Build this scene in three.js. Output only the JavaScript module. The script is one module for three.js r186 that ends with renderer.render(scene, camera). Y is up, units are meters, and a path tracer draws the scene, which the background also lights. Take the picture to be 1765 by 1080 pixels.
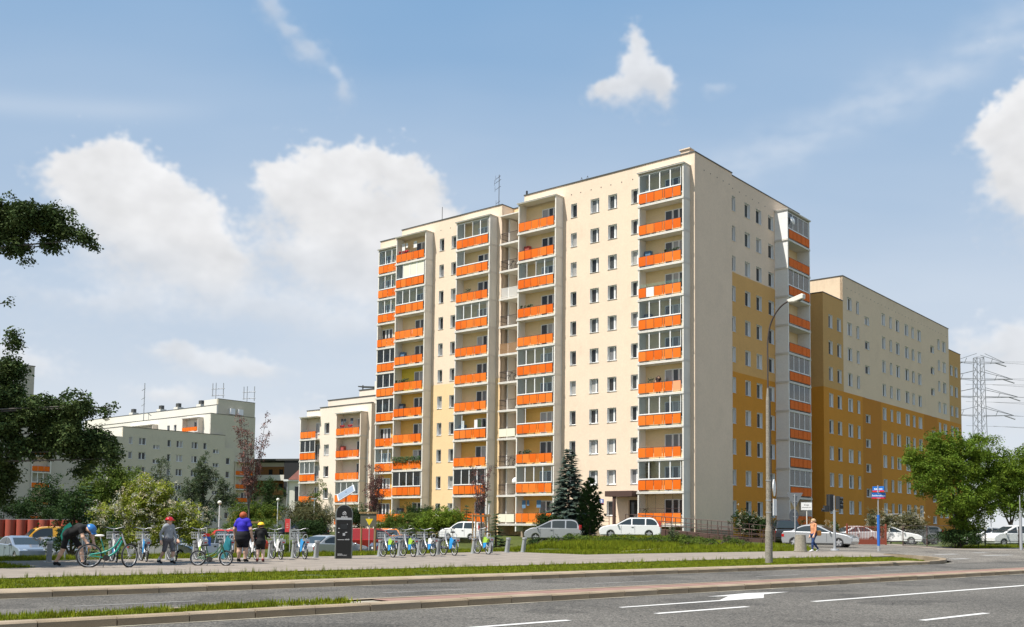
import * as THREE from 'three';
import { mergeGeometries } from 'three/addons/utils/BufferGeometryUtils.js';
import { MarchingCubes } from 'three/addons/objects/MarchingCubes.js';
import { ImprovedNoise } from 'three/addons/math/ImprovedNoise.js';

// ───────── camera ─────────
const scene = new THREE.Scene();
const camera = new THREE.PerspectiveCamera(34.53, 1765 / 1080, 0.1, 3000);
camera.position.set(0, 1.25, 0);
camera.rotation.order = 'YXZ';
camera.rotation.set(0.068, 0, 0.00876);
camera.setViewOffset(1765, 1080, -62.4, -250.6, 1765, 1080);   // a shift lens: the street level lies low in the frame

// ───────── random, noise ─────────
let seed = 12345;
const rnd = () => { seed = (seed + 0x6D2B79F5) | 0; let t = Math.imul(seed ^ (seed >>> 15), 1 | seed); t = (t + Math.imul(t ^ (t >>> 7), 61 | t)) ^ t; return ((t ^ (t >>> 14)) >>> 0) / 4294967296; };
const reseed = (n) => { seed = n; };
const rr = (a, b) => a + (b - a) * rnd();
const clamp = (x, a = 0, b = 1) => Math.min(b, Math.max(a, x));
const ss = (a, b, x) => { const t = clamp((x - a) / (b - a)); return t * t * (3 - 2 * t); };
const mix = (a, b, t) => a + (b - a) * t;
const pn = new ImprovedNoise();
const fbm = (x, y, z, o) => { let s = 0, a = 0.5, f = 1; for (let i = 0; i < o; i++) { s += a * pn.noise(x * f, y * f, z * f); a *= 0.5; f *= 2.03; } return s; };

// ───────── sky: blue air, cumulus, thin cirrus ─────────
const SUN = new THREE.Vector3(-1.07, 2.25, 0.69).normalize();
const EXPOSURE = 1.6;
const puffs = [];   // [azimuth, elevation, radius across, radius up, strength], degrees
const cloud = (list, w) => puffs.push(...list.map((p) => [...p, w]));
cloud([[-25.2, 17.50, 1.7, 1.6], [-23.4, 18.60, 1.8, 1.5], [-21.6, 17.60, 2.0, 1.5], [-19.4, 16.60, 1.6, 1.3], [-22.8, 16.00, 3.2, 1.5], [-19.6, 15.10, 2.4, 1.1], [-18.2, 13.90, 1.4, 0.8]], 1);
cloud([[-15.3, 18.30, 1.5, 1.7], [-13.4, 19.60, 1.8, 1.4], [-11.3, 20.00, 1.7, 1.2], [-8.8, 19.50, 1.8, 1.4], [-7.2, 18.40, 1.3, 1.3], [-12.2, 17.60, 3.4, 1.7], [-10.4, 15.90, 4.4, 1.7], [-6.4, 16.60, 2.0, 1.1]], 1);
cloud([[4.7, 26.1, 0.75, 0.95], [5.0, 25.1, 1.05, 0.95], [5.9, 24.4, 1.15, 0.95], [4.2, 24.1, 1.2, 0.6], [2.9, 23.8, 0.95, 0.45], [6.5, 24.0, 0.6, 0.9]], 0.84);
cloud([[-15.9, 26.9, 0.8, 0.6], [-15.0, 26.0, 0.7, 0.5], [-13.8, 25.2, 0.9, 0.4], [-12.6, 24.6, 0.6, 0.4], [-12.1, 23.5, 0.6, 0.8]], 0.36);
cloud([[25.4, 20.2, 1.6, 2.0], [24, 20.4, 1.0, 1.3], [27.4, 21, 3, 3], [25, 17.8, 1.6, 1.4], [28, 17.6, 3.4, 2.2]], 1);
cloud([[25, 9.8, 3, 1.2], [28.5, 8.6, 4, 2], [25, 7.2, 3.2, 1.3]], 0.7);
cloud([[-20.3, 9.0, 1.8, 0.6], [-18, 8.8, 2.0, 0.6], [-16.2, 8.5, 1.6, 0.5], [-14.8, 5.2, 2.2, 1.0], [-20.5, 7.0, 1.6, 0.6], [-28, 8.2, 2.2, 0.9], [-10, 6.4, 2.6, 0.8]], 0.62);
cloud([[9.6, 24.2, 0.8, 0.35]], 0.22);
cloud([[-22.5, 14.2, 3.6, 1.3], [-19, 13.2, 2.6, 1.1], [-12.5, 14.6, 4.4, 1.4], [-9, 13.6, 3.4, 1.2], [-4.5, 14.6, 2.4, 1.1]], 0.75);
cloud([[-24, 11.6, 4, 0.9], [-16, 11.8, 4.4, 1.0], [-9, 11.4, 4.6, 1.1], [-4, 12.6, 3, 0.9]], 0.42);
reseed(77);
for (let i = 0; i < 170; i++) {     // unseen clouds outside the view, more of them added to whiten the shade light
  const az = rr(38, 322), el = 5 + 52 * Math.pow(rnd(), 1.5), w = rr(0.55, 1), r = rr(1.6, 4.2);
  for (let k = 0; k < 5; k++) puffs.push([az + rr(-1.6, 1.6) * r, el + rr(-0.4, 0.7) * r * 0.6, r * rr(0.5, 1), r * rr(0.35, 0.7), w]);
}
function makeSky() {
  const W = 4096, H = 2048, d = new Float32Array(W * H * 4);
  const cell = new Map();
  for (const p of puffs) for (let a = Math.floor((p[0] - p[2] * 2.2) / 4); a <= Math.floor((p[0] + p[2] * 2.2) / 4); a++) { const k = ((a % 90) + 90) % 90; if (!cell.has(k)) cell.set(k, []); cell.get(k).push(p); }
  for (let j = 0; j < H; j++) {
    const el = ((j + 0.5) / H - 0.5) * 180, y = Math.sin(el * Math.PI / 180), ce = Math.cos(el * Math.PI / 180);
    for (let i = 0; i < W; i++) {
      const o = (j * W + i) * 4; d[o + 3] = 1;
      if (el < -1) { d[o] = 0.27; d[o + 1] = 0.27; d[o + 2] = 0.25; continue; }
      const ph = ((i + 0.5) / W - 0.5) * 2 * Math.PI, dx = Math.cos(ph) * ce, dz = Math.sin(ph) * ce;
      const az = Math.atan2(dx, -dz) * 180 / Math.PI;
      const t = clamp(el / 34);
      const k = Math.pow(1 - t, 1.2), hz = Math.pow(1 - clamp(el / 12), 2.0);
      let r = mix(0.135, 0.79, k) + 0.02 * hz, g = mix(0.34, 0.83, k) + 0.01 * hz, b = mix(0.625, 0.87, k) - 0.01 * hz;
      if (el > 34) { const z = clamp((el - 34) / 56); r *= 1 - 0.1 * z; g *= 1 - 0.14 * z; b *= 1 - 0.18 * z; }  // unseen zenith made less blue to warm the light in shade
      // thin high veil
      let veil = 0;
      if (el < 70) {
        const wx = dx / (y + 0.16), wz = dz / (y + 0.16);
        const n1 = fbm(wx * 1.1 + 3, wz * 2.3, 4.2, 4), n2 = fbm(wx * 0.35, wz * 0.6, 9.1, 3);
        veil = clamp(0.34 + 0.75 * n1 + 0.9 * n2) * 0.6 * (1 - 0.7 * clamp(el / 34));
        if (az > -8 && az < 40) { const bl = 16.6 + (az - 2) * 0.36, q = (el - bl - 1.4 * fbm(az * 0.3, el * 0.2, 2, 3)) / 1.15; veil += 0.34 * Math.exp(-q * q) * clamp((az + 8) / 12) * clamp(0.75 + 1.3 * fbm(az * 0.5, el * 1.1, 7, 4)); }
        if (az < -18 && az > -60) { const bl = 20.4 + (az + 29) * 0.12, q = (el - bl) / 0.5; veil += 0.2 * Math.exp(-q * q) * clamp((-18 - az) / 6); }
      }
      veil = clamp(veil, 0, 0.6);
      r = mix(r, 0.74, veil); g = mix(g, 0.8, veil); b = mix(b, 0.88, veil);
      // cumulus
      if (el > 0 && el < 64) {
        const list = cell.get(((Math.floor((az < 0 ? az + 360 : az) / 4) % 90) + 90) % 90);
        if (list) {
          let f = 0, wt = 0, up = 0;
          const w1 = fbm(az * 0.42, el * 0.6, 1.7, 6), w2 = fbm(az * 0.42 + 31, el * 0.6, 8.3, 5);
          const A = az + 1.15 * w1, E = el + 1.0 * w2;
          for (const p of list) {
            let da = A - p[0]; if (da > 180) da -= 360; if (da < -180) da += 360;
            const u = da / p[2], v = (E - p[1]) / (p[3] * (E < p[1] ? 1.35 : 1)), q = u * u + v * v;
            if (q < 4) { const e = Math.exp(-1.5 * q); f += e; wt += e * p[4]; up += e * v; }
          }
          if (f > 0.02) {
            wt /= f; up /= f;
            const soft = mix(0.5, 0.2, clamp(up * 0.9 + 0.45)) + 0.35 * (1 - wt);
            const al = ss(0.42 - soft, 0.42 + soft * 1.3, f + 0.55 * w1 + 0.42 * fbm(az * 2.3, el * 3.0, 5, 5)) * Math.min(1, wt + 0.02) * mix(1, clamp(0.6 + up * 0.8 + 0.5), 0.28);
            const sh = clamp(0.97 + 0.08 * up + 0.2 * w2 - 0.04 * Math.min(f, 2), 0.84, 1.06);
            r = mix(r, sh * 0.88, al); g = mix(g, sh * 0.885, al); b = mix(b, sh * 0.9, al);
          }
        }
      }
      d[o] = r / EXPOSURE; d[o + 1] = g / EXPOSURE; d[o + 2] = b / EXPOSURE;
    }
  }
  const t = new THREE.DataTexture(d, W, H, THREE.RGBAFormat, THREE.FloatType);
  t.mapping = THREE.EquirectangularReflectionMapping; t.magFilter = t.minFilter = THREE.LinearFilter; t.wrapS = THREE.RepeatWrapping; t.needsUpdate = true;
  return t;
}
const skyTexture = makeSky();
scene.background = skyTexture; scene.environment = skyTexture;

// ───────── sun, exposure ─────────
const sun = new THREE.DirectionalLight(new THREE.Color(1, 0.945, 0.87), 4.75);
sun.position.copy(SUN).multiplyScalar(220).add(new THREE.Vector3(0, 0, -70));
sun.target.position.set(0, 0, -70); scene.add(sun, sun.target);
sun.castShadow = true; sun.shadow.mapSize.set(4096, 4096); sun.shadow.radius = 1;
Object.assign(sun.shadow.camera, { left: -150, right: 150, top: 150, bottom: -150, near: 1, far: 600 });
const renderer = new THREE.WebGLRenderer({ antialias: true });
renderer.toneMapping = THREE.LinearToneMapping; renderer.toneMappingExposure = EXPOSURE;
renderer.shadowMap.enabled = true;

// ───────── geometry helpers ─────────
const V = (x, y, z) => new THREE.Vector3(x, y, z);
function box(x0, x1, y0, y1, z0, z1) { const g = new THREE.BoxGeometry(Math.abs(x1 - x0), Math.abs(y1 - y0), Math.abs(z1 - z0)); g.translate((x0 + x1) / 2, (y0 + y1) / 2, (z0 + z1) / 2); return g; }
function rod(a, b, r0, r1 = r0, seg = 8, open = false) {
  const A = V(...a), B = V(...b), dir = B.clone().sub(A), L = dir.length();
  const g = new THREE.CylinderGeometry(r1, r0, L, seg, 1, open); g.translate(0, L / 2, 0);
  g.applyQuaternion(new THREE.Quaternion().setFromUnitVectors(V(0, 1, 0), dir.normalize())); g.translate(...a); return g;
}
function tube(pts, r, seg = 24, rs = 6, closed = false) { return new THREE.TubeGeometry(new THREE.CatmullRomCurve3(pts.map((p) => V(...p)), closed), seg, r, rs, closed); }
function ball(x, y, z, rx, ry = rx, rz = rx, ws = 12, hs = 9) { const g = new THREE.SphereGeometry(1, ws, hs); g.scale(rx, ry, rz); g.translate(x, y, z); return g; }
function extr(pts, depth, bevel = 0, holes = []) {
  const s = new THREE.Shape(pts.map((p) => new THREE.Vector2(...p)));
  for (const h of holes) s.holes.push(new THREE.Path(h.map((p) => new THREE.Vector2(...p))));
  return new THREE.ExtrudeGeometry(s, { depth, bevelEnabled: bevel > 0, bevelThickness: bevel, bevelSize: bevel, bevelSegments: 2, curveSegments: 8 });
}
const rectPts = (x0, y0, x1, y1) => [[x0, y0], [x1, y0], [x1, y1], [x0, y1]];
const hullRound = (x0, y0, x1, y1, r, n = 5) => { const o = []; for (const [cx, cy, a] of [[x1 - r, y0 + r, -90], [x1 - r, y1 - r, 0], [x0 + r, y1 - r, 90], [x0 + r, y0 + r, 180]]) for (let i = 0; i <= n; i++) { const t = (a + 90 * i / n) * Math.PI / 180; o.push([cx + r * Math.cos(t), cy + r * Math.sin(t)]); } return o; };
function muv(g) {   // uv in metres, by the way each face points
  const p = g.attributes.position, n = g.attributes.normal, uv = new Float32Array(p.count * 2);
  for (let i = 0; i < p.count; i++) {
    const ax = Math.abs(n.getX(i)), ay = Math.abs(n.getY(i)), az = Math.abs(n.getZ(i)), x = p.getX(i), y = p.getY(i), z = p.getZ(i);
    if (ay > ax && ay > az) { uv[2 * i] = x; uv[2 * i + 1] = z; } else if (ax > az) { uv[2 * i] = z; uv[2 * i + 1] = y; } else { uv[2 * i] = x; uv[2 * i + 1] = y; }
  }
  g.setAttribute('uv', new THREE.BufferAttribute(uv, 2)); return g;
}
function G(...list) {   // join shapes into one geometry
  const gs = list.flat(9).filter(Boolean).map((g) => { const h = g.index ? g.toNonIndexed() : g.clone(); for (const k of Object.keys(h.attributes)) if (!['position', 'normal', 'color'].includes(k)) h.deleteAttribute(k); if (!h.attributes.normal) h.computeVertexNormals(); return h; });
  return muv(gs.length === 1 ? gs[0] : mergeGeometries(gs));
}
const paint = (g, c) => { const h = g.index ? g.toNonIndexed() : g, k = new THREE.Color(c), a = new Float32Array(h.attributes.position.count * 3); for (let i = 0; i < a.length; i += 3) { a[i] = k.r; a[i + 1] = k.g; a[i + 2] = k.b; } h.setAttribute('color', new THREE.BufferAttribute(a, 3)); return h; };

// ───────── objects ─────────
const taken = new Map();
const numbered = (n) => { const k = taken.get(n) || 0; taken.set(n, k + 1); return k ? `${n}_${String(k).padStart(3, '0')}` : n; };
function tag(o, label, category, group) { o.userData.label = label; o.userData.category = category; if (group) o.userData.group = group; return o; }
function thing(name, label, category, [x, y, z] = [0, 0, 0], turn = 0, group) { const o = new THREE.Group(); o.name = numbered(name); o.position.set(x, y, z); o.rotation.y = turn; scene.add(o); return tag(o, label, category, group); }
function part(parent, name, geo, mat) { const m = new THREE.Mesh(geo, mat); m.name = name; m.castShadow = m.receiveShadow = true; parent.add(m); return m; }
function struct(name, geo, mat) { const m = part(scene, numbered(name), geo, mat); m.userData.kind = 'structure'; return m; }
function copyOf(o, label, pos, turn, group) { const c = o.clone(); c.name = numbered(o.name.replace(/_\d{3}$/, '')); c.userData = { ...o.userData, label }; if (group) c.userData.group = group; c.position.set(...pos); if (turn !== undefined) c.rotation.y = turn; scene.add(c); return c; }

// ───────── textures (colour and grain only) ─────────
const pv = (() => { const t = new Float32Array(65536); reseed(9); for (let i = 0; i < t.length; i++) t[i] = rnd(); return t; })();
function vnoise(x, y, per) {
  const xi = Math.floor(x), yi = Math.floor(y), fx = x - xi, fy = y - yi, u = fx * fx * (3 - 2 * fx), v = fy * fy * (3 - 2 * fy);
  const h = (a, b) => pv[(((a % per) + per) % per) * 251 + (((b % per) + per) % per) * 7 & 65535];
  return mix(mix(h(xi, yi), h(xi + 1, yi), u), mix(h(xi, yi + 1), h(xi + 1, yi + 1), u), v);
}
const tnoise = (u, v, f, o) => { let s = 0, a = 0.5, n = 0; for (let i = 0; i < o; i++) { s += a * vnoise(u * f, v * f, f); n += a; a *= 0.5; f *= 2; } return s / n; };
function tex(size, metres, fn, srgb = true) {
  const d = new Uint8Array(size * size * 4);
  for (let j = 0; j < size; j++) for (let i = 0; i < size; i++) { const c = fn(i / size, j / size, i, j), o = (j * size + i) * 4; d[o] = clamp(c[0]) * 255; d[o + 1] = clamp(c[1]) * 255; d[o + 2] = clamp(c[2]) * 255; d[o + 3] = 255; }
  const t = new THREE.DataTexture(d, size, size); t.wrapS = t.wrapT = THREE.RepeatWrapping; t.magFilter = THREE.LinearFilter; t.minFilter = THREE.LinearMipmapLinearFilter; t.generateMipmaps = true;
  if (srgb) t.colorSpace = THREE.SRGBColorSpace; t.repeat.set(1 / metres, 1 / metres); t.needsUpdate = true; return t;
}
const grey = (v) => [v, v, v];
reseed(5);
const T = {
  stucco: tex(1024, 11, (u, v) => { const st = tnoise(u, v * 0.125 - Math.floor(v * 0.125), 48, 3), w = ss(0.5, 0.75, tnoise(u, v, 5, 3)); return grey(0.86 + 0.14 * (0.4 * tnoise(u, v, 4, 5) + 0.3 * tnoise(u, v, 96, 2) + 0.3 * mix(1, st, w))); }),
  weather: tex(512, 7, (u, v) => { const st = tnoise(u, v * 0.25 - Math.floor(v * 0.25), 16, 3); return grey(0.86 + 0.14 * (0.6 * tnoise(u, v, 4, 5) + 0.4 * st)); }),
  asphalt: tex(2048, 9, (u, v, i, j) => { const g = pv[(i * 197 + j * 313 + (i * j) % 911) & 65535], crack = Math.abs(tnoise(u, v, 5, 4) - 0.5) < 0.0028 && tnoise(u, v, 3, 1) > 0.55 ? 0.3 : 0, c = 0.72 + 0.3 * (tnoise(u, v, 3, 5) - 0.5) + (g - 0.5) * 0.2 + (tnoise(u, v, 512, 1) - 0.5) * 0.6 + (tnoise(u, v, 256, 1) - 0.5) * 0.2 - crack - 0.12 * ss(0.62, 0.7, tnoise(u, v, 7, 2)); return [c, c * 0.985, c * 0.955]; }),
  patch: tex(512, 23, (u, v) => grey(0.78 + 0.22 * tnoise(u, v, 4, 5))),
  concrete: tex(512, 2.7, (u, v, i, j) => { const g = pv[(i * 131 + j * 517) & 65535]; return grey(0.7 + 0.2 * tnoise(u, v, 6, 5) + 0.12 * (g - 0.5)); }),
  pebble: tex(512, 0.6, (u, v, i, j) => { const c = tnoise(u, v, 48, 2); return grey(0.55 + 0.5 * c); }),
  soil: tex(512, 5.3, (u, v, i, j) => { const n = tnoise(u, v, 8, 5), g = pv[(i * 71 + j * 409) & 65535]; return [0.56 + 0.34 * n + 0.1 * (g - 0.5), 0.62 + 0.3 * n + 0.1 * (g - 0.5), 0.45 + 0.3 * n]; }),
  bump: tex(512, 0.5, (u, v, i, j) => grey(0.5 * tnoise(u, v, 64, 2) + 0.5 * pv[(i * 131 + j * 517) & 65535]), false),
  wood: tex(256, 0.6, (u, v) => grey(0.7 + 0.3 * tnoise(u, v * 0.12 - Math.floor(v * 0.12), 24, 3))),
};
const M = {};
const std = (name, c, o = {}) => (M[name] = new THREE.MeshStandardMaterial({ color: new THREE.Color(...(Array.isArray(c) ? c : [c])), roughness: 0.85, side: THREE.DoubleSide, ...o }));
const phys = (name, c, o = {}) => (M[name] = new THREE.MeshPhysicalMaterial({ color: new THREE.Color(...(Array.isArray(c) ? c : [c])), roughness: 0.5, side: THREE.DoubleSide, ...o }));
// painted render of the walls
const wallMat = (n, c) => std(n, c, { map: T.stucco, roughness: 0.95, bumpMap: T.bump, bumpScale: 0.003 });
wallMat('cream', [0.82, 0.655, 0.5]); wallMat('creamLow', [0.82, 0.59, 0.33]); M.endCream = M.cream;
wallMat('ochreLight', [0.7, 0.405, 0.14]); wallMat('ochre', [0.65, 0.275, 0.025]); wallMat('ochreDark', [0.54, 0.215, 0.018]);
wallMat('loggia', [0.88, 0.69, 0.41]); wallMat('loggiaOrange', [0.9, 0.54, 0.15]); wallMat('loggiaYellow', [0.8, 0.62, 0.08]);  // own tints; loggia and loggiaOrange brightened in the colour for bounced sunlight
wallMat('pale', [0.83, 0.72, 0.6]); wallMat('greyGreen', [0.66, 0.6, 0.47]); wallMat('greyLeft', [0.55, 0.5, 0.43]); wallMat('offWhite', [0.8, 0.77, 0.68]);  // side walls of the grey block: off-white darkened in the colour for shade
wallMat('beige2', [0.78, 0.62, 0.44]); wallMat('tan2', [0.6, 0.36, 0.13]);
std('fin', [0.82, 0.79, 0.72], { map: T.weather, roughness: 0.9 }); std('finEdge', [0.84, 0.83, 0.8], { roughness: 0.8, map: T.stucco });
std('slab', [0.8, 0.77, 0.71], { map: T.weather, roughness: 0.9 }); std('soffit', [0.74, 0.7, 0.62], { map: T.stucco });
std('capMetal', [0.1, 0.1, 0.095], { roughness: 0.5, metalness: 0.5 });
std('white', [0.8, 0.8, 0.79], { roughness: 0.45 }); std('whiteDull', [0.72, 0.71, 0.68], { roughness: 0.7 });
std('darkMetal', [0.07, 0.055, 0.05], { roughness: 0.55, metalness: 0.3 }); std('brownMetal', [0.075, 0.04, 0.031], { roughness: 0.6 });
std('steel', [0.45, 0.46, 0.47], { roughness: 0.4, metalness: 0.6 }); std('black', [0.02, 0.02, 0.022], { roughness: 0.5 }); std('rubber', [0.025, 0.025, 0.027], { roughness: 0.9 });
const orange = [[0.84, 0.165, 0.008], [0.86, 0.195, 0.016], [0.79, 0.142, 0.006], [0.87, 0.215, 0.026], [0.82, 0.172, 0.014]].map((c, i) => phys('orange' + i, c, { roughness: 0.65, map: T.weather, specularIntensity: 0.4 }));
// glass: dark room, blind, net curtain behind; and clear balcony glazing
const paneDark = [phys('pane0', [0.018, 0.02, 0.022], { roughness: 0.06, specularIntensity: 0.8 }), phys('pane1', [0.05, 0.052, 0.05], { roughness: 0.08 }), phys('pane2', [0.03, 0.026, 0.024], { roughness: 0.06 })];
const paneLight = [phys('pane3', [0.3, 0.29, 0.27], { roughness: 0.1, clearcoat: 0.6, clearcoatRoughness: 0.05 }), phys('pane4', [0.16, 0.16, 0.16], { roughness: 0.1 })];
phys('clear', [0.84, 0.9, 0.92], { transmission: 1, thickness: 0, roughness: 0.02, ior: 1.45 });
phys('smoky', [0.5, 0.54, 0.55], { transmission: 1, thickness: 0, roughness: 0.04, ior: 1.45 });
std('blind', [0.72, 0.7, 0.56], { roughness: 0.8 });
// ───────── ground: s runs along the street to the right, n away from the camera ─────────
const RS = [0.7384, -0.6744], RN = [-0.6744, -0.7384];
const P = (s, n) => [s * RS[0] + n * RN[0], s * RS[1] + n * RN[1]];
const sOf = (x, z) => x * RS[0] + z * RS[1], nOf = (x, z) => x * RN[0] + z * RN[1];
function gh(x, z) {
  const s = sOf(x, z), n = nOf(x, z), e = ss(-5, 6, x);
  const right = 0.12 * ss(20, 32, s) * ss(24, 27, n);
  const rise = 0.42 * ss(mix(66, 41, e), mix(80, 53, e), n) * (1 - ss(20, 26, x));
  const sunk = -0.92 * ss(38, 44, n) * (1 - ss(66, 78, n)) * (1 - ss(-6, 1, x));
  const berm = 0.05 * ss(36.3, 38, n) * (1 - ss(39.5, 43, n)) * (1 - ss(-6, -3, x));
  const mound = berm + 0.16 * ss(36, 42, n) * (1 - ss(47, 52, n)) * ss(-2, 2, x) * (1 - ss(10, 13, x));
  const dip = -0.2 * (1 - ss(20.3, 26.8, n)) * ss(40, 42.5, s);
  return right + rise + sunk + mound + dip;
}
const at = (x, z, dy = 0) => [x, gh(x, z) + dy, z];
std('grassGround', [0.1, 0.12, 0.014], { map: T.soil, roughness: 1 });
std('asphalt', [0.195, 0.186, 0.172], { map: T.asphalt, roughness: 0.92, bumpMap: T.bump, bumpScale: 0.004 });
std('asphaltOld', [0.3, 0.28, 0.255], { map: T.asphalt, roughness: 0.95, bumpMap: T.bump, bumpScale: 0.004 });
std('paving', [0.37, 0.315, 0.26], { map: T.concrete, roughness: 0.95 });
std('kerb', [0.46, 0.355, 0.235], { map: T.concrete, roughness: 0.95, bumpMap: T.bump, bumpScale: 0.004 }); std('kerb2', [0.48, 0.38, 0.265], { map: T.concrete, roughness: 0.95 });
std('redPaving', [0.4, 0.235, 0.185], { map: T.concrete, roughness: 0.95 });
std('roadPaint', [0.72, 0.71, 0.68], { map: T.patch, roughness: 0.8 });
std('sand', [0.5, 0.45, 0.35], { map: T.concrete, roughness: 1 });
std('roadPaintWorn', [0.42, 0.41, 0.39], { map: T.concrete, roughness: 0.9 });
const roadY = -0.13;
{ // one sheet to the horizon
  const line = (list) => { const o = []; for (const [a, b, st] of list) for (let x = a; x < b - 1e-6; x += st) o.push(x); return o; };
  const S = line([[-900, -100, 100], [-100, -20, 10], [-20, 100, 1], [100, 200, 10], [200, 1000, 100]]), N = line([[-120, 0, 20], [0, 19, 5], [19, 20.25, 1.25], [20.25, 20.5, 0.25], [20.5, 21, 0.5], [21, 90, 0.75], [90, 140, 5], [140, 1500, 80]]);
  const p = [], uv = [], idx = [];
  for (const n of N) for (const s of S) { const [x, z] = P(s, n); const y = n < 20.3 ? -0.3 : gh(x, z) - 0.02; p.push(x, y, z); uv.push(x, z); }
  for (let j = 0; j < N.length - 1; j++) for (let i = 0; i < S.length - 1; i++) { const a = j * S.length + i, b = a + 1, c = a + S.length, d = c + 1; idx.push(a, b, c, b, d, c); }
  const g = new THREE.BufferGeometry(); g.setAttribute('position', new THREE.Float32BufferAttribute(p, 3)); g.setAttribute('uv', new THREE.Float32BufferAttribute(uv, 2)); g.setIndex(idx); g.computeVertexNormals();
  struct('ground', g, M.grassGround);
}
function strip(s0, s1, n0, n1, y, step = 1, cross = 1) {     // a sheet laid along the street; y: height or null = on the terrain
  const p = [], idx = [], a = Math.max(1, Math.round((s1 - s0) / step)), b = Math.max(1, Math.round((n1 - n0) / cross));
  for (let j = 0; j <= b; j++) for (let i = 0; i <= a; i++) { const [x, z] = P(mix(s0, s1, i / a), mix(n0, n1, j / b)); p.push(x, typeof y === 'number' ? y : gh(x, z) + y[0], z); }
  for (let j = 0; j < b; j++) for (let i = 0; i < a; i++) { const q = j * (a + 1) + i; idx.push(q, q + 1, q + a + 1, q + 1, q + a + 2, q + a + 1); }
  const g = new THREE.BufferGeometry(); g.setAttribute('position', new THREE.Float32BufferAttribute(p, 3)); g.setIndex(idx); g.computeVertexNormals(); return G(g);
}
function sheet(poly, y) {    // a flat sheet with an outline in s, n
  const g = new THREE.ShapeGeometry(new THREE.Shape(poly.map(([s, n]) => new THREE.Vector2(s, n)))), p = g.attributes.position;
  for (let i = 0; i < p.count; i++) { const [x, z] = P(p.getX(i), p.getY(i)); p.setXYZ(i, x, typeof y === 'number' ? y : gh(x, z) + y[0], z); }
  g.computeVertexNormals(); return G(g);
}
struct('road', strip(-60, 190, -12, 14.1, roadY, 25, 30), M.asphalt);
struct('road', strip(-60, 190, 15.1, 20.32, roadY, 25, 30), M.asphalt);
// side street that opens on the right and runs along the block
const bare = [[[33.5, 32.6], [36.1, 34.2], [40, 36.2], [46, 38.8], [55, 42.6], [55.5, 41.6], [48.3, 37.6], [42, 35.2], [36.2, 33.2]], [[60.5, 30.2], [70, 37.8], [84, 52], [85, 49], [72, 36.5], [64, 30.2]]];
const inPoly = (s, n, q) => { let c = false; for (let i = 0, j = q.length - 1; i < q.length; j = i++) if ((q[i][1] > n) !== (q[j][1] > n) && s < (q[j][0] - q[i][0]) * (n - q[i][1]) / (q[j][1] - q[i][1]) + q[i][0]) c = !c; return c; };
const streetY = (n) => mix(roadY + 0.004, 0.128, ss(20.3, 26.8, n));
{
  const left = [[20.3, 41.2], [21.2, 43.9], [22.2, 45.1], [23.2, 45.9], [24.4, 46.5], [25.4, 46.9], [26.8, 47.2]], p = [], idx = [];
  left.forEach(([n, s0]) => { for (const s of [s0, 60, 100, 150]) { const [x, z] = P(s, n); p.push(x, streetY(n), z); } });
  for (let j = 0; j < left.length - 1; j++) for (let i = 0; i < 3; i++) { const q = j * 4 + i; idx.push(q, q + 1, q + 4, q + 1, q + 5, q + 4); }
  const g = new THREE.BufferGeometry(); g.setAttribute('position', new THREE.Float32BufferAttribute(p, 3)); g.setIndex(idx); g.computeVertexNormals();
  const streetPoly = [[47.2, 26.8], [47.8, 30.6], [51.8, 33.9], [50.3, 36.4], [54.4, 40.6], [62, 42], [83, 67], [88.6, 62], [84.4, 52], [69.8, 37.6], [60, 29.6], [60, 26.8]];
  bare.push(streetPoly);
  struct('side_street', G(g, sheet([[47.2, 26.8], [47.8, 30.6], [51.8, 33.9], [50.3, 36.4], [54.4, 40.6], [62, 42], [83, 67], [88.6, 62], [84.4, 52], [69.8, 37.6], [60, 29.6], [60, 26.8]], 0.128)), M.asphaltOld);
}
struct('pavement', strip(59.5, 150, 26.82, 30.2, 0.135, 10, 4), M.paving);
struct('pavement', sheet([[60.5, 30.2], [70, 37.8], [84, 52], [85, 49], [72, 36.5], [64, 30.2]], 0.137), M.paving);
// pavement with bike-share plaza
struct('pavement', strip(-40, 47.2, 25.1, 30.6, [0.012], 1, 1), M.paving);
const plaza = struct('pavement', strip(8.6, 30.2, 30.6, 36.3, [0.012], 1, 1), M.paving);
struct('desire_path', sheet([[33.5, 32.6], [36.1, 34.2], [40, 36.2], [46, 38.8], [55, 42.6], [55.5, 41.6], [48.3, 37.6], [42, 35.2], [36.2, 33.2]], [0.02]), M.sand);
// kerbs, stone by stone
const kerbGeo = (() => { const g = extr([[0, -0.2], [0.26, -0.2], [0.26, 0], [0.03, 0], [0, -0.025]], 0.985); return G(g); })();   // profile in n, y; length along s
function kerbLine(owner, name, s0, s1, n, y, mats, from = 0) {
  for (let k = 0, s = s0; s < s1; s += 1.0, k++) {
    const m = part(owner, 'kerbstone', kerbGeo, mats[(k * 7 + from) % mats.length]); const [x, z] = P(s, n + (rnd() - 0.5) * 0.012);
    m.position.set(x, y + (rnd() - 0.5) * 0.012, z);
    m.matrixAutoUpdate = true; m.quaternion.setFromRotationMatrix(new THREE.Matrix4().makeBasis(V(RN[0], 0, RN[1]), V(0, 1, 0), V(RS[0], 0, RS[1])));
  }
}
const kerbOwner = struct('kerb', strip(-60, 40, 20.62, 21.35, -0.004, 5, 1), M.kerb2);
const medianOwner = struct('median', strip(-60, 190, 14.3, 15.1, -0.03, 20, 1), M.sand);
reseed(21);
kerbLine(kerbOwner, 'kerb', 2, 40, 20.3, 0.0, [M.kerb, M.kerb2, M.kerb], 1);
kerbLine(medianOwner, 'kerb', 3, 60, 14.08, 0.0, [M.kerb, M.kerb, M.kerb2], 2);
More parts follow.
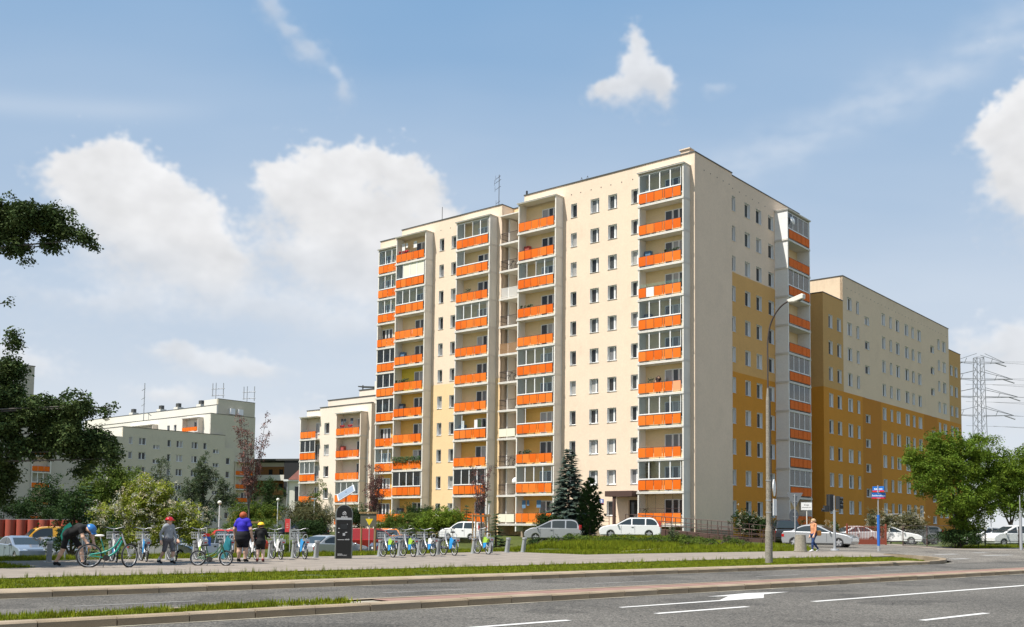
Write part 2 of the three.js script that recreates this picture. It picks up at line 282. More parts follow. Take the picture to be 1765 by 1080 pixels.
{ // median: back edging, red paving on the right, bare soil on the left
  part(medianOwner, 'edging', G(strip(-60, 190, 14.98, 15.12, 0.0, 5, 1), (() => { const a = P(-60, 15.12), b = P(190, 15.12), g = new THREE.BufferGeometry(); g.setAttribute('position', new THREE.Float32BufferAttribute([a[0], 0, a[1], b[0], 0, b[1], b[0], -0.15, b[1], a[0], 0, a[1], b[0], -0.15, b[1], a[0], -0.15, a[1]], 3)); g.computeVertexNormals(); return g; })()), M.kerb2);
  part(medianOwner, 'red_paving', strip(9.6, 190, 14.34, 14.98, -0.006, 10, 1), M.redPaving);
}
// kerb round the corner into the side street
for (let i = 0; i < 9; i++) {
  const pts = []; for (let k = 0; k <= 1; k++) { const t = (i + k * 0.985) / 9, a = -Math.PI / 2 + t * Math.PI * 0.46; pts.push([40 + 6.2 * Math.cos(a) * 1.02, 26.5 + 6.2 * Math.sin(a)], [40 + 5.92 * Math.cos(a) * 1.02, 26.5 + 5.92 * Math.sin(a)]); }
  const [a, b, c, d] = pts.map((q) => P(...q)), h = 0.005 + 0.012 * i, g = new THREE.BufferGeometry(), y = h, l = -0.15;
  const q = (A, B, C, D) => [...A, ...B, ...C, ...A, ...C, ...D], o = (p, yy) => [p[0], yy, p[1]];
  g.setAttribute('position', new THREE.Float32BufferAttribute([...q(o(a, y), o(c, y), o(d, y), o(b, y)), ...q(o(a, l), o(c, l), o(c, y), o(a, y)), ...q(o(b, l), o(b, y), o(d, y), o(d, l)), ...q(o(a, l), o(a, y), o(b, y), o(b, l)), ...q(o(c, l), o(d, l), o(d, y), o(c, y))], 3)); g.computeVertexNormals();
  part(kerbOwner, 'kerbstone', G(g), i % 2 ? M.kerb : M.kerb2);
}
// road markings
const mark = (name, g, m = M.roadPaint) => struct(name, g, m);
mark('lane_marking', strip(4.6, 10.5, 10.94, 11.08, roadY + 0.005, 3)); mark('lane_marking', strip(12.45, 14.9, 10.93, 11.07, roadY + 0.005, 3)); mark('lane_marking', strip(17, 60, 10.92, 11.08, roadY + 0.005, 10));
mark('lane_marking', strip(14.85, 17.1, 7.62, 7.75, roadY + 0.005, 3)); mark('lane_marking', strip(20.5, 22.8, 7.62, 7.75, roadY + 0.005, 3));
mark('turn_arrow_marking', sheet([[12.9, 12.17], [15.9, 12.17], [17.06, 12.19], [18.0, 12.86], [19.2, 13.05], [18.0, 13.32], [16.4, 13.1], [16.9, 12.95], [15.8, 12.32], [12.9, 12.28]], roadY + 0.005));
for (const [a, b] of [[5.6, 7.7], [11.7, 13.9], [17.9, 20.2], [24.6, 26.8], [31, 33.2]]) mark('lane_marking', strip(a, b, 17.8, 17.9, roadY + 0.005, 3), M.roadPaintWorn);
for (const [s, n, w] of [[49, 24.4, 2.4], [52, 23.3, 3.4], [54.4, 24.9, 1.6], [46.2, 22.2, 1.8]]) { const g = strip(s, s + w, n, n + 0.4, 0, 3), p = g.attributes.position; for (let i = 0; i < p.count; i++) p.setY(i, streetY(nOf(p.getX(i), p.getZ(i))) + 0.006); mark('crossing_marking', g, M.roadPaintWorn); };
// pale dust washed along the foot of the kerbs
reseed(55);
for (const [n0, dir] of [[14.08, -1], [20.3, -1]]) {
  const pts = [], far = []; for (let sx = 2; sx <= (n0 < 20 ? 60 : 40); sx += 0.35) { far.push([sx, n0 + dir * (0.035 + 0.1 * clamp(0.5 + 1.6 * fbm(sx * 0.8, n0, 1, 4)))]); pts.push([sx, n0 + 0.01]); }
  struct('gutter_dust', sheet([...pts, ...far.reverse()], roadY + 0.004), M.sand);
}
std('leafDark', [0.035, 0.06, 0.025]); std('petal', [0.45, 0.02, 0.04]);
// ───────── buildings: facade frames ─────────
// local axes of the blocks: x along the sunny facade to the right, z out of it; the shaded gable faces +x
const BX = 12.387, BZ = -84.893, BTURN = -(Math.PI / 2 - 0.8956);
const faceA = (v) => ({ p: [0, 0, -v], r: 0 });               // along = -u
const faceB = (u) => ({ p: [-u, 0, 0], r: Math.PI / 2 });     // along = v
function place(o, F, a, y, z = 0) { const c = Math.cos(F.r), s = Math.sin(F.r); o.position.set(F.p[0] + a * c + z * s, F.p[1] + y, F.p[2] - a * s + z * c); o.rotation.y = F.r; return o; }
function wall(b, F, a0, a1, y0, y1, holes, mat, t = 0.32, name = 'wall') {
  const inside = holes.filter(([x, y, w, h]) => x > a0 && x + w < a1 && y > y0 && y + h < y1);
  const g = G(extr(rectPts(a0, y0, a1, y1), t, 0, inside.map(([x, y, w, h]) => rectPts(x, y, x + w, y + h).reverse())));
  const m = part(b, name, g, mat); place(m, F, 0, 0, 0); const c = Math.cos(F.r), s = Math.sin(F.r); m.position.x -= t * s; m.position.z -= t * c; return m;
}
const wcache = new Map();
const memo = (k, f) => { if (!wcache.has(k)) wcache.set(k, f()); return wcache.get(k); };
// a window in a deep reveal: white frame and lining, sash panes, metal sill
function win(b, F, a, y, w, h, o = {}) {
  const { split = 0.62, dep = 0.29, lights = 2 } = o, key = `${w.toFixed(2)},${h.toFixed(2)},${split},${dep},${lights}`;
  const xs = lights === 1 ? [0, 1] : lights === 2 ? [0, split, 1] : [0, 0.4, 0.7, 1];
  const f = 0.07;
  const frame = memo('f' + key, () => G(
    box(0.002, 0.012, 0.002, h - 0.002, -dep, -0.004), box(w - 0.012, w - 0.002, 0.002, h - 0.002, -dep, -0.004), box(0.012, w - 0.012, h - 0.012, h - 0.002, -dep, -0.004),
    xs.slice(0, -1).map((p, i) => { const x0 = p * w + 0.012, x1 = xs[i + 1] * w - 0.012; return [box(x0, x0 + f, 0.01, h - 0.012, -dep, -dep + 0.06), box(x1 - f, x1, 0.01, h - 0.012, -dep, -dep + 0.06), box(x0 + f, x1 - f, 0.01, 0.01 + f, -dep, -dep + 0.058), box(x0 + f, x1 - f, h - 0.012 - f, h - 0.012, -dep, -dep + 0.058)]; })));
  const m = place(part(b, 'window', frame, M.white), F, a, y);
  xs.slice(0, -1).forEach((p, i) => {
    const x0 = p * w + 0.012 + f, x1 = xs[i + 1] * w - 0.012 - f;
    const g = memo(`p${key}${i}`, () => G(box(x0, x1, 0.01 + f, h - 0.012 - f, -dep + 0.015, -dep + 0.027)));
    part(m, 'pane', g, rnd() < (o.curtain ?? 0.3) ? paneLight[Math.floor(rnd() * 2)] : paneDark[Math.floor(rnd() * 3)]);
  });
  if (o.sill !== false) part(m, 'sill', memo(`s${w.toFixed(2)},${dep}`, () => G(extr([[0, 0], [0.33, -0.03], [0.33, -0.05], [0, -0.02]], w + 0.06).rotateY(-Math.PI / 2).translate(w + 0.03, 0.026, -0.28))), M.whiteDull);
  return m;
}
// the glazed door and window at the back of a loggia
function loggiaUnit(g, x0, x1, y, z) {
  const w = x1 - x0, key = w.toFixed(2);
  const f = part(g, 'balcony_door', memo('lu' + key, () => { const b = []; const xs = [0, w * 0.37, w * 0.66, w]; for (let i = 0; i < 3; i++) { const lo = i === 0 ? 0.05 : 0.78, a = xs[i] + 0.01, c = xs[i + 1] - 0.01; b.push(box(a, a + 0.07, lo, 2.16, 0, 0.06), box(c - 0.07, c, lo, 2.16, 0, 0.06), box(a + 0.07, c - 0.07, 2.09, 2.16, 0, 0.058), box(a + 0.07, c - 0.07, lo, lo + 0.07, 0, 0.058)); } b.push(box(xs[1], w, 0.74, 0.78, 0, 0.12)); return G(b); }), M.white);
  f.position.set(x0, y, z);
  const xs = [0, w * 0.37, w * 0.66, w];
  for (let i = 0; i < 3; i++) { const lo = i === 0 ? 0.12 : 0.85; const q = part(g, 'pane', memo(`lp${key}${i}`, () => G(box(xs[i] + 0.08, xs[i + 1] - 0.08, lo, 2.09, 0.01, 0.024))), rnd() < 0.3 ? paneLight[Math.floor(rnd() * 2)] : paneDark[Math.floor(rnd() * 3)]); q.position.set(x0, y, z); }
}
const goods = [[0.3, 0.16, 0.07], [0.55, 0.54, 0.5], [0.07, 0.09, 0.12], [0.42, 0.08, 0.06], [0.1, 0.2, 0.32]].map((c, i) => std('goods' + i, c));
function belongings(g, st, y, W, d) {
  const pick = Math.floor(rnd() * 5), x = rr(0.35, W * 0.4), m = goods[Math.floor(rnd() * goods.length)];
  if (pick === 0) part(g, 'cupboard', memo('gd0', () => G(box(0, 0.6, 0, 1.55, 0, 0.38), box(0.29, 0.31, 0.05, 1.5, 0.38, 0.386), box(-0.02, 0.62, 1.55, 1.58, -0.01, 0.4))), m).position.set(0.25, y, 0.1);
  if (pick === 1) part(g, 'drying_rack', memo('gd1', () => { const q = []; for (let i = 0; i < 6; i++) q.push(rod([0, 1.05, i * 0.09], [1.0, 1.05, i * 0.09], 0.006, 0.006, 4)); q.push(rod([0.1, 0, 0], [0.9, 1.05, 0.4], 0.012), rod([0.9, 0, 0], [0.1, 1.05, 0.4], 0.012), box(0.2, 0.55, 0.65, 1.06, 0.17, 0.19), box(0.6, 0.85, 0.75, 1.06, 0.26, 0.28)); return G(q); }), rnd() < 0.5 ? M.whiteDull : m).position.set(x, y, 0.25);
  if (pick === 2) part(g, 'pot_plant', memo('gd2', () => { reseed(33); const q = [new THREE.CylinderGeometry(0.14, 0.1, 0.25, 10).translate(0, 0.8, 0)]; for (let i = 0; i < 40; i++) q.push(ball(rr(-0.22, 0.22), 1.1 + rr(-0.2, 0.32), rr(-0.2, 0.2), 0.06, 0.03, 0.06, 5, 3)); return G(q); }), M.leafDark).position.set(x, y, d - 0.3);
  if (pick === 3) part(g, 'chair', memo('gd3', () => G(box(0, 0.42, 0.44, 0.48, 0, 0.42), box(0, 0.42, 0.48, 1.08, 0, 0.04), [[0, 0], [0.38, 0], [0, 0.38], [0.38, 0.38]].map(([a, b]) => box(a, a + 0.04, 0, 0.44, b, b + 0.04)))), m).position.set(x, y, 0.3);
  if (pick === 4 && st === 'o') part(g, 'clothes_line', memo('gd4', () => G(rod([0.1, 2.2, 0], [3.8, 2.2, 0], 0.006, 0.006, 4), box(0.5, 0.95, 1.45, 2.2, -0.01, 0.01), box(1.1, 1.4, 1.7, 2.2, -0.01, 0.01), box(2.3, 2.8, 1.5, 2.2, -0.01, 0.01))), rnd() < 0.5 ? M.whiteDull : m).position.set(0, y, d - 0.4);
}
const ROW = (k) => 1.62 + 2.8 * (k - 1);    // top of the balcony slab on storey k
/* a stack of loggias between two concrete fins: frame F, from a0 to a1 along the face, d deep.
   rows: one letter per storey from the top; o open, g glazed, l left part glazed, p glazed with a gap, b blinds */
function stack(b, F, a0, a1, d, rows, o = {}) {
  const W = a1 - a0, n = rows.length, base = o.base ?? ROW, top = o.top ?? n, story = 2.8;
  const y0 = base(top - n + 1), yR = base(top) + story + 0.06;
  const panelMat = o.panel || orange, segs = o.segs || [0.79, 0.79, 0.84, 0.22, 0.78, 0.8];
  const fin = (x0, x1) => { const q = []; for (let y = y0 - 0.75; y < yR - 0.01; y += 2.8) { const lo = y === y0 - 0.75 ? y : y + 0.012; q.push(box(x0, x1, lo, Math.min(y + 2.8, yR - 0.04), 0.004, d)); } q.push(box(x0 + 0.01, x1 - 0.01, y0 - 0.75, yR - 0.05, 0.004, d - 0.015)); return G(q); };
  for (const [x0, x1] of o.fins || [[0, 0.13], [W - 0.13, W]]) place(part(b, 'fin_wall', fin(x0, x1), o.finMat || M.fin), F, a0, 0);
  place(part(b, 'stack_roof', G(box(-0.1, W + 0.06, yR - 0.035, yR + 0.05, 0.004, d + 0.12), box(-0.13, W + 0.09, yR + 0.05, yR + 0.075, 0.004, d + 0.15)), M.slab), F, a0, 0);
  for (let i = 0; i < n; i++) {
    const k = top - i, y = base(k), st = rows[i], g = new THREE.Group(); g.name = 'balcony'; b.add(g); place(g, F, a0, 0);
    part(g, 'slab', memo(`slab${W.toFixed(2)},${d}`, () => G(box(-0.08, W + 0.02, -0.075, 0.0, 0.004, d + 0.04), box(-0.02, W - 0.02, -0.1, -0.075, 0.004, d), box(-0.1, W + 0.03, -0.19, -0.1, 0.004, d + 0.055))), M.slab).position.y = y;
    // parapet: steel frame and coloured boards
    const px0 = o.px0 ?? 0.02, px1 = o.px1 ?? W - 0.27;
    const sum = segs.reduce((p, q) => p + q, 0), sc = (px1 - px0) / sum; let x = px0;
    part(g, 'rail', memo(`rail${W.toFixed(2)},${d},${px0},${px1}`, () => G(box(px0, px1, 0.97, 1.0, d - 0.06, d - 0.02), box(px0, px1, 0.06, 0.1, d - 0.06, d - 0.02), [px0, (px0 + px1) / 2, px1 - 0.04].map((q) => box(q, q + 0.04, 0, 0.97, d - 0.058, d - 0.022)), o.noEnds ? [] : [0.3, 0.6, 0.94].map((h) => box(px1, W - 0.13, h, h + 0.03, d - 0.05, d - 0.025)))), M.darkMetal).position.y = y;
    if (o.merged) part(g, 'parapet', memo(`par${W.toFixed(2)},${d}`, () => { const q = []; let xx = px0; for (const s of segs) { q.push(box(xx + 0.03, xx + s * sc - 0.03, 0.14, 0.95, d - 0.02, d + 0.005)); xx += s * sc; } return G(q); }), panelMat[0]).position.y = y;
    else segs.forEach((s, j) => {
      const w = s * sc, q = part(g, 'panel', memo(`pan${w.toFixed(3)}`, () => G(box(0.028, w - 0.028, 0.14, 0.95, 0, 0.025))), (o.special && o.special[`${k},${j}`]) || panelMat[Math.floor(rnd() * panelMat.length)]);
      q.position.set(x, y, d - 0.02 + (rnd() - 0.5) * 0.006); x += w;
    });
    // back wall and its door
    const lm = (o.back && o.back(k)) || M.loggia;
    const bw = part(g, 'loggia_wall', memo(`lw${W.toFixed(2)}`, () => G(box(0.13, W - 0.13, 0, 2.62, 0.004, 0.05))), lm); bw.position.y = y;
    if (!o.noDoor) loggiaUnit(g, W * (o.d0 ?? 0.46), W * (o.d1 ?? 0.93), y, 0.052);
    if (st !== 'o') {
      const gy0 = 1.12, gy1 = 2.6, gx0 = 0.06, gx1 = W - 0.28, parts4 = o.lights || 4, q = [], panes = [];
      const on = st === 'g' || st === 'b' || st === 's' ? [0, 1, 2, 3, 4, 5] : st === 'l' ? [0] : st === 'p' ? [0, 2, 3] : [];
      for (let j = 0; j < parts4; j++) { const u0 = mix(gx0, gx1, j / parts4), u1 = mix(gx0, gx1, (j + 1) / parts4); if (!on.includes(j)) continue; q.push(box(u0, u0 + 0.045, gy0, gy1, d - 0.09, d - 0.03), box(u1 - 0.045, u1, gy0, gy1, d - 0.091, d - 0.031)); panes.push([u0 + 0.045, u1 - 0.045]); }
      q.push(box(gx0, gx1, gy0 - 0.09, gy0, d - 0.1, d - 0.02), box(gx0, gx1, gy1, gy1 + 0.06, d - 0.1, d - 0.02));
      part(g, 'glazing_frame', memo(`gf${W.toFixed(2)},${d},${st},${parts4}`, () => G(q)), M.white).position.y = y;
      panes.forEach(([u0, u1], j) => { part(g, 'pane', memo(`gp${(u1 - u0).toFixed(3)}`, () => G(box(0, u1 - u0, gy0, gy1, 0, 0.006))), st === 'b' && j > 0 ? M.blind : st === 's' ? M.smoky : M.clear).position.set(u0, y, d - 0.065); });
    }
    if (!o.merged && d > 0.8 && rnd() < 0.7) belongings(g, st, y, W, d);
    if (o.extra) o.extra(g, k, y, W, d);
  }
}
const grid = (cols, rows, y0, h, st = 2.8) => { const o = []; for (const [a, w] of cols) for (let k = 0; k < rows; k++) o.push([a, y0 + st * k, w, h]); return o; };

// ───────── the eleven-storey block ─────────
reseed(101);
const block = thing('apartment_block', 'eleven storey cream apartment block with orange balconies and a shaded end wall', 'building', [BX, 0, BZ], BTURN);
const TOP = 33.66, FOOT = 0.0;
{
  const b = block;
  // sunny side, right section
  const wA = grid([[-13.38, 0.72], [-11.11, 1.02], [-9.11, 1.02], [-6.56, 0.92]], 11, 2.36, 1.32).filter(([a, y]) => !(a === -6.56 && y < 3)).filter(([a, y]) => !(a === -11.11 && y < 3));
  const door = [-6.75, 1.55, 1.2, 2.2];
  wall(b, faceA(0), -19.14, 0, FOOT, TOP, [...wA, door], M.cream);
  for (const [a, y, w, h] of wA) win(b, faceA(0), a, y, w, h, { lights: w < 0.8 ? 1 : 2 });
  { // entrance: door leaf, porch roof, post
    const d = part(b, 'door', G(box(0, 1.2, 0, 2.2, -0.26, -0.2), box(0.08, 0.12, 0.9, 1.2, -0.2, -0.15)), M.black); place(d, faceA(0), -6.75, 1.55);
    part(d, 'pane', G(box(0.18, 1.02, 0.9, 2.0, -0.2, -0.19)), paneDark[1]); part(d, 'notice', G(box(0.5, 0.72, 0.55, 0.85, -0.2, -0.192)), M.white);
    place(part(b, 'porch_roof', G(box(-8.1, -5.25, 4.02, 4.5, 0.004, 1.7)), M.brownMetal), faceA(0), 0, 0);
    place(part(b, 'porch_post', G(box(-7.35, -7.12, 0.4, 4.02, 1.4, 1.6)), M.brownMetal), faceA(0), 0, 0);
    place(part(b, 'porch_step', G(box(-9.4, -4.9, 0, 1.52, 0.004, 2.4)), M.kerb2), faceA(0), 0, 0);
  }
  // sunny side, left section, set back; two tints
  const wL = grid([[-31.47, 0.7], [-29.72, 0.84]], 11, 2.36, 1.32);
  wall(b, faceA(0.75), -37.3, -22.7, 16.1, TOP, wL, M.cream); wall(b, faceA(0.75), -37.3, -22.7, FOOT, 16.1, wL, M.creamLow);
  for (const [a, y, w, h] of wL) win(b, faceA(0.75), a, y, w, h, { lights: 1 });
  // far left section and the slot between the sections
  wall(b, faceA(2.4), -42.6, -37.0, FOOT, TOP, [], M.cream); wall(b, faceA(2.5), -22.72, -19.1, FOOT, TOP, [], M.creamLow);
  const side = (u, v0, v1, m) => wall(b, faceB(u), v0, v1, FOOT, TOP, [], m, 0.28);
  side(22.7, 0.752, 2.5, M.cream); side(37.02, 0.76, 2.4, M.cream);
  wall(b, { p: [-42.6, 0, 0], r: -Math.PI / 2 }, -14, -2.41, FOOT, TOP, [], M.endCream); wall(b, { p: [-19.13, 0, 0], r: -Math.PI / 2 }, -2.49, -0.31, FOOT, TOP, [], M.cream, 0.2);
  // shaded gable
  const wB = grid([[6.95, 0.86], [9.62, 1.08], [11.9, 1.12], [14.45, 1.16]], 11, 2.42, 1.42);
  wall(b, faceB(0), 0.302, 6.62, FOOT, TOP, [], M.endCream, 0.6);
  for (const [y0, y1, m] of [[24.7, TOP, M.endCream], [15.56, 24.7, M.ochreLight], [FOOT, 15.56, M.ochre]]) wall(b, faceB(0.29), 6.63, 21.5, y0, y1, wB, m);
  for (const [a, y, w, h] of wB) win(b, faceB(0.29), a, y, w, h, { lights: 1, curtain: 0.3 });
  // closing walls at the back, flat roof, parapet cap
  wall(b, { p: [0, 0, -21.5], r: Math.PI }, 0.3, 14, FOOT, TOP, [], M.endCream); wall(b, { p: [-14, 0, 0], r: -Math.PI / 2 }, -21.2, -14, FOOT, TOP, [], M.endCream); wall(b, { p: [0, 0, -14], r: Math.PI }, 14, 42.4, FOOT, TOP, [], M.endCream);
  part(b, 'roof', G(box(-19.0, -0.1, TOP - 0.5, TOP - 0.3, -6.4, -0.1), box(-19.0, -0.5, TOP - 0.5, TOP - 0.3, -14, -6.4), box(-14, -0.5, TOP - 0.5, TOP - 0.3, -21.3, -14), box(-42.4, -19, TOP - 0.5, TOP - 0.3, -13.9, -2.6), box(-37, -22.9, TOP - 0.5, TOP - 0.3, -2.6, -0.9)), M.capMetal);
  const cap = (x0, x1, z0, z1) => box(x0, x1, TOP + 0.002, TOP + 0.09, z0, z1);
  part(b, 'parapet_cap', G(cap(-19.2, 0.06, -0.36, 0.06), cap(-0.36, 0.06, -6.66, -0.36), cap(-0.66, -0.24, -21.55, -6.66), cap(-37.36, -22.64, -1.1, -0.69), cap(-42.66, -37.0, -2.75, -2.34), cap(-22.7, -19.1, -2.85, -2.44), cap(-23.0, -22.64, -2.5, -1.1), cap(-14, -0.36, -21.55, -21.2)), M.capMetal);
  // vent holes under the cornice
  const hole = memo('vent', () => G(new THREE.CylinderGeometry(0.055, 0.055, 0.02, 10).rotateX(Math.PI / 2)));
  for (const u of [13.34, 12.24, 11.04, 9.9, 8.8, 7.6, 6.4]) place(part(b, 'vent', hole, M.black), faceA(0), -u, 32.6, 0.002);
  for (const u of [31.3, 29.9, 28.7]) place(part(b, 'vent', hole, M.black), faceA(0.75), -u, 32.6, 0.002);
  for (const v of [1.6, 2.7, 3.9, 5.0, 6.1]) place(part(b, 'vent', hole, M.black), faceB(0), v, 32.5, 0.002);
  for (const v of [7.3, 8.6, 9.9, 11.2, 12.5, 13.8]) place(part(b, 'vent', hole, M.black), faceB(0.29), v, 32.5, 0.002);
  // stacks of loggias
  const d = 1.1;
  const pot = memo('pots', () => { reseed(31); const q = []; for (let i = 0; i < 26; i++) q.push(ball(rr(0, 1.5), 0.12 + rr(-0.1, 0.12), rr(-0.08, 0.08), 0.07, 0.07, 0.07, 5, 4)); return G(q); });
  const flowers = (g, x, y, z, m = M.leafDark) => { const q = part(g, 'flower_box', pot, m); q.position.set(x, y, z); };
  stack(b, faceA(0), -5.06, -0.45, d, 'gooo' + 'ggogogo', { special: { '8,1': M.white, '5,5': M.orangePale || std('orangePale', [0.86, 0.33, 0.16]) }, extra: (g, k, y, W, dd) => {
    if (k === 9) flowers(g, W - 2, y + 1.0, dd - 0.1);
    if (k === 1) { const q = []; for (let x = 0.1; x < W - 0.2; x += 0.85) q.push(rod([x, 1, dd - 0.08], [x, 2.6, dd - 0.08], 0.012, 0.012, 5)); for (let x = -1.5; x < W - 0.4; x += 0.16) for (const sgn of [1]) { const xa = Math.max(0.1, x), ya = 1.05 + (xa - x) * sgn, xb = Math.min(W - 0.3, x + 1.5), yb = 1.05 + (xb - x); if (ya < 2.55 && yb > ya) q.push(rod([xa, ya, dd - 0.07], [xb, yb, dd - 0.07], 0.006, 0.006, 4)); } q.push(box(0.05, W - 0.2, 1.32, 1.35, dd - 0.09, dd - 0.06)); part(g, 'security_grille', G(q), M.brownMetal).position.y = y; }
    if (k === 2) { const q = [box(0.3, 0.34, 1, 2.5, 0.2, 0.24), box(0.75, 0.79, 1, 2.5, 0.2, 0.24)]; for (let h = 1.1; h < 2.5; h += 0.25) q.push(box(0.34, 0.75, h, h + 0.03, 0.2, 0.24)); part(g, 'ladder', G(q), M.brownMetal).position.y = y; }
    if (k === 8) { const q = [1.08, 1.16, 1.24].map((h) => rod([0.05, h, dd - 0.05], [W - 0.2, h, dd - 0.05], 0.008, 0.008, 5)); part(g, 'wire_rail', G(q), std('mint', [0.25, 0.5, 0.4])).position.y = y; }
  } });
  stack(b, faceA(0), -18.95, -14.3, d, 'oopooggloho'.replace('h', 'g'), { back: (k) => (k <= 4 ? M.loggiaOrange : M.loggia), extra: (g, k, y, W, dd) => { if (k === 8 || k === 3) flowers(g, 0.3, y + 1.0, dd - 0.1); } });
  stack(b, faceA(0.75), -27.95, -23.3, d, 'plogoooloco'.replace('c', 's').replace('lo', 'lo'), { back: (k) => (k <= 4 ? M.loggiaOrange : M.loggia), extra: (g, k, y, W, dd) => { if (k === 4) for (const [x, m] of [[0.8, M.white], [2.6, M.whiteDull], [3.1, M.leafDark]]) { const q = part(g, 'laundry', G(box(0, 0.42, 1.15, 1.95, 0, 0.02)), m); q.position.set(x, y, dd - 0.3); } } });
  stack(b, faceA(0.75), -36.98, -32.4, d, 'obgooooooso', { back: (k) => (k === 6 ? M.loggiaYellow : k <= 5 ? M.loggiaOrange : M.loggia), extra: (g, k, y, W, dd) => { if (k === 11) flowers(g, 0.4, y + 1, dd - 0.08, M.petal); if (k === 6) flowers(g, 0.2, y + 1, dd - 0.08); if (k === 3) { reseed(44); const q = []; for (let i = 0; i < 420; i++) { const t = ball(rr(0.05, W - 0.3), 0.98 + rr(-0.22, 0.42), dd + rr(-0.12, 0.16), 0.07, 0.05, 0.07, 4, 3); q.push(t); } part(g, 'ivy', G(q), std('ivy', [0.05, 0.1, 0.03])).position.y = y; } } });
  stack(b, faceA(2.4), -42.2, -37.65, 0.62, 'gggosssog' + 'oo', { d0: 0.05, d1: 0.45, back: (k) => (k <= 5 ? M.loggiaOrange : M.loggia), extra: (g, k, y, W, dd) => { if (k === 5) part(g, 'air_conditioner', G(box(0.6, 1.4, 1.5, 2.1, 0.05, 0.35)), M.whiteDull).position.y = y; } });
  // stack on the gable
  stack(b, faceB(0.29), 15.86, 20.95, 1.37, 'sosoosssss' + 'o', { merged: true, panel: [orange[0]], segs: [1, 1, 1, 0.25, 1, 1], px0: 0.3, px1: 5.05, noEnds: true, fins: [[0, 0.16], [4.95, 5.09]], finMat: M.finEdge, d0: 0.1, d1: 0.5, lights: 4 });
  // slot balconies with iron railings
  for (let k = 11; k >= 1; k--) {
    const y = ROW(k), g = new THREE.Group(); g.name = 'slot_balcony'; b.add(g); place(g, faceA(2.5), -22.69, 0);
    const W = 3.5, dd = 1.9;
    part(g, 'slab', memo('slotslab', () => G(box(-0.1, W, -0.075, 0, 0.004, dd + 0.04), box(-0.05, W, -0.1, -0.075, 0.004, dd), box(-0.12, W, -0.19, -0.1, 0.004, dd + 0.06))), M.slab).position.y = y;
    const white = k === 4 || k === 1;
    if (white) for (let j = 0; j < 2; j++) part(g, 'panel', memo('slotpan' + j, () => G(box(0.08 + j * 1.05, 1.1 + j * 1.05, 0.14, 0.92, dd, dd + 0.025))), M.blind).position.y = y;
    const bars = []; for (let x = 0.05; x < W - 0.1; x += white ? 0.6 : k === 7 ? 0.085 : 0.13) bars.push(box(x, x + (k === 9 && x > 0.1 ? 0.07 : k === 7 ? 0.05 : 0.018), 0.08, 0.98, dd - 0.03, dd - 0.01));
    bars.push(box(0.02, W - 0.1, 0.98, 1.02, dd - 0.05, dd), box(0.02, W - 0.1, 0.06, 0.09, dd - 0.05, dd), box(0.02, 0.05, 0.5, 0.53, 0.05, dd), box(0.02, 0.05, 0.98, 1.01, 0.05, dd));
    part(g, 'railing', memo('slotrail' + (white ? 'w' : k === 7 ? 'b' : k === 9 ? 's' : 'n'), () => G(bars)), k === 9 ? M.whiteDull : k === 7 ? std('bamboo', [0.34, 0.2, 0.1]) : M.darkMetal).position.y = y;
    part(g, 'partition', memo('slotpart', () => G(box(0.42, 0.56, 0, 2.6, 0.05, 1.2))), M.whiteDull).position.y = y;
    if ([10, 6, 3].includes(k)) part(g, 'stored_bicycle', memo('stored', () => G([0.9, 1.9].map((x) => new THREE.TorusGeometry(0.32, 0.03, 5, 18).translate(x, 0.36, 0)), rod([0.9, 0.36, 0], [1.3, 0.85, 0], 0.025), rod([1.3, 0.85, 0], [1.75, 0.8, 0], 0.025), rod([1.75, 0.8, 0], [1.9, 0.36, 0], 0.025), box(1.2, 1.45, 0.9, 0.95, -0.06, 0.06))), M.black).position.set(0, y, dd - 0.35);
    if (k === 2) part(g, 'satellite_dish', memo('dish0', () => G(new THREE.SphereGeometry(0.42, 14, 6, 0, 6.29, 0, 0.9).rotateX(1.2))), M.white).position.set(2.2, y + 1.3, dd - 0.2);
  }
  place(part(b, 'slot_roof', G(box(-0.12, 3.5, 32.36, 32.46, 0.004, 2.0)), M.slab), faceA(2.5), -22.69, 0);
  // house number, downpipe, satellite dish on the gable, plinth
  const num = part(b, 'house_number', G(box(0, 0.42, 0, 0.44, 0, 0.03)), std('signBlue', [0.02, 0.09, 0.4])); place(num, faceA(0), -9.86, 3.42); part(num, 'number_plate', G(box(0.13, 0.2, 0.1, 0.38, 0.03, 0.034), box(0.22, 0.3, 0.1, 0.38, 0.03, 0.034)), M.white); part(num, 'red_band', G(box(0, 0.42, 0.0, 0.08, 0.03, 0.036)), std('signRed', [0.6, 0.02, 0.02]));
  const dish = part(b, 'satellite_dish', G(new THREE.SphereGeometry(0.55, 16, 7, 0, 6.29, 0, 0.85).rotateX(1.3).translate(0, 0, -0.4), rod([0, 0, 0], [0, -0.35, -0.5], 0.025)), M.white); place(dish, faceB(0.29), 16.6, 31.4, 1.6);
  part(b, 'plinth', G(box(-19.1, -0.1, FOOT, 1.3, 0.002, 0.03), box(0.002, 0.03, FOOT, 1.2, -6.6, -0.05)), M.kerb2);
  // things on the roof
  part(b, 'chimney', G(box(-1.9, -1.0, TOP + 0.1, TOP + 0.75, -1.4, -0.8), box(-2.0, -0.9, TOP + 0.75, TOP + 0.85, -1.5, -0.7)), M.cream);
  part(b, 'chimney', G(box(-22.6, -20.6, TOP, TOP + 0.9, -5, -4)), M.endCream);
  part(b, 'flue', G(rod([-22.2, TOP, -4], [-22.2, TOP + 2.2, -4], 0.1), rod([-21.4, TOP + 0.9, -4.4], [-21.4, TOP + 1.7, -4.4], 0.4)), M.black);
  part(b, 'chimney', G(box(-34.6, -33.6, TOP, TOP + 0.75, -3, -2.2)), M.capMetal);
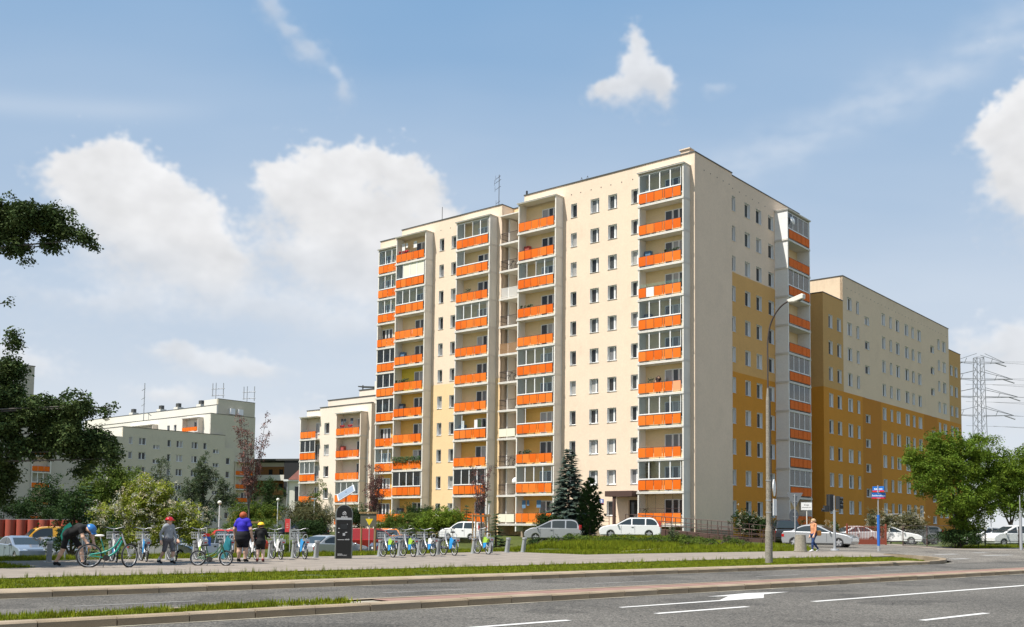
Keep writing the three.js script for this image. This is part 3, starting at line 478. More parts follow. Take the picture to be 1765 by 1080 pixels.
  const aerial = (x, z, h, rungs) => part(b, 'aerial', G(rod([x, TOP, z], [x, TOP + h, z], 0.035, 0.03, 6), rungs.map(([y, w]) => [rod([x - w, TOP + y, z - w * 0.3], [x + w * 0.5, TOP + y + 0.1, z + w * 0.2], 0.022, 0.022, 5), rod([x - w * 0.8, TOP + y - 0.3, z], [x - w * 0.8, TOP + y + 0.3, z], 0.018, 0.018, 4)])), M.darkMetal);
  aerial(-23.9, -1.6, 3.6, [[3.3, 0.6], [2.9, 0.8], [2.2, 0.7], [0.7, 0.5]]); aerial(-32.2, -1.8, 1.9, []);
  part(b, 'aerial', G(rod([-13.2, TOP, -1], [-12.9, TOP + 0.8, -1], 0.02), rod([-12.9, TOP + 0.8, -1], [-12.6, TOP, -1], 0.02), rod([-12.5, TOP, -1], [-12.2, TOP + 0.8, -1], 0.02), rod([-12.2, TOP + 0.8, -1], [-11.9, TOP, -1], 0.02)), M.darkMetal);
}
// ───────── the other blocks ─────────
const AX = [-Math.sin(0.8956), -Math.cos(0.8956)], BXD = [Math.cos(0.8956), -Math.sin(0.8956)];
const uv2w = (u, v) => [BX + u * AX[0] + v * BXD[0], 0, BZ + u * AX[1] + v * BXD[1]];
reseed(202);
{ // long nine-storey block behind, coplanar with the gable
  const b = thing('long_apartment_block', 'long nine storey beige and ochre apartment block with plain window rows, behind the tall block', 'building', uv2w(-0.6, 25.16), BTURN);
  const F = faceB(0), Z = 16.2, t = 0.3;
  const low = grid([[1.4, 1.05], [3.65, 1.1]], 8, 3.0, 1.45), tall = grid([[6.5, 1.3], [9.1, 0.8], [16.8, 1.15], [19.3, 0.85], [21.4, 1.3], [24.5, 1.4], [27.0, 0.95], [29.2, 1.3], [37.1, 0.9], [39.1, 1.4]], 9, 3.0, 1.45), stair = grid([[11.5, 1.4], [34.2, 1.4]], 9, 2.2, 0.95), far = grid([[42.2, 1.2], [44.3, 1.3]], 8, 3.0, 1.45), all = [...low, ...tall, ...stair, ...far];
  const zone = (a0, a1, top, up, down) => { wall(b, F, a0, a1, Z, top, all, up, t); wall(b, F, a0, a1, -0.5, Z, all, down, t); };
  zone(0, 5.3, 26.1, M.tan2, M.ochre); zone(5.3, 10.6, 28.9, M.beige2, M.ochre); zone(10.6, 16.3, 28.9, M.beige2, M.ochreDark); zone(16.3, 31.2, 28.9, M.beige2, M.ochre); zone(31.2, 36.6, 28.9, M.beige2, M.ochreDark); zone(36.6, 41.8, 28.9, M.beige2, M.ochre); zone(41.8, 47, 26.05, M.tan2, M.ochre);
  for (const [a, y, w, h] of all) win(b, F, a, y, w, h, { lights: w > 1.1 && h > 1 ? 2 : 1, split: 0.5, dep: 0.26, curtain: 0.45 });
  wall(b, faceA(0), -12, -0.28, Z, 26.1, [], M.tan2, 0.25); wall(b, faceA(0), -12, -0.28, -0.5, Z, [], M.ochre, 0.25);
  wall(b, faceA(5.3), -14, -0.001, 26.11, 28.9, [], M.beige2, 0.25, 'upper_end_wall');
  wall(b, { p: [0, 0, -47], r: Math.PI }, 0.28, 12, -0.5, 26.05, [], M.ochre, 0.25); wall(b, { p: [0, 0, -41.8], r: Math.PI }, 0.01, 12, 26.05, 28.9, [], M.beige2, 0.25);
  wall(b, { p: [-12, 0, 0], r: -Math.PI / 2 }, -46.9, -0.3, -0.5, 26, [], M.endCream, 0.25);
  part(b, 'roof', G(box(-12, -0.1, 25.8, 26.0, -5.3, -0.1), box(-13.9, -0.1, 28.6, 28.8, -41.7, -5.4), box(-12, -0.1, 25.8, 26.0, -46.9, -41.9)), M.capMetal);
  part(b, 'parapet_cap', G(box(-0.3, 0.05, 26.102, 26.19, -5.29, 0.05), box(-12, -0.3, 26.102, 26.19, -0.3, 0.05), box(-0.3, 0.05, 28.902, 28.99, -41.85, -5.25), box(-14, -0.3, 28.902, 28.99, -5.6, -5.25), box(-0.3, 0.05, 26.052, 26.14, -47.05, -41.87)), M.capMetal);
  const hole = wcache.get('vent'); for (let v = 6.5; v < 41; v += 1.15) place(part(b, 'vent', hole, M.black), F, v, 27.75 + 0.02 * Math.sin(v * 9), 0.002);
  part(b, 'roof_hatch', G(box(-4.2, -3.1, 26.1, 26.75, -4.9, -4.1)), M.capMetal);
}
{ // five-storey pale block behind the left end
  const b = thing('pale_apartment_block', 'five storey pale pink apartment block with orange balconies, left of the tall block', 'building', uv2w(51.3, 9.2), BTURN);
  const w = grid([[-9.05, 1.02]], 5, 1.9, 1.4); const base = (k) => 1.3 + 2.8 * (k - 1);
  wall(b, faceA(0), -9.95, 0, -0.5, 16.5, w, M.pale); for (const q of w) win(b, faceA(0), ...q, { lights: 1 });
  wall(b, faceA(0.5), -13.3, -9.96, -0.5, 16.35, [], M.pale); wall(b, faceB(0), 0.302, 10, -0.5, 16.5, [], M.pale);
  wall(b, { p: [-13.3, 0, 0], r: -Math.PI / 2 }, -10, -0.8, -0.5, 16.35, [], M.pale, 0.2); wall(b, faceA(3.4), -12.6, -0.5, 16.0, 18.0, [], M.pale, 0.25, 'penthouse_wall'); wall(b, faceA(7), -10.5, -0.5, 16.0, 19.6, [], M.pale, 0.25, 'penthouse_wall');
  part(b, 'roof', G(box(-13.2, -0.3, 16.1, 16.3, -10, -0.9), box(-12.6, -0.6, 17.75, 17.9, -10, -3.7)), M.capMetal);
  part(b, 'parapet_cap', G(box(-10.0, 0.06, 16.502, 16.6, -0.32, 0.06), box(-13.35, -10.0, 16.352, 16.44, -0.86, -0.44), box(-12.7, -0.4, 18.002, 18.1, -3.7, -3.33), box(-10.6, -0.4, 19.602, 19.72, -7.3, -6.93)), M.capMetal);
  part(b, 'roof_shed', G(extr([[-10.6, 20.25], [-10.6, 20.1], [-6.4, 19.75], [-6.4, 19.82]], 1.2).translate(0, 0, -8)), M.capMetal); part(b, 'shed_post', G(rod([-10.4, 18, -7.5], [-10.4, 20.4, -7.5], 0.08)), M.darkMetal); part(b, 'chimney', G(box(-5.2, -4.2, 18, 20.2, -6, -5)), M.offWhite);
  stack(b, faceA(0), -5.45, -0.75, 1.05, 'ooogo', { base, back: () => M.pale, segs: [1, 1, 1, 1, 1, 0.4], fins: [[0, 0.13], [4.57, 4.7]], finMat: M.pale, d0: 0.62, d1: 0.96, extra: (g, k, y, W, dd) => { if (k === 5) for (const x of [0.8, 2.3]) { const q = part(g, 'flower_box', wcache.get('pots'), M.petal); q.position.set(x, y + 1.05, dd - 0.05); q.scale.set(0.5, 1, 1); } } });
  stack(b, faceA(0.5), -13.3, -9.97, 1.05, 'osgoo', { base, back: () => M.pale, segs: [1, 1, 1, 1], px1: 3.2, noEnds: true, fins: [[0, 0.13]], d0: 0.62, d1: 0.96, lights: 3 });
  part(b, 'downpipe', G(rod([-0.5, 0, 0.08], [-0.5, 12, 0.08], 0.07)), M.white);
}
{ // grey block far left: side walls carry shade in their colour, fronts off-white
  const b = thing('grey_apartment_block', 'grey green apartment block with roof masts and a taller lit part, far left', 'building', uv2w(138, 21.4), BTURN);
  const F = faceB(0);
  const w = [...grid([[3.75, 0.75], [5.8, 1.45], [11.75, 0.72], [13.7, 1.35], [17.0, 1.36], [19.65, 0.75]], 6, 2.44, 1.38), ...grid([[8.75, 1.35], [21.9, 1.35]], 6, 1.8, 0.85), ...grid([[24.95, 0.95]], 5, 2.5, 1.35)];
  wall(b, F, 2.5, 24.6, -0.5, 19.6, w, M.greyGreen); wall(b, F, 0, 2.5, -0.5, 17.7, w, M.greyGreen); wall(b, F, 24.6, 27, -0.5, 17.1, w, M.greyGreen);
  for (const q of w) win(b, F, ...q, { lights: q[2] > 1 ? 2 : 1, split: 0.5 });
  wall(b, faceA(0), -14, -0.3, -0.5, 17.7, [], M.offWhite); wall(b, faceA(2.5), -30, -0.3, 17.7, 19.6, [], M.offWhite);
  wall(b, faceB(0.9), 21.7, 32.4, 15, 24, [], M.greyGreen, 0.3); wall(b, faceB(0.9), 27, 32.4, -0.5, 15, [], M.greyGreen, 0.3, 'wall');
  wall(b, faceA(21.7), -46, -0.92, 17, 24, [[-14.6, 21.0, 1, 1.4], [-17.2, 21.0, 1, 1.4]], M.offWhite); win(b, faceA(21.7), -14.6, 21, 1, 1.4, { lights: 1 }); win(b, faceA(21.7), -17.2, 21, 1, 1.4, { lights: 1 });
  stack(b, faceB(0.9), 27.1, 31.7, 1.2, 'oooo', { base: (k) => 3.1 + 2.8 * (k - 1), merged: true, panel: [orange[0]], back: () => M.greyGreen, finMat: M.greyGreen, segs: [1, 1, 1, 1] });
  stack(b, faceA(21.7), -9.5, -3.6, 1.2, 'o', { base: () => 20.4, merged: true, panel: [orange[0]], back: () => M.offWhite, segs: [1, 1, 1, 1], finMat: M.pale });
  stack(b, faceA(21.7), -32, -21, 1.2, 'o', { base: () => 19.9, merged: true, panel: [M.offWhite], back: () => M.offWhite, segs: [1, 1, 1, 1], finMat: M.pale });
  wall(b, faceA(25), -60, -4, 23, 26.3, [], M.offWhite); wall(b, faceB(4), 25.3, 34.4, 23, 27.6, [], M.greyGreen); wall(b, faceA(25.2), -9, -4.3, 24, 27.6, [], M.offWhite);
  part(b, 'roof', G(box(-30, -0.3, 19.2, 19.4, -24.5, -2.8), box(-46, -1.2, 23.6, 23.8, -32, -22), box(-60, -4.3, 26, 26.1, -34, -25.3), box(-0.9, -0.3, 19.3, 19.5, -24.5, -21)), M.capMetal);
  part(b, 'parapet_cap', G(box(-0.3, 0.05, 19.602, 19.7, -24.65, -2.45), box(-30, -0.3, 19.602, 19.7, -2.8, -2.45), box(-46, -0.85, 24.002, 24.1, -22, -21.65), box(-1.2, -0.85, 24.002, 24.1, -32.4, -22), box(-60, -4, 26.302, 26.4, -25.3, -24.95), box(-4.3, -3.95, 27.602, 27.7, -34.4, -25.3)), M.capMetal);
  for (const x of [-14, -23, -30, -42]) { const q = part(b, 'chimney', G(box(x, x + 1.6, 23.8, 27.2, -28, -26.5)), M.offWhite); part(q, 'chimney_pot', G(box(x + 0.2, x + 1.3, 27.2, 28.1, -27.6, -26.9)), M.capMetal); }
  for (const [x, z, h] of [[-6, -26, 4.2], [-5, -33, 4.2]]) part(b, 'antenna_mast', G(rod([x, 27, z], [x, 27 + h, z], 0.08), rod([x + 1.2, 28, z - 1], [x + 1.2, 27 + h, z - 1], 0.09), rod([x - 1.2, 28.4, z], [x - 1.2, 27 + h, z], 0.09), rod([x - 1.6, 30, z], [x + 1.6, 30, z - 1], 0.08), rod([x - 1.6, 28.6, z], [x + 1.6, 28.6, z - 1], 0.08)), M.steel);
  for (const [x, h] of [[-31, 9], [-2, 0]]) if (h) part(b, 'aerial', G(rod([x, 24, -24], [x, 24 + h, -24], 0.1), [4, 5.5, 7.5].map((y) => rod([x - 2, 24 + y, -24.5], [x + 1, 24.2 + y, -23.6], 0.06))), M.steel);
  for (const v of [28, 30]) place(part(b, 'air_conditioner', G(box(0, 1.1, 0, 1.2, 0, 0.6)), M.white), faceB(4), v, 24.6);
}
{ // block at the left edge
  const b = thing('left_edge_block', 'tall grey apartment block at the left edge behind the overhanging branches', 'building', uv2w(130, -30), BTURN);
  wall(b, faceB(0), 0, 33.6, -0.5, 27.6, [], M.greyLeft); wall(b, faceB(1.2), 33.6, 47.5, -0.5, 16.4, [], M.greyLeft); wall(b, faceA(33.6), -12, -1.3, 16, 27.6, [], M.offWhite); wall(b, { p: [0, 0, -33.6], r: Math.PI }, 0.3, 12, 14, 27.6, [], M.greyLeft);
  part(b, 'roof', G(box(-12, -0.2, 27, 27.3, -33.4, 0), box(-12, -1.3, 16, 16.2, -47.4, -33.8)), M.capMetal); part(b, 'parapet_cap', G(box(-0.3, 0.05, 27.602, 27.75, -33.7, 0)), M.capMetal);
  wall(b, faceB(0.02), 10, 33.3, -0.5, 19, [], M.greyLeft, 0.05, 'lower_wall').position.x += 0.06;
  stack(b, faceB(1.2), 33.75, 36.9, 1.4, 'gogoo', { base: (k) => 1.5 + 2.8 * (k - 1), merged: true, back: () => M.pale, segs: [1, 1, 1], px1: 3.0, noEnds: true, noDoor: true, lights: 3 });
  place(part(b, 'downpipe', G(rod([37.4, 0, 0.15], [37.4, 16, 0.15], 0.13)), M.white), faceB(1.2), 0, 0);
  for (const v of [26.5, 28, 29.8]) place(part(b, 'vent', G(ball(0, 0, 0, 0.14, 0.14, 0.05)), M.white), faceB(0), v, 25.9, 0.02);
}
{ // timber-clad block and white house in the gap
  const b = thing('timber_block', 'low modern block with timber balconies between the grey block and the pale block', 'building', [-62, 0, -222], -0.2);
  std('timber', [0.42, 0.2, 0.06], { map: T.wood });
  part(b, 'wall', G(box(-4, 9, -1, 15, -6, -0.3)), M.offWhite); part(b, 'end_wall', G(box(5.2, 9, 7.5, 15.2, -5, 2.2)), M.black); part(b, 'roof', G(box(-5, 9, 15.3, 15.7, -6, 2.4)), M.capMetal);
  for (const y of [8.1, 11.2]) { part(b, 'balcony', G(box(-4.2, 5.1, y - 0.2, y, -0.3, 2), box(-4.2, 5.1, y, y + 1, 1.9, 2)), y > 9 ? M.offWhite : M.timber); part(b, 'timber_cladding', G(box(-4, 5.1, y, y + 2.9, -0.3, 0)), M.timber); for (const x of [-2.5, 0.5, 3]) part(b, 'window', G(box(x, x + 0.9, y + 0.3, y + 2.3, 0, 0.05)), paneDark[0]); }
  const h = thing('white_house', 'white house with a steep red tiled roof, left of the pale block', 'building', [-41.5, 0, -165], 0);
  std('roofTile', [0.2, 0.065, 0.045], { map: T.concrete });
  part(h, 'wall', G(box(-1.2, 9, -1, 8.6, -7, 0)), M.offWhite); part(h, 'roof', G((() => { const g = new THREE.ConeGeometry(7.2, 6.2, 4, 1).rotateY(Math.PI / 4); g.scale(1.05, 1, 0.8); g.translate(4.4, 11.8, -3.5); return g; })()), M.roofTile);
  part(h, 'eave', G(box(-1.7, 9.4, 8.45, 8.75, -7.4, 0.45)), M.white); part(h, 'window', G(box(0.1, 0.9, 5.2, 7.6, 0, 0.04)), paneDark[0]); part(h, 'window', G(box(0.1, 0.9, 1.6, 4.2, 0, 0.04)), paneDark[1]); part(h, 'downpipe', G(rod([-1.1, 0, 0.1], [-1.1, 8.5, 0.1], 0.1)), M.steel);
}
{ // lattice mast of the power line
  const b = thing('power_pylon', 'tall steel lattice power line pylon with four pairs of arms behind the right tree', 'pylon', [150.4, 0, -350], 0.1);
  std('pylonGrey', [0.19, 0.2, 0.215], { roughness: 0.7 }); const q = [], L = (a, c, r = 0.11) => q.push(rod(a, c, r * 0.75, r * 0.75, 4)), H = 62, wd = (y) => mix(2.2, 1.25, clamp(y / 45));
  const legs = [[1, 1], [1, -1], [-1, -1], [-1, 1]];
  for (const [i, j] of legs) L([i * wd(0), 0, j * wd(0)], [i * wd(H), H, j * wd(H)], 0.2);
  for (let y = 4; y < H; y += 2.9) for (let k = 0; k < 4; k++) { const [i, j] = legs[k], [m, n] = legs[(k + 1) % 4], w = wd(y), w2 = wd(y + 2.9); L([i * w, y, j * w], [m * w2, Math.min(H, y + 2.9), n * w2], 0.1); if (k % 2 === 0) L([m * w, y, n * w], [i * w2, Math.min(H, y + 2.9), j * w2], 0.08); }
  part(b, 'lattice_tower', G(q), M.pylonGrey);
  const arms = (y, len) => { const g = []; const l = (a, c) => g.push(rod(a, c, 0.09, 0.09, 4)); for (const s of [-1, 1]) { for (const j of [-1, 1]) { l([s * 1.5, y, j * 1.5], [s * len, y - 0.2 + 0.6, 0]); l([s * 1.5, y + 3.2, j * 1.5], [s * len, y + 0.4, 0]); } l([s * len * 0.5, y + 1.7, 0.8], [s * len * 0.5, y, -0.8]); g.push(rod([s * (len - 3.5), y + 0.3, 0], [s * (len - 0.6), y - 1.2, 2], 0.22, 0.22, 5)); } part(b, 'arm', G(g), M.pylonGrey); };
  arms(60, 9.6); arms(54.2, 12.5); arms(48, 14.5); arms(41.5, 12.5);
  for (const [y, x] of [[60.3, 9.6], [54.5, 12.5], [48.3, 14.5], [41.8, 12.5], [52.5, 5], [46.4, 5], [38, 5]]) part(b, 'wire', G(tube([[x, y, 0], [x + 45, y - 3, 10], [x + 110, y - 2, 30]], 0.05, 14, 4), tube([[-x, y, 0], [-x + 60, y - 5, 40], [-x + 170, y - 9, 110]], 0.05, 14, 4)), M.pylonGrey);
}
// ───────── vegetation ─────────
const leafMat = (n, c, tr = 0.35) => phys(n, c, { roughness: 0.75, transmission: tr, thickness: 0, specularIntensity: 0.18 });
leafMat('leaf', [0.105, 0.155, 0.022]); leafMat('leafBright', [0.165, 0.235, 0.02]); leafMat('leafDeep', [0.035, 0.068, 0.018], 0.25); leafMat('leafGrey', [0.075, 0.105, 0.05], 0.25); leafMat('leafRed', [0.2, 0.1, 0.085], 0.3); leafMat('leafPlane', [0.062, 0.095, 0.028], 0.22);
leafMat('needleBlue', [0.06, 0.085, 0.065], 0.05); leafMat('needle', [0.035, 0.065, 0.025], 0.05); leafMat('needleGold', [0.13, 0.19, 0.02], 0.1); leafMat('leafOlive', [0.115, 0.115, 0.05], 0.25); leafMat('blossom', [0.5, 0.47, 0.36], 0.3);
leafMat('blade', [0.19, 0.225, 0.012], 0.35); leafMat('leafMaple', [0.13, 0.2, 0.018], 0.4); leafMat('leafElder', [0.28, 0.32, 0.045], 0.4); leafMat('yellowHedge', [0.3, 0.26, 0.02], 0.2);
std('bark', [0.12, 0.095, 0.07], { map: T.concrete, roughness: 1 }); std('barkGrey', [0.2, 0.18, 0.16], { map: T.concrete, roughness: 1 });
function kites(list) {   // leaves: [centre, tip direction, side direction, length, width]
  const p = [], nn = [];
  for (const [c, t, sd, L, w] of list) {
    const a = c.clone(), m = c.clone().addScaledVector(t, L * 0.45), e = c.clone().addScaledVector(t, L), l = m.clone().addScaledVector(sd, w / 2), r = m.clone().addScaledVector(sd, -w / 2);
    const n = new THREE.Vector3().crossVectors(sd, t).normalize(); m.addScaledVector(n, 0);
    const fold = n.clone().multiplyScalar(w * 0.18); l.add(fold); r.add(fold);
    for (const v of [a, l, e, a, e, r]) p.push(v.x, v.y, v.z);
  }
  const g = new THREE.BufferGeometry(); g.setAttribute('position', new THREE.Float32BufferAttribute(p, 3)); g.computeVertexNormals(); return g;
}
const rdir = () => { const z = rr(-1, 1), a = rr(0, 6.2832), q = Math.sqrt(1 - z * z); return V(q * Math.cos(a), z, q * Math.sin(a)); };
function leafClump(sd, n, size, leaf, w = 0.62) { reseed(sd); const o = []; for (let i = 0; i < n; i++) { const t = rdir(); t.y = t.y * 0.6 - 0.15; t.normalize(); const s = rdir().cross(t).normalize(); o.push([rdir().multiplyScalar(size * Math.cbrt(rnd())), t, s, leaf * rr(0.75, 1.2), leaf * w]); } return kites(o); }
const clumps = [leafClump(1, 9, 0.5, 0.36), leafClump(2, 9, 0.5, 0.36), leafClump(3, 9, 0.5, 0.36)];
function scatter(parent, name, geo, mat, list, tint = 0.25) {
  const m = new THREE.InstancedMesh(geo, mat, list.length), M4 = new THREE.Matrix4(), q = new THREE.Quaternion(), c = new THREE.Color();
  list.forEach(([p, s, rot], i) => { q.setFromEuler(rot ? new THREE.Euler(...rot) : new THREE.Euler(rr(-0.6, 0.6), rr(0, 6.28), rr(-0.6, 0.6))); M4.compose(p, q, Array.isArray(s) ? V(...s) : V(s, s, s)); m.setMatrixAt(i, M4); const k = 1 + rr(-tint, tint), y = rr(-0.12, 0.12); c.setRGB(k * (1 + y), k, k * (1 - y)); m.setColorAt(i, c); });
  m.name = name; m.castShadow = m.receiveShadow = true; m.userData.kind = 'stuff'; parent.add(m); return m;
}
// leaf clumps through ellipsoids [x, y, z, rx, ry, rz]; gaps where the noise is low
function crownPts(blobs, perM3, size, gap = 0.5, freq = 0.8, off = 0) {
  const o = [];
  for (const [x, y, z, rx, ry, rz] of blobs) {
    const n = Math.round(4.19 * rx * ry * rz * perM3);
    for (let i = 0; i < n; i++) {
      const d = rdir(), r = Math.pow(rnd(), 0.42) * (0.86 + 0.5 * pn.noise(d.x * 1.7 + x + off, d.y * 1.7 + y, d.z * 1.7 + z));
      const p = V(x + d.x * rx * r, y + d.y * ry * r, z + d.z * rz * r);
      if (pn.noise(p.x * freq + off, p.y * freq, p.z * freq) < gap - 0.62) continue;
      o.push([p, size * rr(0.7, 1.25)]);
    }
  }
  return o;
}
function limb(pts, r0, r1) { const c = new THREE.CatmullRomCurve3(pts.map((p) => V(...p))), g = [], N = pts.length * 3; let a = c.getPoint(0); for (let i = 1; i <= N; i++) { const b = c.getPoint(i / N); g.push(rod([a.x, a.y, a.z], [b.x, b.y, b.z], mix(r0, r1, (i - 1) / N), mix(r0, r1, i / N), 7, true)); a = b; } return g; }
const three = (parent, pts, mat, name = 'crown', tint = 0.25) => { const per = [[], [], []]; pts.forEach((p, i) => per[i % 3].push(p)); return per.map((l, i) => l.length && scatter(parent, name, clumps[i], mat, l, tint)); };
function broadTree(name, label, cat, [x, z], o) {
  reseed(o.seed || 7); const t = thing(name, label, cat, at(x, z), 0, o.group), g = [];
  g.push(...limb([[0, -0.2, 0], [0.1, o.trunk * 0.5, 0.05], [0, o.trunk, 0]], o.r || 0.15, (o.r || 0.15) * 0.75));
  for (const b of o.blobs) g.push(...limb([[0, o.trunk * 0.75, 0], [b[0] * 0.5, mix(o.trunk, b[1], 0.55), b[2] * 0.5], [b[0] * 0.85, b[1], b[2] * 0.85]], (o.r || 0.15) * 0.55, 0.02));
  part(t, 'trunk', G(g), o.bark || M.bark);
  three(t, crownPts(o.blobs, o.dens, o.size, o.gap ?? 0.5, o.freq ?? 0.8, x), o.mat, 'crown', o.tint ?? 0.3);
  if (o.flowers) scatter(t, 'blossom', clumps[1], M.blossom, crownPts(o.blobs.map((b) => [b[0], b[1] + 0.15, b[2] + 0.15, b[3] * 1.03, b[4] * 1.03, b[5] * 1.03]), o.flowers, o.size * 0.8, 0.62, 1.6, x + 5), 0.12);
  return t;
}
// bushes: the same without a long trunk
const bush = (name, label, [x, z], w, h, o = {}) => { reseed(o.seed || Math.round(x * 13 + z * 7)); const n = o.n || 5, bl = []; for (let i = 0; i < n; i++) bl.push([rr(-0.5, 0.5) * w * 0.75, h * rr(0.35, 0.62), rr(-0.35, 0.35) * w * 0.6, w * rr(0.24, 0.36), h * rr(0.3, 0.42), w * rr(0.2, 0.32)]); return broadTree(name, label, 'shrub', [x, z], { trunk: h * 0.3, r: 0.05, blobs: bl, dens: o.dens || 26, size: o.size || 0.36, mat: o.mat || M.leaf, gap: o.gap ?? 0.45, freq: 1.1, seed: o.seed || 3, flowers: o.flowers, group: o.group }); };
// conifers: whorls of drooping sprays
const spray = (() => { reseed(61); const o = []; for (let i = 0; i < 7; i++) { const a = (i - 3) * 0.32, t = V(Math.sin(a), -0.12, Math.cos(a)).normalize(); o.push([V(0, rr(-0.03, 0.03), 0.05 * i % 0.2), t, V(Math.cos(a), rr(-0.3, 0.3), -Math.sin(a)).normalize(), rr(0.8, 1.1) * (1 - 0.12 * Math.abs(i - 3)), 0.22]); } return kites(o); })();
function conifer(name, label, [x, z], H, R, o = {}) {
  reseed(o.seed || 91); const t = thing(name, label, 'tree', at(x, z), 0, o.group), pts = [], br = [rod([0, -0.2, 0], [0, H * 0.97, 0], o.r || 0.11, 0.015, 8)];
  for (let y = o.clear ?? 0.25; y < H; y += o.step || 0.26) {
    const f = (y - (o.clear ?? 0.25)) / (H - (o.clear ?? 0.25)), L = R * Math.pow(1 - f, o.pow || 0.85) * rr(0.8, 1.12) + 0.06, n = Math.max(4, Math.round((o.n || 11) * (0.4 + 0.6 * (1 - f))));
    for (let k = 0; k < n; k++) {
      const a = rr(0, 6.283), l = L * rr(0.72, 1.1), dr = o.up ? l * rr(0.5, 1.0) : -l * rr(0.12, 0.34);
      if (k % 2 === 0) br.push(rod([0, y, 0], [Math.sin(a) * l * 0.8, y + dr * 0.8, Math.cos(a) * l * 0.8], 0.018, 0.006, 4, true));
      const m = Math.max(2, Math.round(l / 0.2)); for (let j = 0; j <= m; j++) { const q = 0.25 + 0.75 * j / m; pts.push([V(Math.sin(a) * l * q + rr(-0.05, 0.05), y + dr * q + rr(-0.05, 0.05), Math.cos(a) * l * q + rr(-0.05, 0.05)), rr(0.2, 0.34) * (o.size || 1), [o.up ? rr(-1.1, -0.5) : rr(0, 0.45), a + rr(-0.5, 0.5), rr(-0.3, 0.3)]]); }
    }
  }
  part(t, 'trunk', G(br), M.bark); scatter(t, 'crown', spray, o.mat || M.needle, pts, 0.28); return t;
}
// sparse young street tree with a few upright branches
function youngTree(name, label, [x, z], H, spread, leaves, o = {}) {
  reseed(o.seed || 17); const t = thing(name, label, 'tree', at(x, z), 0, 'young street trees'), g = [...limb([[0, 0, 0], [0.03, H * 0.25, 0], [0, H * 0.46, 0]], 0.05, 0.035)], pts = [];
  for (let i = 0; i < (o.br || 9); i++) {
    const a = i * 2.4, r = spread * rr(0.35, 1), y0 = H * rr(0.34, 0.5), top = H * rr(0.7, 1.0), p = [[0, y0, 0], [Math.sin(a) * r * 0.5, mix(y0, top, 0.4), Math.cos(a) * r * 0.5], [Math.sin(a) * r, top, Math.cos(a) * r]];
    g.push(...limb(p, 0.022, 0.006)); const c = new THREE.CatmullRomCurve3(p.map((q) => V(...q)));
    for (let k = 0; k < leaves; k++) { const q = c.getPoint(0.25 + 0.75 * rnd()); pts.push([q.add(rdir().multiplyScalar(0.22 * rnd())), rr(0.14, 0.26)]); }
  }
  part(t, 'trunk', G(g), o.bark || M.barkGrey); three(t, pts, o.mat || M.leafRed, 'crown', 0.5); return t;
}
const X30 = (px) => (px - 945) * 0.01727, Y30 = (px, py) => 1.25 + (900.7 + px * 0.0088 - py) * 0.01727;
{ // plane tree at the left edge; its limbs reach into the picture
  reseed(303); const bx = -21.2, bz = -28.5, t = thing('plane_tree', 'large leafy tree at the left edge whose two dark branches overhang the pavement', 'tree', at(bx, bz)), g = [];
  g.push(...limb([[0, -0.3, 0], [0.2, 3, 0], [0.1, 6, 0.1], [0.4, 9.5, 0.1]], 0.42, 0.2));
  const b = [];   // limbs in view
  const add = (px, py, r, ry, dz = 0) => b.push([X30(px) - bx, Y30(px, py), -30 - bz + dz, r, ry, r * 1.1]);
  add(-20, 375, 1.0, 0.62); add(30, 372, 0.85, 0.62, 0.3); add(70, 372, 0.7, 0.55, -0.2); add(100, 390, 0.5, 0.4); add(130, 405, 0.36, 0.28); add(148, 418, 0.18, 0.2); add(15, 420, 0.5, 0.5, 0.2); add(28, 446, 0.26, 0.2); add(70, 415, 0.4, 0.3);
  add(-30, 700, 1.3, 1.0); add(10, 640, 0.55, 0.55); add(14, 590, 0.3, 0.26); add(4, 517, 0.14, 0.1); add(14, 575, 0.22, 0.3); add(60, 715, 0.85, 0.7); add(105, 710, 0.75, 0.62, -0.3); add(140, 700, 0.5, 0.42, 0.3); add(125, 755, 0.8, 0.75); add(165, 775, 0.65, 0.62, -0.2); add(178, 712, 0.26, 0.22); add(190, 700, 0.14, 0.14); add(150, 815, 0.42, 0.45); add(190, 790, 0.32, 0.42); add(20, 760, 0.85, 0.9, 0.4); add(-5, 830, 0.6, 0.75, 0.2); add(20, 820, 0.3, 0.5); add(10, 860, 0.3, 0.3); add(60, 770, 0.5, 0.6, -0.4); add(90, 745, 0.5, 0.6);
  const near = b.length;
  for (const [x, y, z, r] of [[-1, 11, 0, 2.6], [-2, 8, 1, 2.6], [1.6, 9.3, 2.2, 2.0], [-1.4, 8.6, -2.4, 2.2], [-3, 6, -1, 2], [1.5, 6.4, 3.4, 1.8], [0.6, 11.6, 1.2, 1.7]]) b.push([x, y, z, r, r * 0.85, r]);
  for (const q of b.filter((_, i) => i % 2 === 0 || i >= near)) g.push(...limb([[0.1, Math.min(q[1] * 0.75, 9), 0], [q[0] * 0.5, mix(Math.min(q[1] * 0.75, 9), q[1], 0.7), q[2] * 0.5], [q[0], q[1], q[2]]], q[1] > 8 ? 0.07 : 0.06, 0.012));
  part(t, 'trunk', G(g), M.barkGrey);
  three(t, [...crownPts(b.slice(0, near), 430, 0.27, 0.44, 1.5, 3), ...crownPts(b.slice(near), 22, 0.5, 0.42, 0.7, 5)], M.leafPlane, 'crown', 0.35);
}
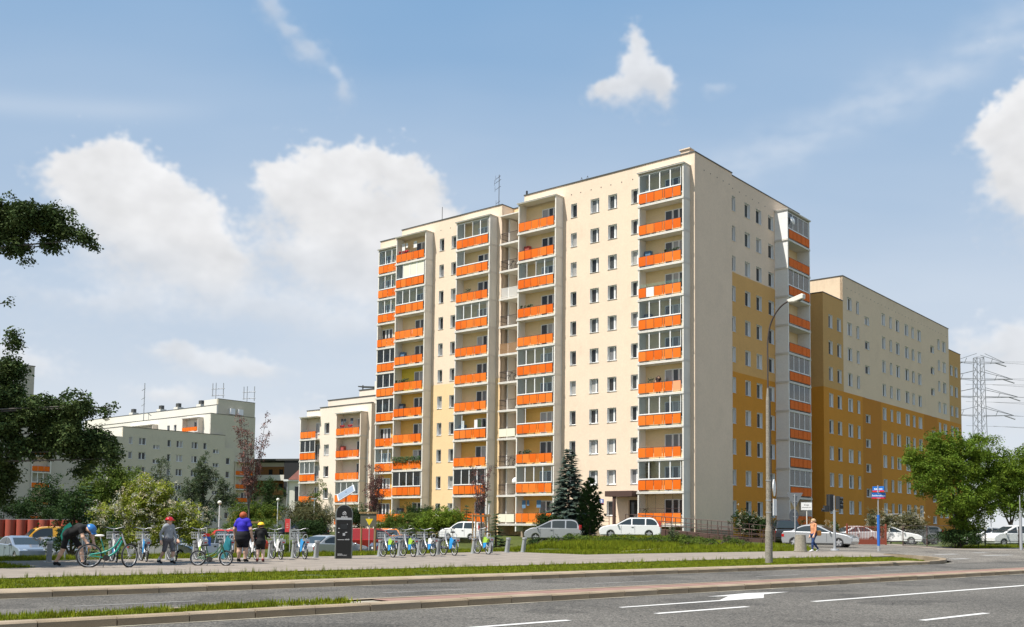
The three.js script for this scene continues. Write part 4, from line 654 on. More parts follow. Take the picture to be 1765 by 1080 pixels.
{ // the next tree of the row, just outside the left edge
  reseed(311); const bx = -24.4, bz = -37.5, t = thing('plane_tree', 'second tree of the row, its leaves just touching the left edge', 'tree', at(bx, bz)), g = [...limb([[0, -0.3, 0], [0.1, 3, 0], [0, 7, 0.1]], 0.36, 0.18)], b = [[0, 8, 0, 3.0, 2.6, 2.8], [-1.5, 6, 1, 2.4, 2, 2.2], [0.8, 6, -1.2, 2.4, 2.0, 2.2], [0.6, 9.6, 0.4, 2, 1.6, 2], [2.2, 5.4, 0.6, 1.6, 1.4, 1.6], [1.6, 4.2, 1.6, 1.5, 1.0, 1.4]];
  for (const q of b) g.push(...limb([[0, 4, 0], [q[0] * 0.5, mix(4, q[1], 0.7), q[2] * 0.5], [q[0], q[1], q[2]]], 0.09, 0.015)); part(t, 'trunk', G(g), M.barkGrey); three(t, crownPts(b, 36, 0.46, 0.44, 0.7, 9), M.leafPlane, 'crown', 0.35);
}
// right: the big maple in front of the fence
broadTree('maple_tree', 'big bright green maple tree in front of the wire fence on the right', 'tree', [27.5, -67.5], { seed: 401, trunk: 2.4, r: 0.2, blobs: [[0, 5.6, 0, 2.3, 2.2, 2.2], [-2.2, 4.7, 0.6, 1.7, 1.7, 1.7], [-2.9, 5.9, 0, 1.1, 1.2, 1.1], [1.2, 3.2, 0.9, 1.9, 1.5, 1.7], [-0.7, 3.1, 1.4, 1.7, 1.6, 1.4], [2.8, 4.9, 0, 1.8, 1.8, 1.7], [4.4, 4.3, 0.2, 1.6, 1.6, 1.5], [1.5, 6.6, -0.4, 1.5, 1.4, 1.4], [-1.2, 7.0, -0.3, 1.2, 1.1, 1.1], [3.6, 2.9, 0.6, 1.4, 1.0, 1.2], [0.2, 1.5, 0.4, 1.6, 1.1, 1.2], [4.9, 5.7, -0.8, 1.1, 1.3, 1.1]], dens: 78, size: 0.36, mat: M.leafMaple, gap: 0.5, freq: 1.25 });
broadTree('background_tree', 'paler tree behind the big maple at the right edge', 'tree', [38.5, -84], { seed: 402, trunk: 2, r: 0.15, blobs: [[0, 5.4, 0, 2.4, 2.4, 2.2], [1.8, 6.8, 0, 1.6, 1.8, 1.6], [-1.8, 4.6, 0, 1.6, 1.5, 1.4]], dens: 26, size: 0.46, mat: M.leaf, gap: 0.5 });
bush('flowering_shrub', 'dark shrub with pale flowers against the ochre end wall beside the lamp post', [16.0, -78.5], 3.0, 2.7, { n: 8, flowers: 10, mat: M.leafDeep, dens: 60, size: 0.3 });
bush('laurel_shrub', 'rounded dark green shrub behind the silver saloon', [22.6, -84.5], 3.0, 2.2, { n: 7, flowers: 7, mat: M.leafDeep, dens: 60, size: 0.28 });
bush('lilac_shrub', 'wide grey brown shrub behind the street name pole', [29.3, -86.5], 4.8, 3.0, { n: 11, mat: M.leafOlive, flowers: 14, dens: 46, size: 0.3 });
bush('dark_shrub', 'dark shrub below the maple on the right', [27.0, -66.4], 3.2, 1.6, { n: 7, mat: M.leafDeep, dens: 50, size: 0.3 });
// in front of the tall block
conifer('blue_spruce', 'tall blue spruce in front of the cream wall, right of centre', [1.75, -84], 7.3, 2.05, { mat: M.needleBlue, n: 22, seed: 92, step: 0.17, size: 1.35 });
conifer('column_thuja', 'slim dark thuja beside the blue spruce', [3.45, -83], 4.7, 1.05, { mat: M.needle, n: 16, up: true, pow: 0.55, seed: 93 });
bush('box_shrub', 'round green shrub left of the blue spruce', [0.1, -83.2], 3.2, 2.5, { n: 9, mat: M.leafDeep, dens: 60, size: 0.26 });
bush('ivy_shrub', 'reddish brown shrub under the orange ground floor balcony', [-0.9, -85], 1.4, 1.8, { n: 5, mat: M.leafOlive, dens: 55, size: 0.22 });
conifer('small_spruce', 'small spruce before the orange balcony behind the white hatchback', [-7.7, -95.5], 3.0, 0.85, { mat: M.needle, seed: 94, n: 11 });
conifer('small_spruce', 'small dark spruce left of the white slot balcony', [-4.6, -90], 2.9, 0.95, { mat: M.needle, seed: 95, n: 11 });
bush('juniper_shrub', 'spreading golden green juniper below the cream wall', [-9.4, -92], 4.6, 3.0, { n: 12, mat: M.needleGold, dens: 60, size: 0.3, seed: 73 });
bush('hedge_shrub', 'dense green shrub under the left orange balconies', [-13.6, -93], 4.6, 2.5, { n: 11, mat: M.leaf, dens: 55, size: 0.28 });
bush('hedge_shrub', 'darker taller shrub between the junipers and the left balconies', [-11.8, -95], 3.4, 3.4, { n: 9, mat: M.leafDeep, dens: 50, size: 0.28 });
bush('hedge_shrub', 'low shrub with pale blossoms before the golden juniper', [-12.2, -86], 2.4, 1.5, { n: 6, mat: M.leafGrey, flowers: 10, dens: 55, size: 0.24 });
bush('hedge_shrub', 'dark shrub behind the black bike terminal', [-17.4, -88], 3.6, 3.2, { n: 9, mat: M.leafDeep, dens: 45, size: 0.28 });
bush('hedge_shrub', 'olive shrub left of the black bike terminal', [-20.2, -86], 3.4, 3.0, { n: 8, mat: M.leafOlive, dens: 45, size: 0.28 });
bush('hedge_shrub', 'brown leaved shrub under the pale block', [-24.6, -104], 4.4, 4.0, { n: 9, mat: M.leafOlive, dens: 30, size: 0.34 });
bush('hedge_shrub', 'bright low shrub at the corner of the car park, behind the saloon', [-15.6, -62], 2.2, 1.6, { n: 6, mat: M.leafBright, dens: 60, size: 0.24 });
bush('hedge_shrub', 'green shrub beside the flat yellow hedge', [-26.6, -92], 4, 3.4, { n: 9, mat: M.leaf, dens: 40, size: 0.3 });
bush('yellow_hedge', 'flat topped yellow hedge below the grey block', [-27.6, -96], 5.2, 2.4, { n: 12, mat: M.yellowHedge, dens: 34, size: 0.3 });
// left: garden in front of the grey block
broadTree('elder_tree', 'broad yellow green elder tree in blossom on the left', 'tree', [-23.6, -59], { seed: 501, trunk: 1.0, r: 0.1, blobs: [[0, 3.0, 0, 2.0, 1.6, 1.6], [-1.8, 2.3, 0.3, 1.6, 1.2, 1.4], [1.9, 2.5, 0.2, 1.7, 1.3, 1.4], [0.4, 4.1, 0, 1.5, 1.0, 1.2], [-2.7, 1.5, 0.2, 1.1, 0.7, 0.9], [0.2, 1.5, 0.7, 1.9, 0.9, 1.1], [3.1, 1.6, 0.2, 1.2, 0.9, 1.0]], dens: 80, size: 0.36, mat: M.leafElder, flowers: 34, gap: 0.45, freq: 1.2 });
broadTree('garden_tree', 'leafy green tree left of the elder tree', 'tree', [-32, -72], { seed: 502, trunk: 1.5, r: 0.15, blobs: [[0, 3.6, 0, 2.2, 1.9, 1.9], [1.9, 3.3, 0, 1.7, 1.5, 1.5], [-1.6, 2.6, 0, 1.6, 1.4, 1.4], [0.8, 4.8, 0, 1.3, 0.9, 1.1], [3.2, 2.4, 0, 1.4, 1.2, 1.2]], dens: 34, size: 0.42, mat: M.leaf });
broadTree('garden_tree', 'dark round tree behind the red boards on the left', 'tree', [-34.5, -70], { seed: 503, trunk: 1, r: 0.12, blobs: [[0, 3.0, 0, 1.6, 1.5, 1.4], [-1.4, 2.2, 0, 1.4, 1.1, 1.2], [0.9, 2.2, 0.2, 1.3, 1.1, 1.2]], dens: 44, size: 0.34, mat: M.leafDeep });
broadTree('garden_tree', 'low dark bush at the left edge above the parked cars', 'shrub', [-36.6, -68], { seed: 504, trunk: 0.6, r: 0.1, blobs: [[0, 2.0, 0, 1.7, 1.1, 1.2], [1.7, 1.9, 0, 1.5, 1.0, 1.2], [-1.6, 1.8, 0, 1.4, 1, 1.2], [3.3, 1.6, 0.4, 1.2, 0.9, 1]], dens: 46, size: 0.32, mat: M.leafDeep });
broadTree('garden_tree', 'dense dark shade tree beside the bending cyclist', 'tree', [-23.3, -49.5], { seed: 505, trunk: 0.8, r: 0.12, blobs: [[0, 2.5, 0, 0.9, 1.5, 0.9], [0.7, 1.7, 0, 1.0, 1.3, 1.0], [-0.6, 1.5, 0.2, 0.8, 1.0, 0.9], [1.6, 1.5, -0.4, 0.9, 1.1, 0.9], [0.2, 3.6, 0, 0.5, 0.8, 0.5]], dens: 46, size: 0.34, mat: M.leafDeep });
conifer('dark_spruce', 'dark narrow conifer left of the elder tree', [-30.2, -66], 4.6, 1.2, { mat: M.needle, seed: 96, n: 12 });
broadTree('birch_tree', 'grey green tree in front of the grey block, right of the elder tree', 'tree', [-34.2, -100], { seed: 506, trunk: 2.5, r: 0.12, blobs: [[0, 5.2, 0, 1.7, 2.2, 1.6], [1.5, 4.0, 0, 1.5, 1.6, 1.4], [-1.2, 3.8, 0, 1.5, 1.6, 1.4], [0.2, 6.9, 0, 0.9, 1.2, 0.9], [2.6, 3.0, 0, 1.4, 1.3, 1.3], [0.2, 2.6, 0.4, 2.0, 1.4, 1.5]], dens: 30, size: 0.4, mat: M.leafGrey });
broadTree('birch_tree', 'pointed dark green tree left of the grey green birch', 'tree', [-38.6, -100], { seed: 507, trunk: 2.5, r: 0.12, blobs: [[0, 5.0, 0, 1.4, 2.0, 1.4], [0.3, 6.8, 0, 0.7, 1.0, 0.7], [-1.0, 3.6, 0, 1.2, 1.4, 1.2], [1.0, 3.4, 0, 1.2, 1.4, 1.2]], dens: 30, size: 0.38, mat: M.leafGrey });
broadTree('garden_tree', 'bright green tree top before the windows of the grey block', 'tree', [-43, -104], { seed: 508, trunk: 3, r: 0.12, blobs: [[0, 5.4, 0, 1.7, 1.4, 1.5], [-1.2, 4.4, 0, 1.4, 1.2, 1.3], [1.2, 4.4, 0, 1.4, 1.2, 1.3]], dens: 30, size: 0.4, mat: M.leaf });
broadTree('garden_tree', 'dark round tree in the gap right of the grey block', 'tree', [-32.9, -118], { seed: 509, trunk: 1.5, r: 0.15, blobs: [[0, 4.6, 0, 2.0, 2.0, 1.8], [-0.8, 3.0, 0, 1.6, 1.6, 1.5], [1.0, 2.8, 0.4, 1.6, 1.6, 1.5]], dens: 34, size: 0.38, mat: M.leafDeep });
broadTree('garden_tree', 'small light tree before the white house', 'tree', [-31.5, -128], { seed: 510, trunk: 2, r: 0.1, blobs: [[2.2, 4.4, 0, 1.4, 1.6, 1.2], [2.6, 6.0, 0, 0.9, 1.1, 0.9], [1.4, 2.6, 0, 1.5, 1.2, 1.2]], dens: 14, size: 0.4, mat: M.leaf });
for (const [i, x, z, w, l] of [[0, -29.8, -82, 5, 'white blossoming hedge below the grey block'], [1, -22.4, -76, 4.4, 'green hedge behind the one way sign'], [2, -26.8, -72, 3.6, 'dark hedge behind the boy with the red helmet'], [3, -19.2, -80, 3.2, 'dark hedge between the woman and the red banner']]) bush('hedge_shrub', l, [x, z], w, 2.3, { n: 10, mat: i === 1 ? M.leaf : M.leafDeep, flowers: i === 0 ? 30 : 0, dens: 46, size: 0.28, seed: 600 + i });
youngTree('young_tree', 'tall sparse red leaved young tree staked behind the woman in blue', [-13.1, -44.2], 6.9, 0.85, 34, { seed: 18, br: 14 });
youngTree('young_tree', 'thin pinkish young tree behind the olive notice board', [-8.0, -46.6], 4.4, 0.62, 22, { seed: 19, br: 14 });
youngTree('young_tree', 'thin red leaved young tree staked at the end of the bike racks', [-3.15, -47.6], 4.3, 0.6, 16, { seed: 20, br: 11 });
// planting on the mound: single low shrubs
reseed(700);
const moundSpots = []; for (let i = 0; i < 26; i++) moundSpots.push([mix(-0.4, 10.6, i / 25) + rr(-0.3, 0.3), -58.5 - rr(0, 3.2) - 2.0 * Math.sin(i / 25 * 3)]);
moundSpots.forEach(([x, z], i) => bush('mound_shrub', `low ${['glossy', 'weedy', 'leafy'][i % 3]} green shrub on the grass mound, number ${['one', 'two', 'three', 'four', 'five', 'six', 'seven', 'eight', 'nine', 'ten', 'eleven', 'twelve', 'thirteen', 'fourteen', 'fifteen', 'sixteen', 'seventeen', 'eighteen', 'nineteen', 'twenty', 'twenty one', 'twenty two', 'twenty three', 'twenty four', 'twenty five', 'twenty six'][i]} from the left`, [x, z], 1.6, rr(0.4, 0.8), { n: 5, mat: i % 3 ? M.leaf : M.leafDeep, dens: 130, size: 0.2, seed: 710 + i, group: 'shrubs on the mound' }));
bush('tall_weed', 'tall pale weed beside the white estate car', [7.6, -61.5], 1.0, 1.5, { n: 5, mat: M.leafGrey, dens: 100, size: 0.2, flowers: 20 });
bush('box_shrub', 'single low shrub beside the access road', [10.9, -57.0], 0.9, 0.6, { n: 4, mat: M.leafDeep, dens: 120, size: 0.18 });
// grass
const tuft = (() => { reseed(81); const o = []; for (let i = 0; i < 9; i++) { const a = rr(0, 6.28), l = rr(0.12, 0.5), t = V(Math.sin(a) * l, 1, Math.cos(a) * l).normalize(); o.push([V(rr(-0.5, 0.5), 0, rr(-0.5, 0.5)), t, V(Math.cos(a), 0, -Math.sin(a)), rr(0.6, 1.25), 0.13]); } return kites(o); })();
function grassField(name, label, areas, mat = M.blade) {
  const pts = [];
  for (const [s0, s1, n0, n1, dens, h, w] of areas) { const N = Math.round((s1 - s0) * (n1 - n0) * dens); for (let i = 0; i < N; i++) { const s = rr(s0, s1), n = rr(n0, n1), [x, z] = P(s, n); if (fbm(s * 0.5, n * 0.9, 3, 3) < -0.22 || bare.some((q) => inPoly(s, n, q))) continue; const k = rr(0.6, 1.25) * (1 + 0.5 * fbm(s * 0.7, n * 0.7, 8, 2)); pts.push([V(x, gh(x, z) - 0.03, z), [w, h * k, w], [rr(-0.15, 0.15), rr(0, 6.28), rr(-0.15, 0.15)]]); } }
  const m = scatter(scene, numbered(name), tuft, mat, pts, 0.35); tag(m, label, 'grass'); return m;
}
reseed(801);
grassField('verge_grass', 'short mown grass on the verge between kerb and pavement', [[0, 41, 21.38, 25.12, 110, 0.065, 0.12], [41, 46.2, 23, 25.12, 110, 0.065, 0.12], [2, 44, 24.4, 25.2, 16, 0.17, 0.05]]);
grassField('median_grass', 'rough weedy grass on the left part of the median', [[1.5, 7.6, 14.4, 14.95, 260, 0.085, 0.12], [5.5, 9.0, 14.4, 14.95, 120, 0.11, 0.13]]);
grassField('lawn_grass', 'lawn around the plaza and the mound', [[-6, 8.6, 30.6, 38, 45, 0.12, 0.16], [8, 33, 36.4, 39.5, 60, 0.14, 0.16], [30.4, 36, 30.7, 36, 70, 0.13, 0.16], [36, 50, 30.7, 33.2, 80, 0.17, 0.16], [36, 56, 33.2, 48, 46, 0.3, 0.2], [50, 64, 30.8, 34, 20, 0.2, 0.2], [60, 66, 36, 44, 20, 0.2, 0.2], [62, 90, 30.4, 34, 24, 0.2, 0.2], [33, 56, 46, 56, 10, 0.2, 0.3]]);
// ───────── cars ─────────
const paintMat = (n, c) => phys('paint_' + n, c, { roughness: 0.35, clearcoat: 1, clearcoatRoughness: 0.05, metalness: n === 'silver' ? 0.5 : 0 });
paintMat('silver', [0.42, 0.43, 0.44]); paintMat('white', [0.78, 0.78, 0.77]); paintMat('black', [0.012, 0.012, 0.014]); paintMat('navy', [0.012, 0.02, 0.055]); paintMat('red', [0.55, 0.015, 0.01]); paintMat('orange', [0.7, 0.2, 0.015]); paintMat('yellow', [0.85, 0.4, 0.005]); paintMat('grey', [0.14, 0.145, 0.15]); paintMat('blueGrey', [0.16, 0.2, 0.26]);
phys('carGlass', [0.03, 0.04, 0.045], { roughness: 0.04, specularIntensity: 1 }); phys('lampClear', [0.7, 0.72, 0.74], { roughness: 0.1, clearcoat: 1 }); phys('lampRed', [0.45, 0.01, 0.01], { roughness: 0.15, clearcoat: 1 }); std('alloy', [0.55, 0.55, 0.56], { roughness: 0.35, metalness: 0.6 }); std('plate', [0.8, 0.8, 0.78]);
const carTypes = {   // length, width, height, belt, bonnet, deck; x of rear glass foot, windscreen foot, roof rear, roof front; wheels
  saloon: { L: 4.6, W: 1.78, H: 1.46, belt: 0.93, hood: 0.84, deck: 1.0, g0: -1.85, g1: 1.2, r0: -1.05, r1: 0.2, w: 0.32 },
  hatch: { L: 3.75, W: 1.65, H: 1.52, belt: 0.95, hood: 0.92, deck: 0.95, g0: -1.82, g1: 1.0, r0: -1.55, r1: 0.35, w: 0.29 },
  estate: { L: 4.45, W: 1.76, H: 1.5, belt: 0.95, hood: 0.88, deck: 0.95, g0: -2.16, g1: 1.12, r0: -1.8, r1: 0.25, w: 0.31 },
  mpv: { L: 4.2, W: 1.75, H: 1.62, belt: 0.98, hood: 0.92, deck: 0.98, g0: -2.04, g1: 1.4, r0: -1.8, r1: 0.25, w: 0.31 },
  suv: { L: 4.5, W: 1.85, H: 1.75, belt: 1.12, hood: 1.05, deck: 1.12, g0: -2.15, g1: 0.95, r0: -1.85, r1: 0.25, w: 0.37 },
  van: { L: 4.3, W: 1.75, H: 1.85, belt: 1.1, hood: 1.0, deck: 1.1, g0: -2.1, g1: 1.35, r0: -2.0, r1: 0.75, w: 0.31 },
};
function car(label, [x, z], heading, type, paint, o = {}) {
  const t = carTypes[type], c = thing('parked_car', label, 'car', [x, o.y ?? gh(x, z), z], heading, 'parked cars'), h = t.L / 2, xf = h - 0.82, xr = -h + 0.8, ra = t.w + 0.05, mat = M['paint_' + paint];
  const arch = (cx) => { const q = []; for (let i = 0; i <= 8; i++) { const a = i / 8 * Math.PI; q.push([cx + Math.cos(a) * ra, t.w + Math.sin(a) * ra - 0.02]); } return q; };
  const out = [[-h + 0.06, 0.3], ...[...arch(xr)].reverse(), ...[...arch(xf)].reverse(), [h - 0.06, 0.28], [h, 0.42], [h - 0.01, 0.62], [h - 0.1, t.hood - 0.16], [h - 0.3, t.hood - 0.06], [mix(h, t.g1, 0.6), t.hood + 0.01], [t.g1 + 0.05, t.belt], [t.g0, t.deck], [-h + 0.12, t.deck - 0.02], [-h + 0.02, t.deck - 0.16], [-h, 0.5]];
  const bw = t.W / 2 - 0.07, lower = extr(out, bw * 2, 0.06).translate(0, 0, -bw);
  const w1 = t.W / 2 - 0.03, w2 = t.W / 2 - 0.2, B = [[t.g0, t.deck - 0.01], [t.g1, t.belt - 0.01]], R = [[t.r0, t.H - 0.05], [t.r1, t.H - 0.08]];
  const p = (xy, s, w) => [xy[0], xy[1], s * w];
  const prof = new THREE.CatmullRomCurve3([V(t.g0 - 0.02, t.deck - 0.03, 0), V(mix(t.g0, t.r0, 0.8), mix(t.deck, t.H - 0.05, 0.8), 0), V(t.r0 + 0.18, t.H - 0.015, 0), V((t.r0 + t.r1) / 2, t.H + 0.02, 0), V(t.r1 - 0.2, t.H - 0.02, 0), V(mix(t.g1, t.r1, 0.75), mix(t.belt, t.H - 0.08, 0.75), 0), V(t.g1 + 0.02, t.belt - 0.03, 0)], false, 'centripetal').getPoints(28);
  const half = (y) => mix(w1, w2, clamp((y - t.belt) / (t.H - t.belt)));
  const topAt = (x) => { for (let i = 1; i < prof.length; i++) if (prof[i].x >= x) { const k = (x - prof[i - 1].x) / (prof[i].x - prof[i - 1].x || 1); return mix(prof[i - 1].y, prof[i].y, k); } return t.belt; };
  const green = new THREE.BufferGeometry(), pv3 = []; const q4 = (a, b, cc, d) => pv3.push(...a, ...b, ...cc, ...a, ...cc, ...d);
  for (let i = 1; i < prof.length; i++) { const a = prof[i - 1], b = prof[i], za = half(a.y), zb = half(b.y), la = Math.min(a.y, t.belt - 0.05), lb = Math.min(b.y, t.belt - 0.05);
    for (const s of [1, -1]) { q4([a.x, la, s * w1], [b.x, lb, s * w1], [b.x, b.y, s * zb], [a.x, a.y, s * za]); q4([a.x, a.y, s * za], [b.x, b.y, s * zb], [b.x, b.y + 0.03, s * zb * 0.7], [a.x, a.y + 0.03, s * za * 0.7]); }
    q4([a.x, a.y + 0.03, za * 0.7], [b.x, b.y + 0.03, zb * 0.7], [b.x, b.y + 0.03, -zb * 0.7], [a.x, a.y + 0.03, -za * 0.7]); }
  green.setAttribute('position', new THREE.Float32BufferAttribute(pv3, 3)); green.computeVertexNormals();
  part(c, 'body', G(lower, green), mat);
  const lerp3 = (a, b, k) => a.map((v, i) => mix(v, b[i], k));
  const face = (a, b, cc, d, off) => { const A = V(...a), n = V(...b).sub(A).cross(V(...d).sub(A)).normalize().multiplyScalar(off), g = new THREE.BufferGeometry(), f = (v) => [v[0] + n.x, v[1] + n.y, v[2] + n.z]; g.setAttribute('position', new THREE.Float32BufferAttribute([...f(a), ...f(b), ...f(cc), ...f(a), ...f(cc), ...f(d)], 3)); g.computeVertexNormals(); return G(g); };
  for (const s of [1, -1]) {
    const spans = type === 'saloon' || type === 'hatch' ? [[0.16, 0.5], [0.54, 0.9]] : type === 'van' ? [[0.6, 0.92]] : [[0.05, 0.29], [0.32, 0.6], [0.63, 0.92]];
    for (const [a, b] of o.spans || spans) {
      const xa = mix(t.g0, t.g1, a), xb = mix(t.g0, t.g1, b), g = new THREE.BufferGeometry(), q = [], N = 8, zz = (y) => s * (half(y) + 0.012), lo = t.belt + 0.03;
      for (let i = 0; i < N; i++) { const x0 = mix(xa, xb, i / N), x1 = mix(xa, xb, (i + 1) / N), y0 = Math.max(lo, topAt(x0) - 0.075), y1 = Math.max(lo, topAt(x1) - 0.075); q.push(x0, lo, zz(lo), x1, lo, zz(lo), x1, y1, zz(y1), x0, lo, zz(lo), x1, y1, zz(y1), x0, y0, zz(y0)); }
      g.setAttribute('position', new THREE.Float32BufferAttribute(q, 3)); g.computeVertexNormals(); part(c, 'side_window', G(g), M.carGlass);
    }
    part(c, 'mirror', G(ball(t.g1 - 0.25, t.belt + 0.06, s * (t.W / 2 + 0.06), 0.07, 0.07, 0.1, 8, 6)), mat);
    part(c, 'headlight', G(extr(hullRound(-0.17, -0.08, 0.17, 0.08, 0.05), 0.05, 0.015).rotateY(Math.PI / 2 - s * 0.35).translate(h - 0.12, t.hood - 0.2, s * (t.W / 2 - 0.27))), M.lampClear);
    part(c, 'tail_light', G(type === 'hatch' || type === 'estate' || type === 'mpv' || type === 'van' ? box(-h + 0.0, -h + 0.1, t.deck - 0.3, t.deck + 0.28, s * (t.W / 2 - 0.16), s * (t.W / 2 - 0.02)) : box(-h - 0.02, -h + 0.14, t.deck - 0.32, t.deck - 0.14, s * (t.W / 2 - 0.36), s * (t.W / 2 + 0.004))), M.lampRed);
    part(c, 'door_seam', G(box(t.g1 - 0.5, t.g1 - 0.49, 0.36, t.belt - 0.02, s * (t.W / 2 - 0.012), s * (t.W / 2 + 0.002)), box(t.g1 - 1.5, t.g1 - 1.49, 0.36, t.belt - 0.02, s * (t.W / 2 - 0.012), s * (t.W / 2 + 0.002)), box(t.g1 - 1.42, t.g1 - 1.25, t.belt - 0.14, t.belt - 0.11, s * (t.W / 2 - 0.01), s * (t.W / 2 + 0.02))), M.rubber);
  }
  const ws = (Bq, Rq, flip, off) => { const a = lerp3(p(Bq, 1, w1 - 0.1), p(Rq, 1, w2 - 0.08), 0.08), b = lerp3(p(Bq, -1, w1 - 0.1), p(Rq, -1, w2 - 0.08), 0.08), cc = lerp3(p(Bq, -1, w1 - 0.1), p(Rq, -1, w2 - 0.08), 0.92), d = lerp3(p(Bq, 1, w1 - 0.1), p(Rq, 1, w2 - 0.08), 0.92); return flip ? face(b, a, d, cc, off) : face(a, b, cc, d, off); };
  part(c, 'windscreen', ws(B[1], R[1], false, 0.05), M.carGlass); if (!o.noRear) part(c, 'rear_window', ws(B[0], R[0], true, 0.05), M.carGlass);
  part(c, 'bumper', G(box(h - 0.1, h + 0.03, 0.34, 0.52, -bw, bw)), o.darkBumper ? M.rubber : mat); part(c, 'bumper', G(box(-h - 0.04, -h + 0.1, 0.36, 0.56, -bw, bw)), o.darkBumper ? M.rubber : mat);
  part(c, 'grille', G(box(h - 0.03, h + 0.012, 0.56, 0.72, -0.42, 0.42)), M.black); part(c, 'number_plate', G(box(h + 0.03, h + 0.045, 0.4, 0.51, -0.26, 0.26)), M.plate); part(c, 'number_plate', G(box(-h - 0.05, -h - 0.03, t.deck - 0.32, t.deck - 0.2, -0.26, 0.26)), M.plate);
  for (const wx of [xf, xr]) for (const s of [1, -1]) {
    const w = part(c, 'wheel', memo('tyre' + t.w, () => G(new THREE.TorusGeometry(t.w - 0.07, 0.075, 8, 22).scale(1, 1, 1.25))), M.rubber); w.position.set(wx, t.w, s * (t.W / 2 - 0.13));
    part(w, 'rim', memo('rim' + t.w, () => G(new THREE.CylinderGeometry(t.w - 0.1, t.w - 0.1, 0.05, 18).rotateX(Math.PI / 2), [0, 1, 2, 3, 4].map((k) => box(-0.03, 0.03, 0.03, t.w - 0.1, -0.08, 0.08).rotateZ(k * 1.2566)), new THREE.CylinderGeometry(0.05, 0.05, 0.17, 10).rotateX(Math.PI / 2))), M.alloy);
    part(c, 'wheel_well', memo('well' + t.w, () => G(new THREE.CylinderGeometry(ra - 0.01, ra - 0.01, 0.3, 14).rotateX(Math.PI / 2))), M.black).position.set(wx, t.w, s * (t.W / 2 - 0.32));
  }
  part(c, 'sill', G(box(xr + ra, xf - ra, 0.17, 0.31, -bw - 0.02, bw + 0.02), box(-h + 0.2, h - 0.2, 0.2, 0.3, -bw + 0.1, bw - 0.1)), M.rubber);
  if (o.rack) part(c, 'roof_rail', G([1, -1].map((s) => rod([t.r0 + 0.2, t.H + 0.06, s * (w2 - 0.05)], [t.r1 - 0.1, t.H + 0.04, s * (w2 - 0.05)], 0.02))), M.darkMetal);
  return c;
}
const hd = (dx, dz) => Math.atan2(-dz, dx);   // heading whose nose points to dx, dz
const AL = hd(AX[0], AX[1]), AR = hd(-AX[0], -AX[1]);
car('silver saloon nosing right across the access road behind the woman', [18.1, -67.2], hd(0.85, 0.53), 'saloon', 'silver');
car('black off-roader seen from behind, left of the silver saloon', [17.9, -76.5], hd(0.1, -1), 'suv', 'black', { darkBumper: true });
car('white estate car by the entrance porch behind the mound', [6.2, -75.5], hd(-0.98, -0.16), 'estate', 'white', { rack: true });
car('silver people carrier left of the blue spruce behind the mound', [0.45, -77.5], hd(-0.98, -0.1), 'mpv', 'silver', { y: 0.22 });
car('white hatchback with tall red tail lights behind the bike racks', [-6.95, -84], hd(-0.9, -0.42), 'hatch', 'white', { y: 0.14 });
car('beige silver saloon seen from its rear corner left of the black terminal', [-12.75, -60], hd(0.55, -0.83), 'saloon', 'silver', { darkBumper: true });
car('red van right of the black terminal with a number plate at its rear', [-12.5, -72], hd(0.85, -0.52), 'van', 'red', { y: -0.82 });
car('orange car behind the red van', [-12.6, -80], hd(0.3, 0.95), 'estate', 'orange', { y: -0.45 });
car('dark blue saloon beside the red van behind the bikes', [-8.4, -62], hd(0.9, -0.42), 'saloon', 'navy');
car('dark blue off-roader on the slope below the pale block', [-21.2, -87], hd(-0.93, 0.36), 'suv', 'navy', { y: -0.1 });
car('silver car behind the boy with the red helmet', [-23.2, -62], hd(0.95, 0.3), 'saloon', 'silver');
car('dark estate car behind the one way sign', [-20.0, -62], hd(-0.95, -0.3), 'estate', 'blueGrey');
car('orange red car behind the tree stakes and the woman', [-21.4, -70], hd(0.95, 0.3), 'hatch', 'red', { y: -0.62 });
car('grey car at the left edge beside the map board', [-31.4, -60.5], hd(0.7, 0.7), 'saloon', 'blueGrey', { y: -1.0 });
car('dark car left of the yellow van', [-29.4, -60.5], hd(0.7, 0.7), 'saloon', 'grey', { y: -1.05 });
car('small yellow van on the left behind the green sheet', [-30.6, -62], hd(-0.8, 0.6), 'van', 'yellow', { y: -0.85, spans: [[0.12, 0.5], [0.58, 0.9]] });
car('white saloon behind the rust red gate', [25.3, -84.5], hd(-0.95, 0.3), 'saloon', 'white');
car('white old saloon behind the wire fence gate', [29.3, -85.8], hd(0.93, 0.36), 'saloon', 'white');
car('dark red car behind the wire fence left of the maple', [32.4, -88], hd(-0.95, 0.3), 'hatch', 'grey');
car('white hatchback at the right edge behind the fence', [36.3, -79], hd(-0.98, 0.18), 'mpv', 'white');
car('white car with its nose under the maple on the right', [37.0, -86], hd(-0.9, 0.42), 'saloon', 'white');
// ───────── street furniture ─────────
std('conc', [0.4, 0.365, 0.3], { map: T.pebble, roughness: 0.95, bumpMap: T.bump, bumpScale: 0.006 }); std('galv', [0.42, 0.43, 0.44], { roughness: 0.5, metalness: 0.4 }); std('signBack', [0.16, 0.17, 0.18], { roughness: 0.6 }); std('woodPost', [0.42, 0.27, 0.12], { map: T.wood, roughness: 0.9 }); std('dockGrey', [0.33, 0.35, 0.35], { roughness: 0.6, map: T.stucco }); std('olive', [0.11, 0.105, 0.075], { roughness: 0.7 }); std('signYellow', [0.75, 0.55, 0.01], { roughness: 0.5 }); std('teal', [0.01, 0.28, 0.2], { roughness: 0.6 }); std('poleBlue', [0.02, 0.14, 0.5], { roughness: 0.5 }); std('gateRed', [0.32, 0.075, 0.04], { roughness: 0.8, map: T.stucco }); std('boardRed', [0.32, 0.06, 0.035], { roughness: 0.7 });
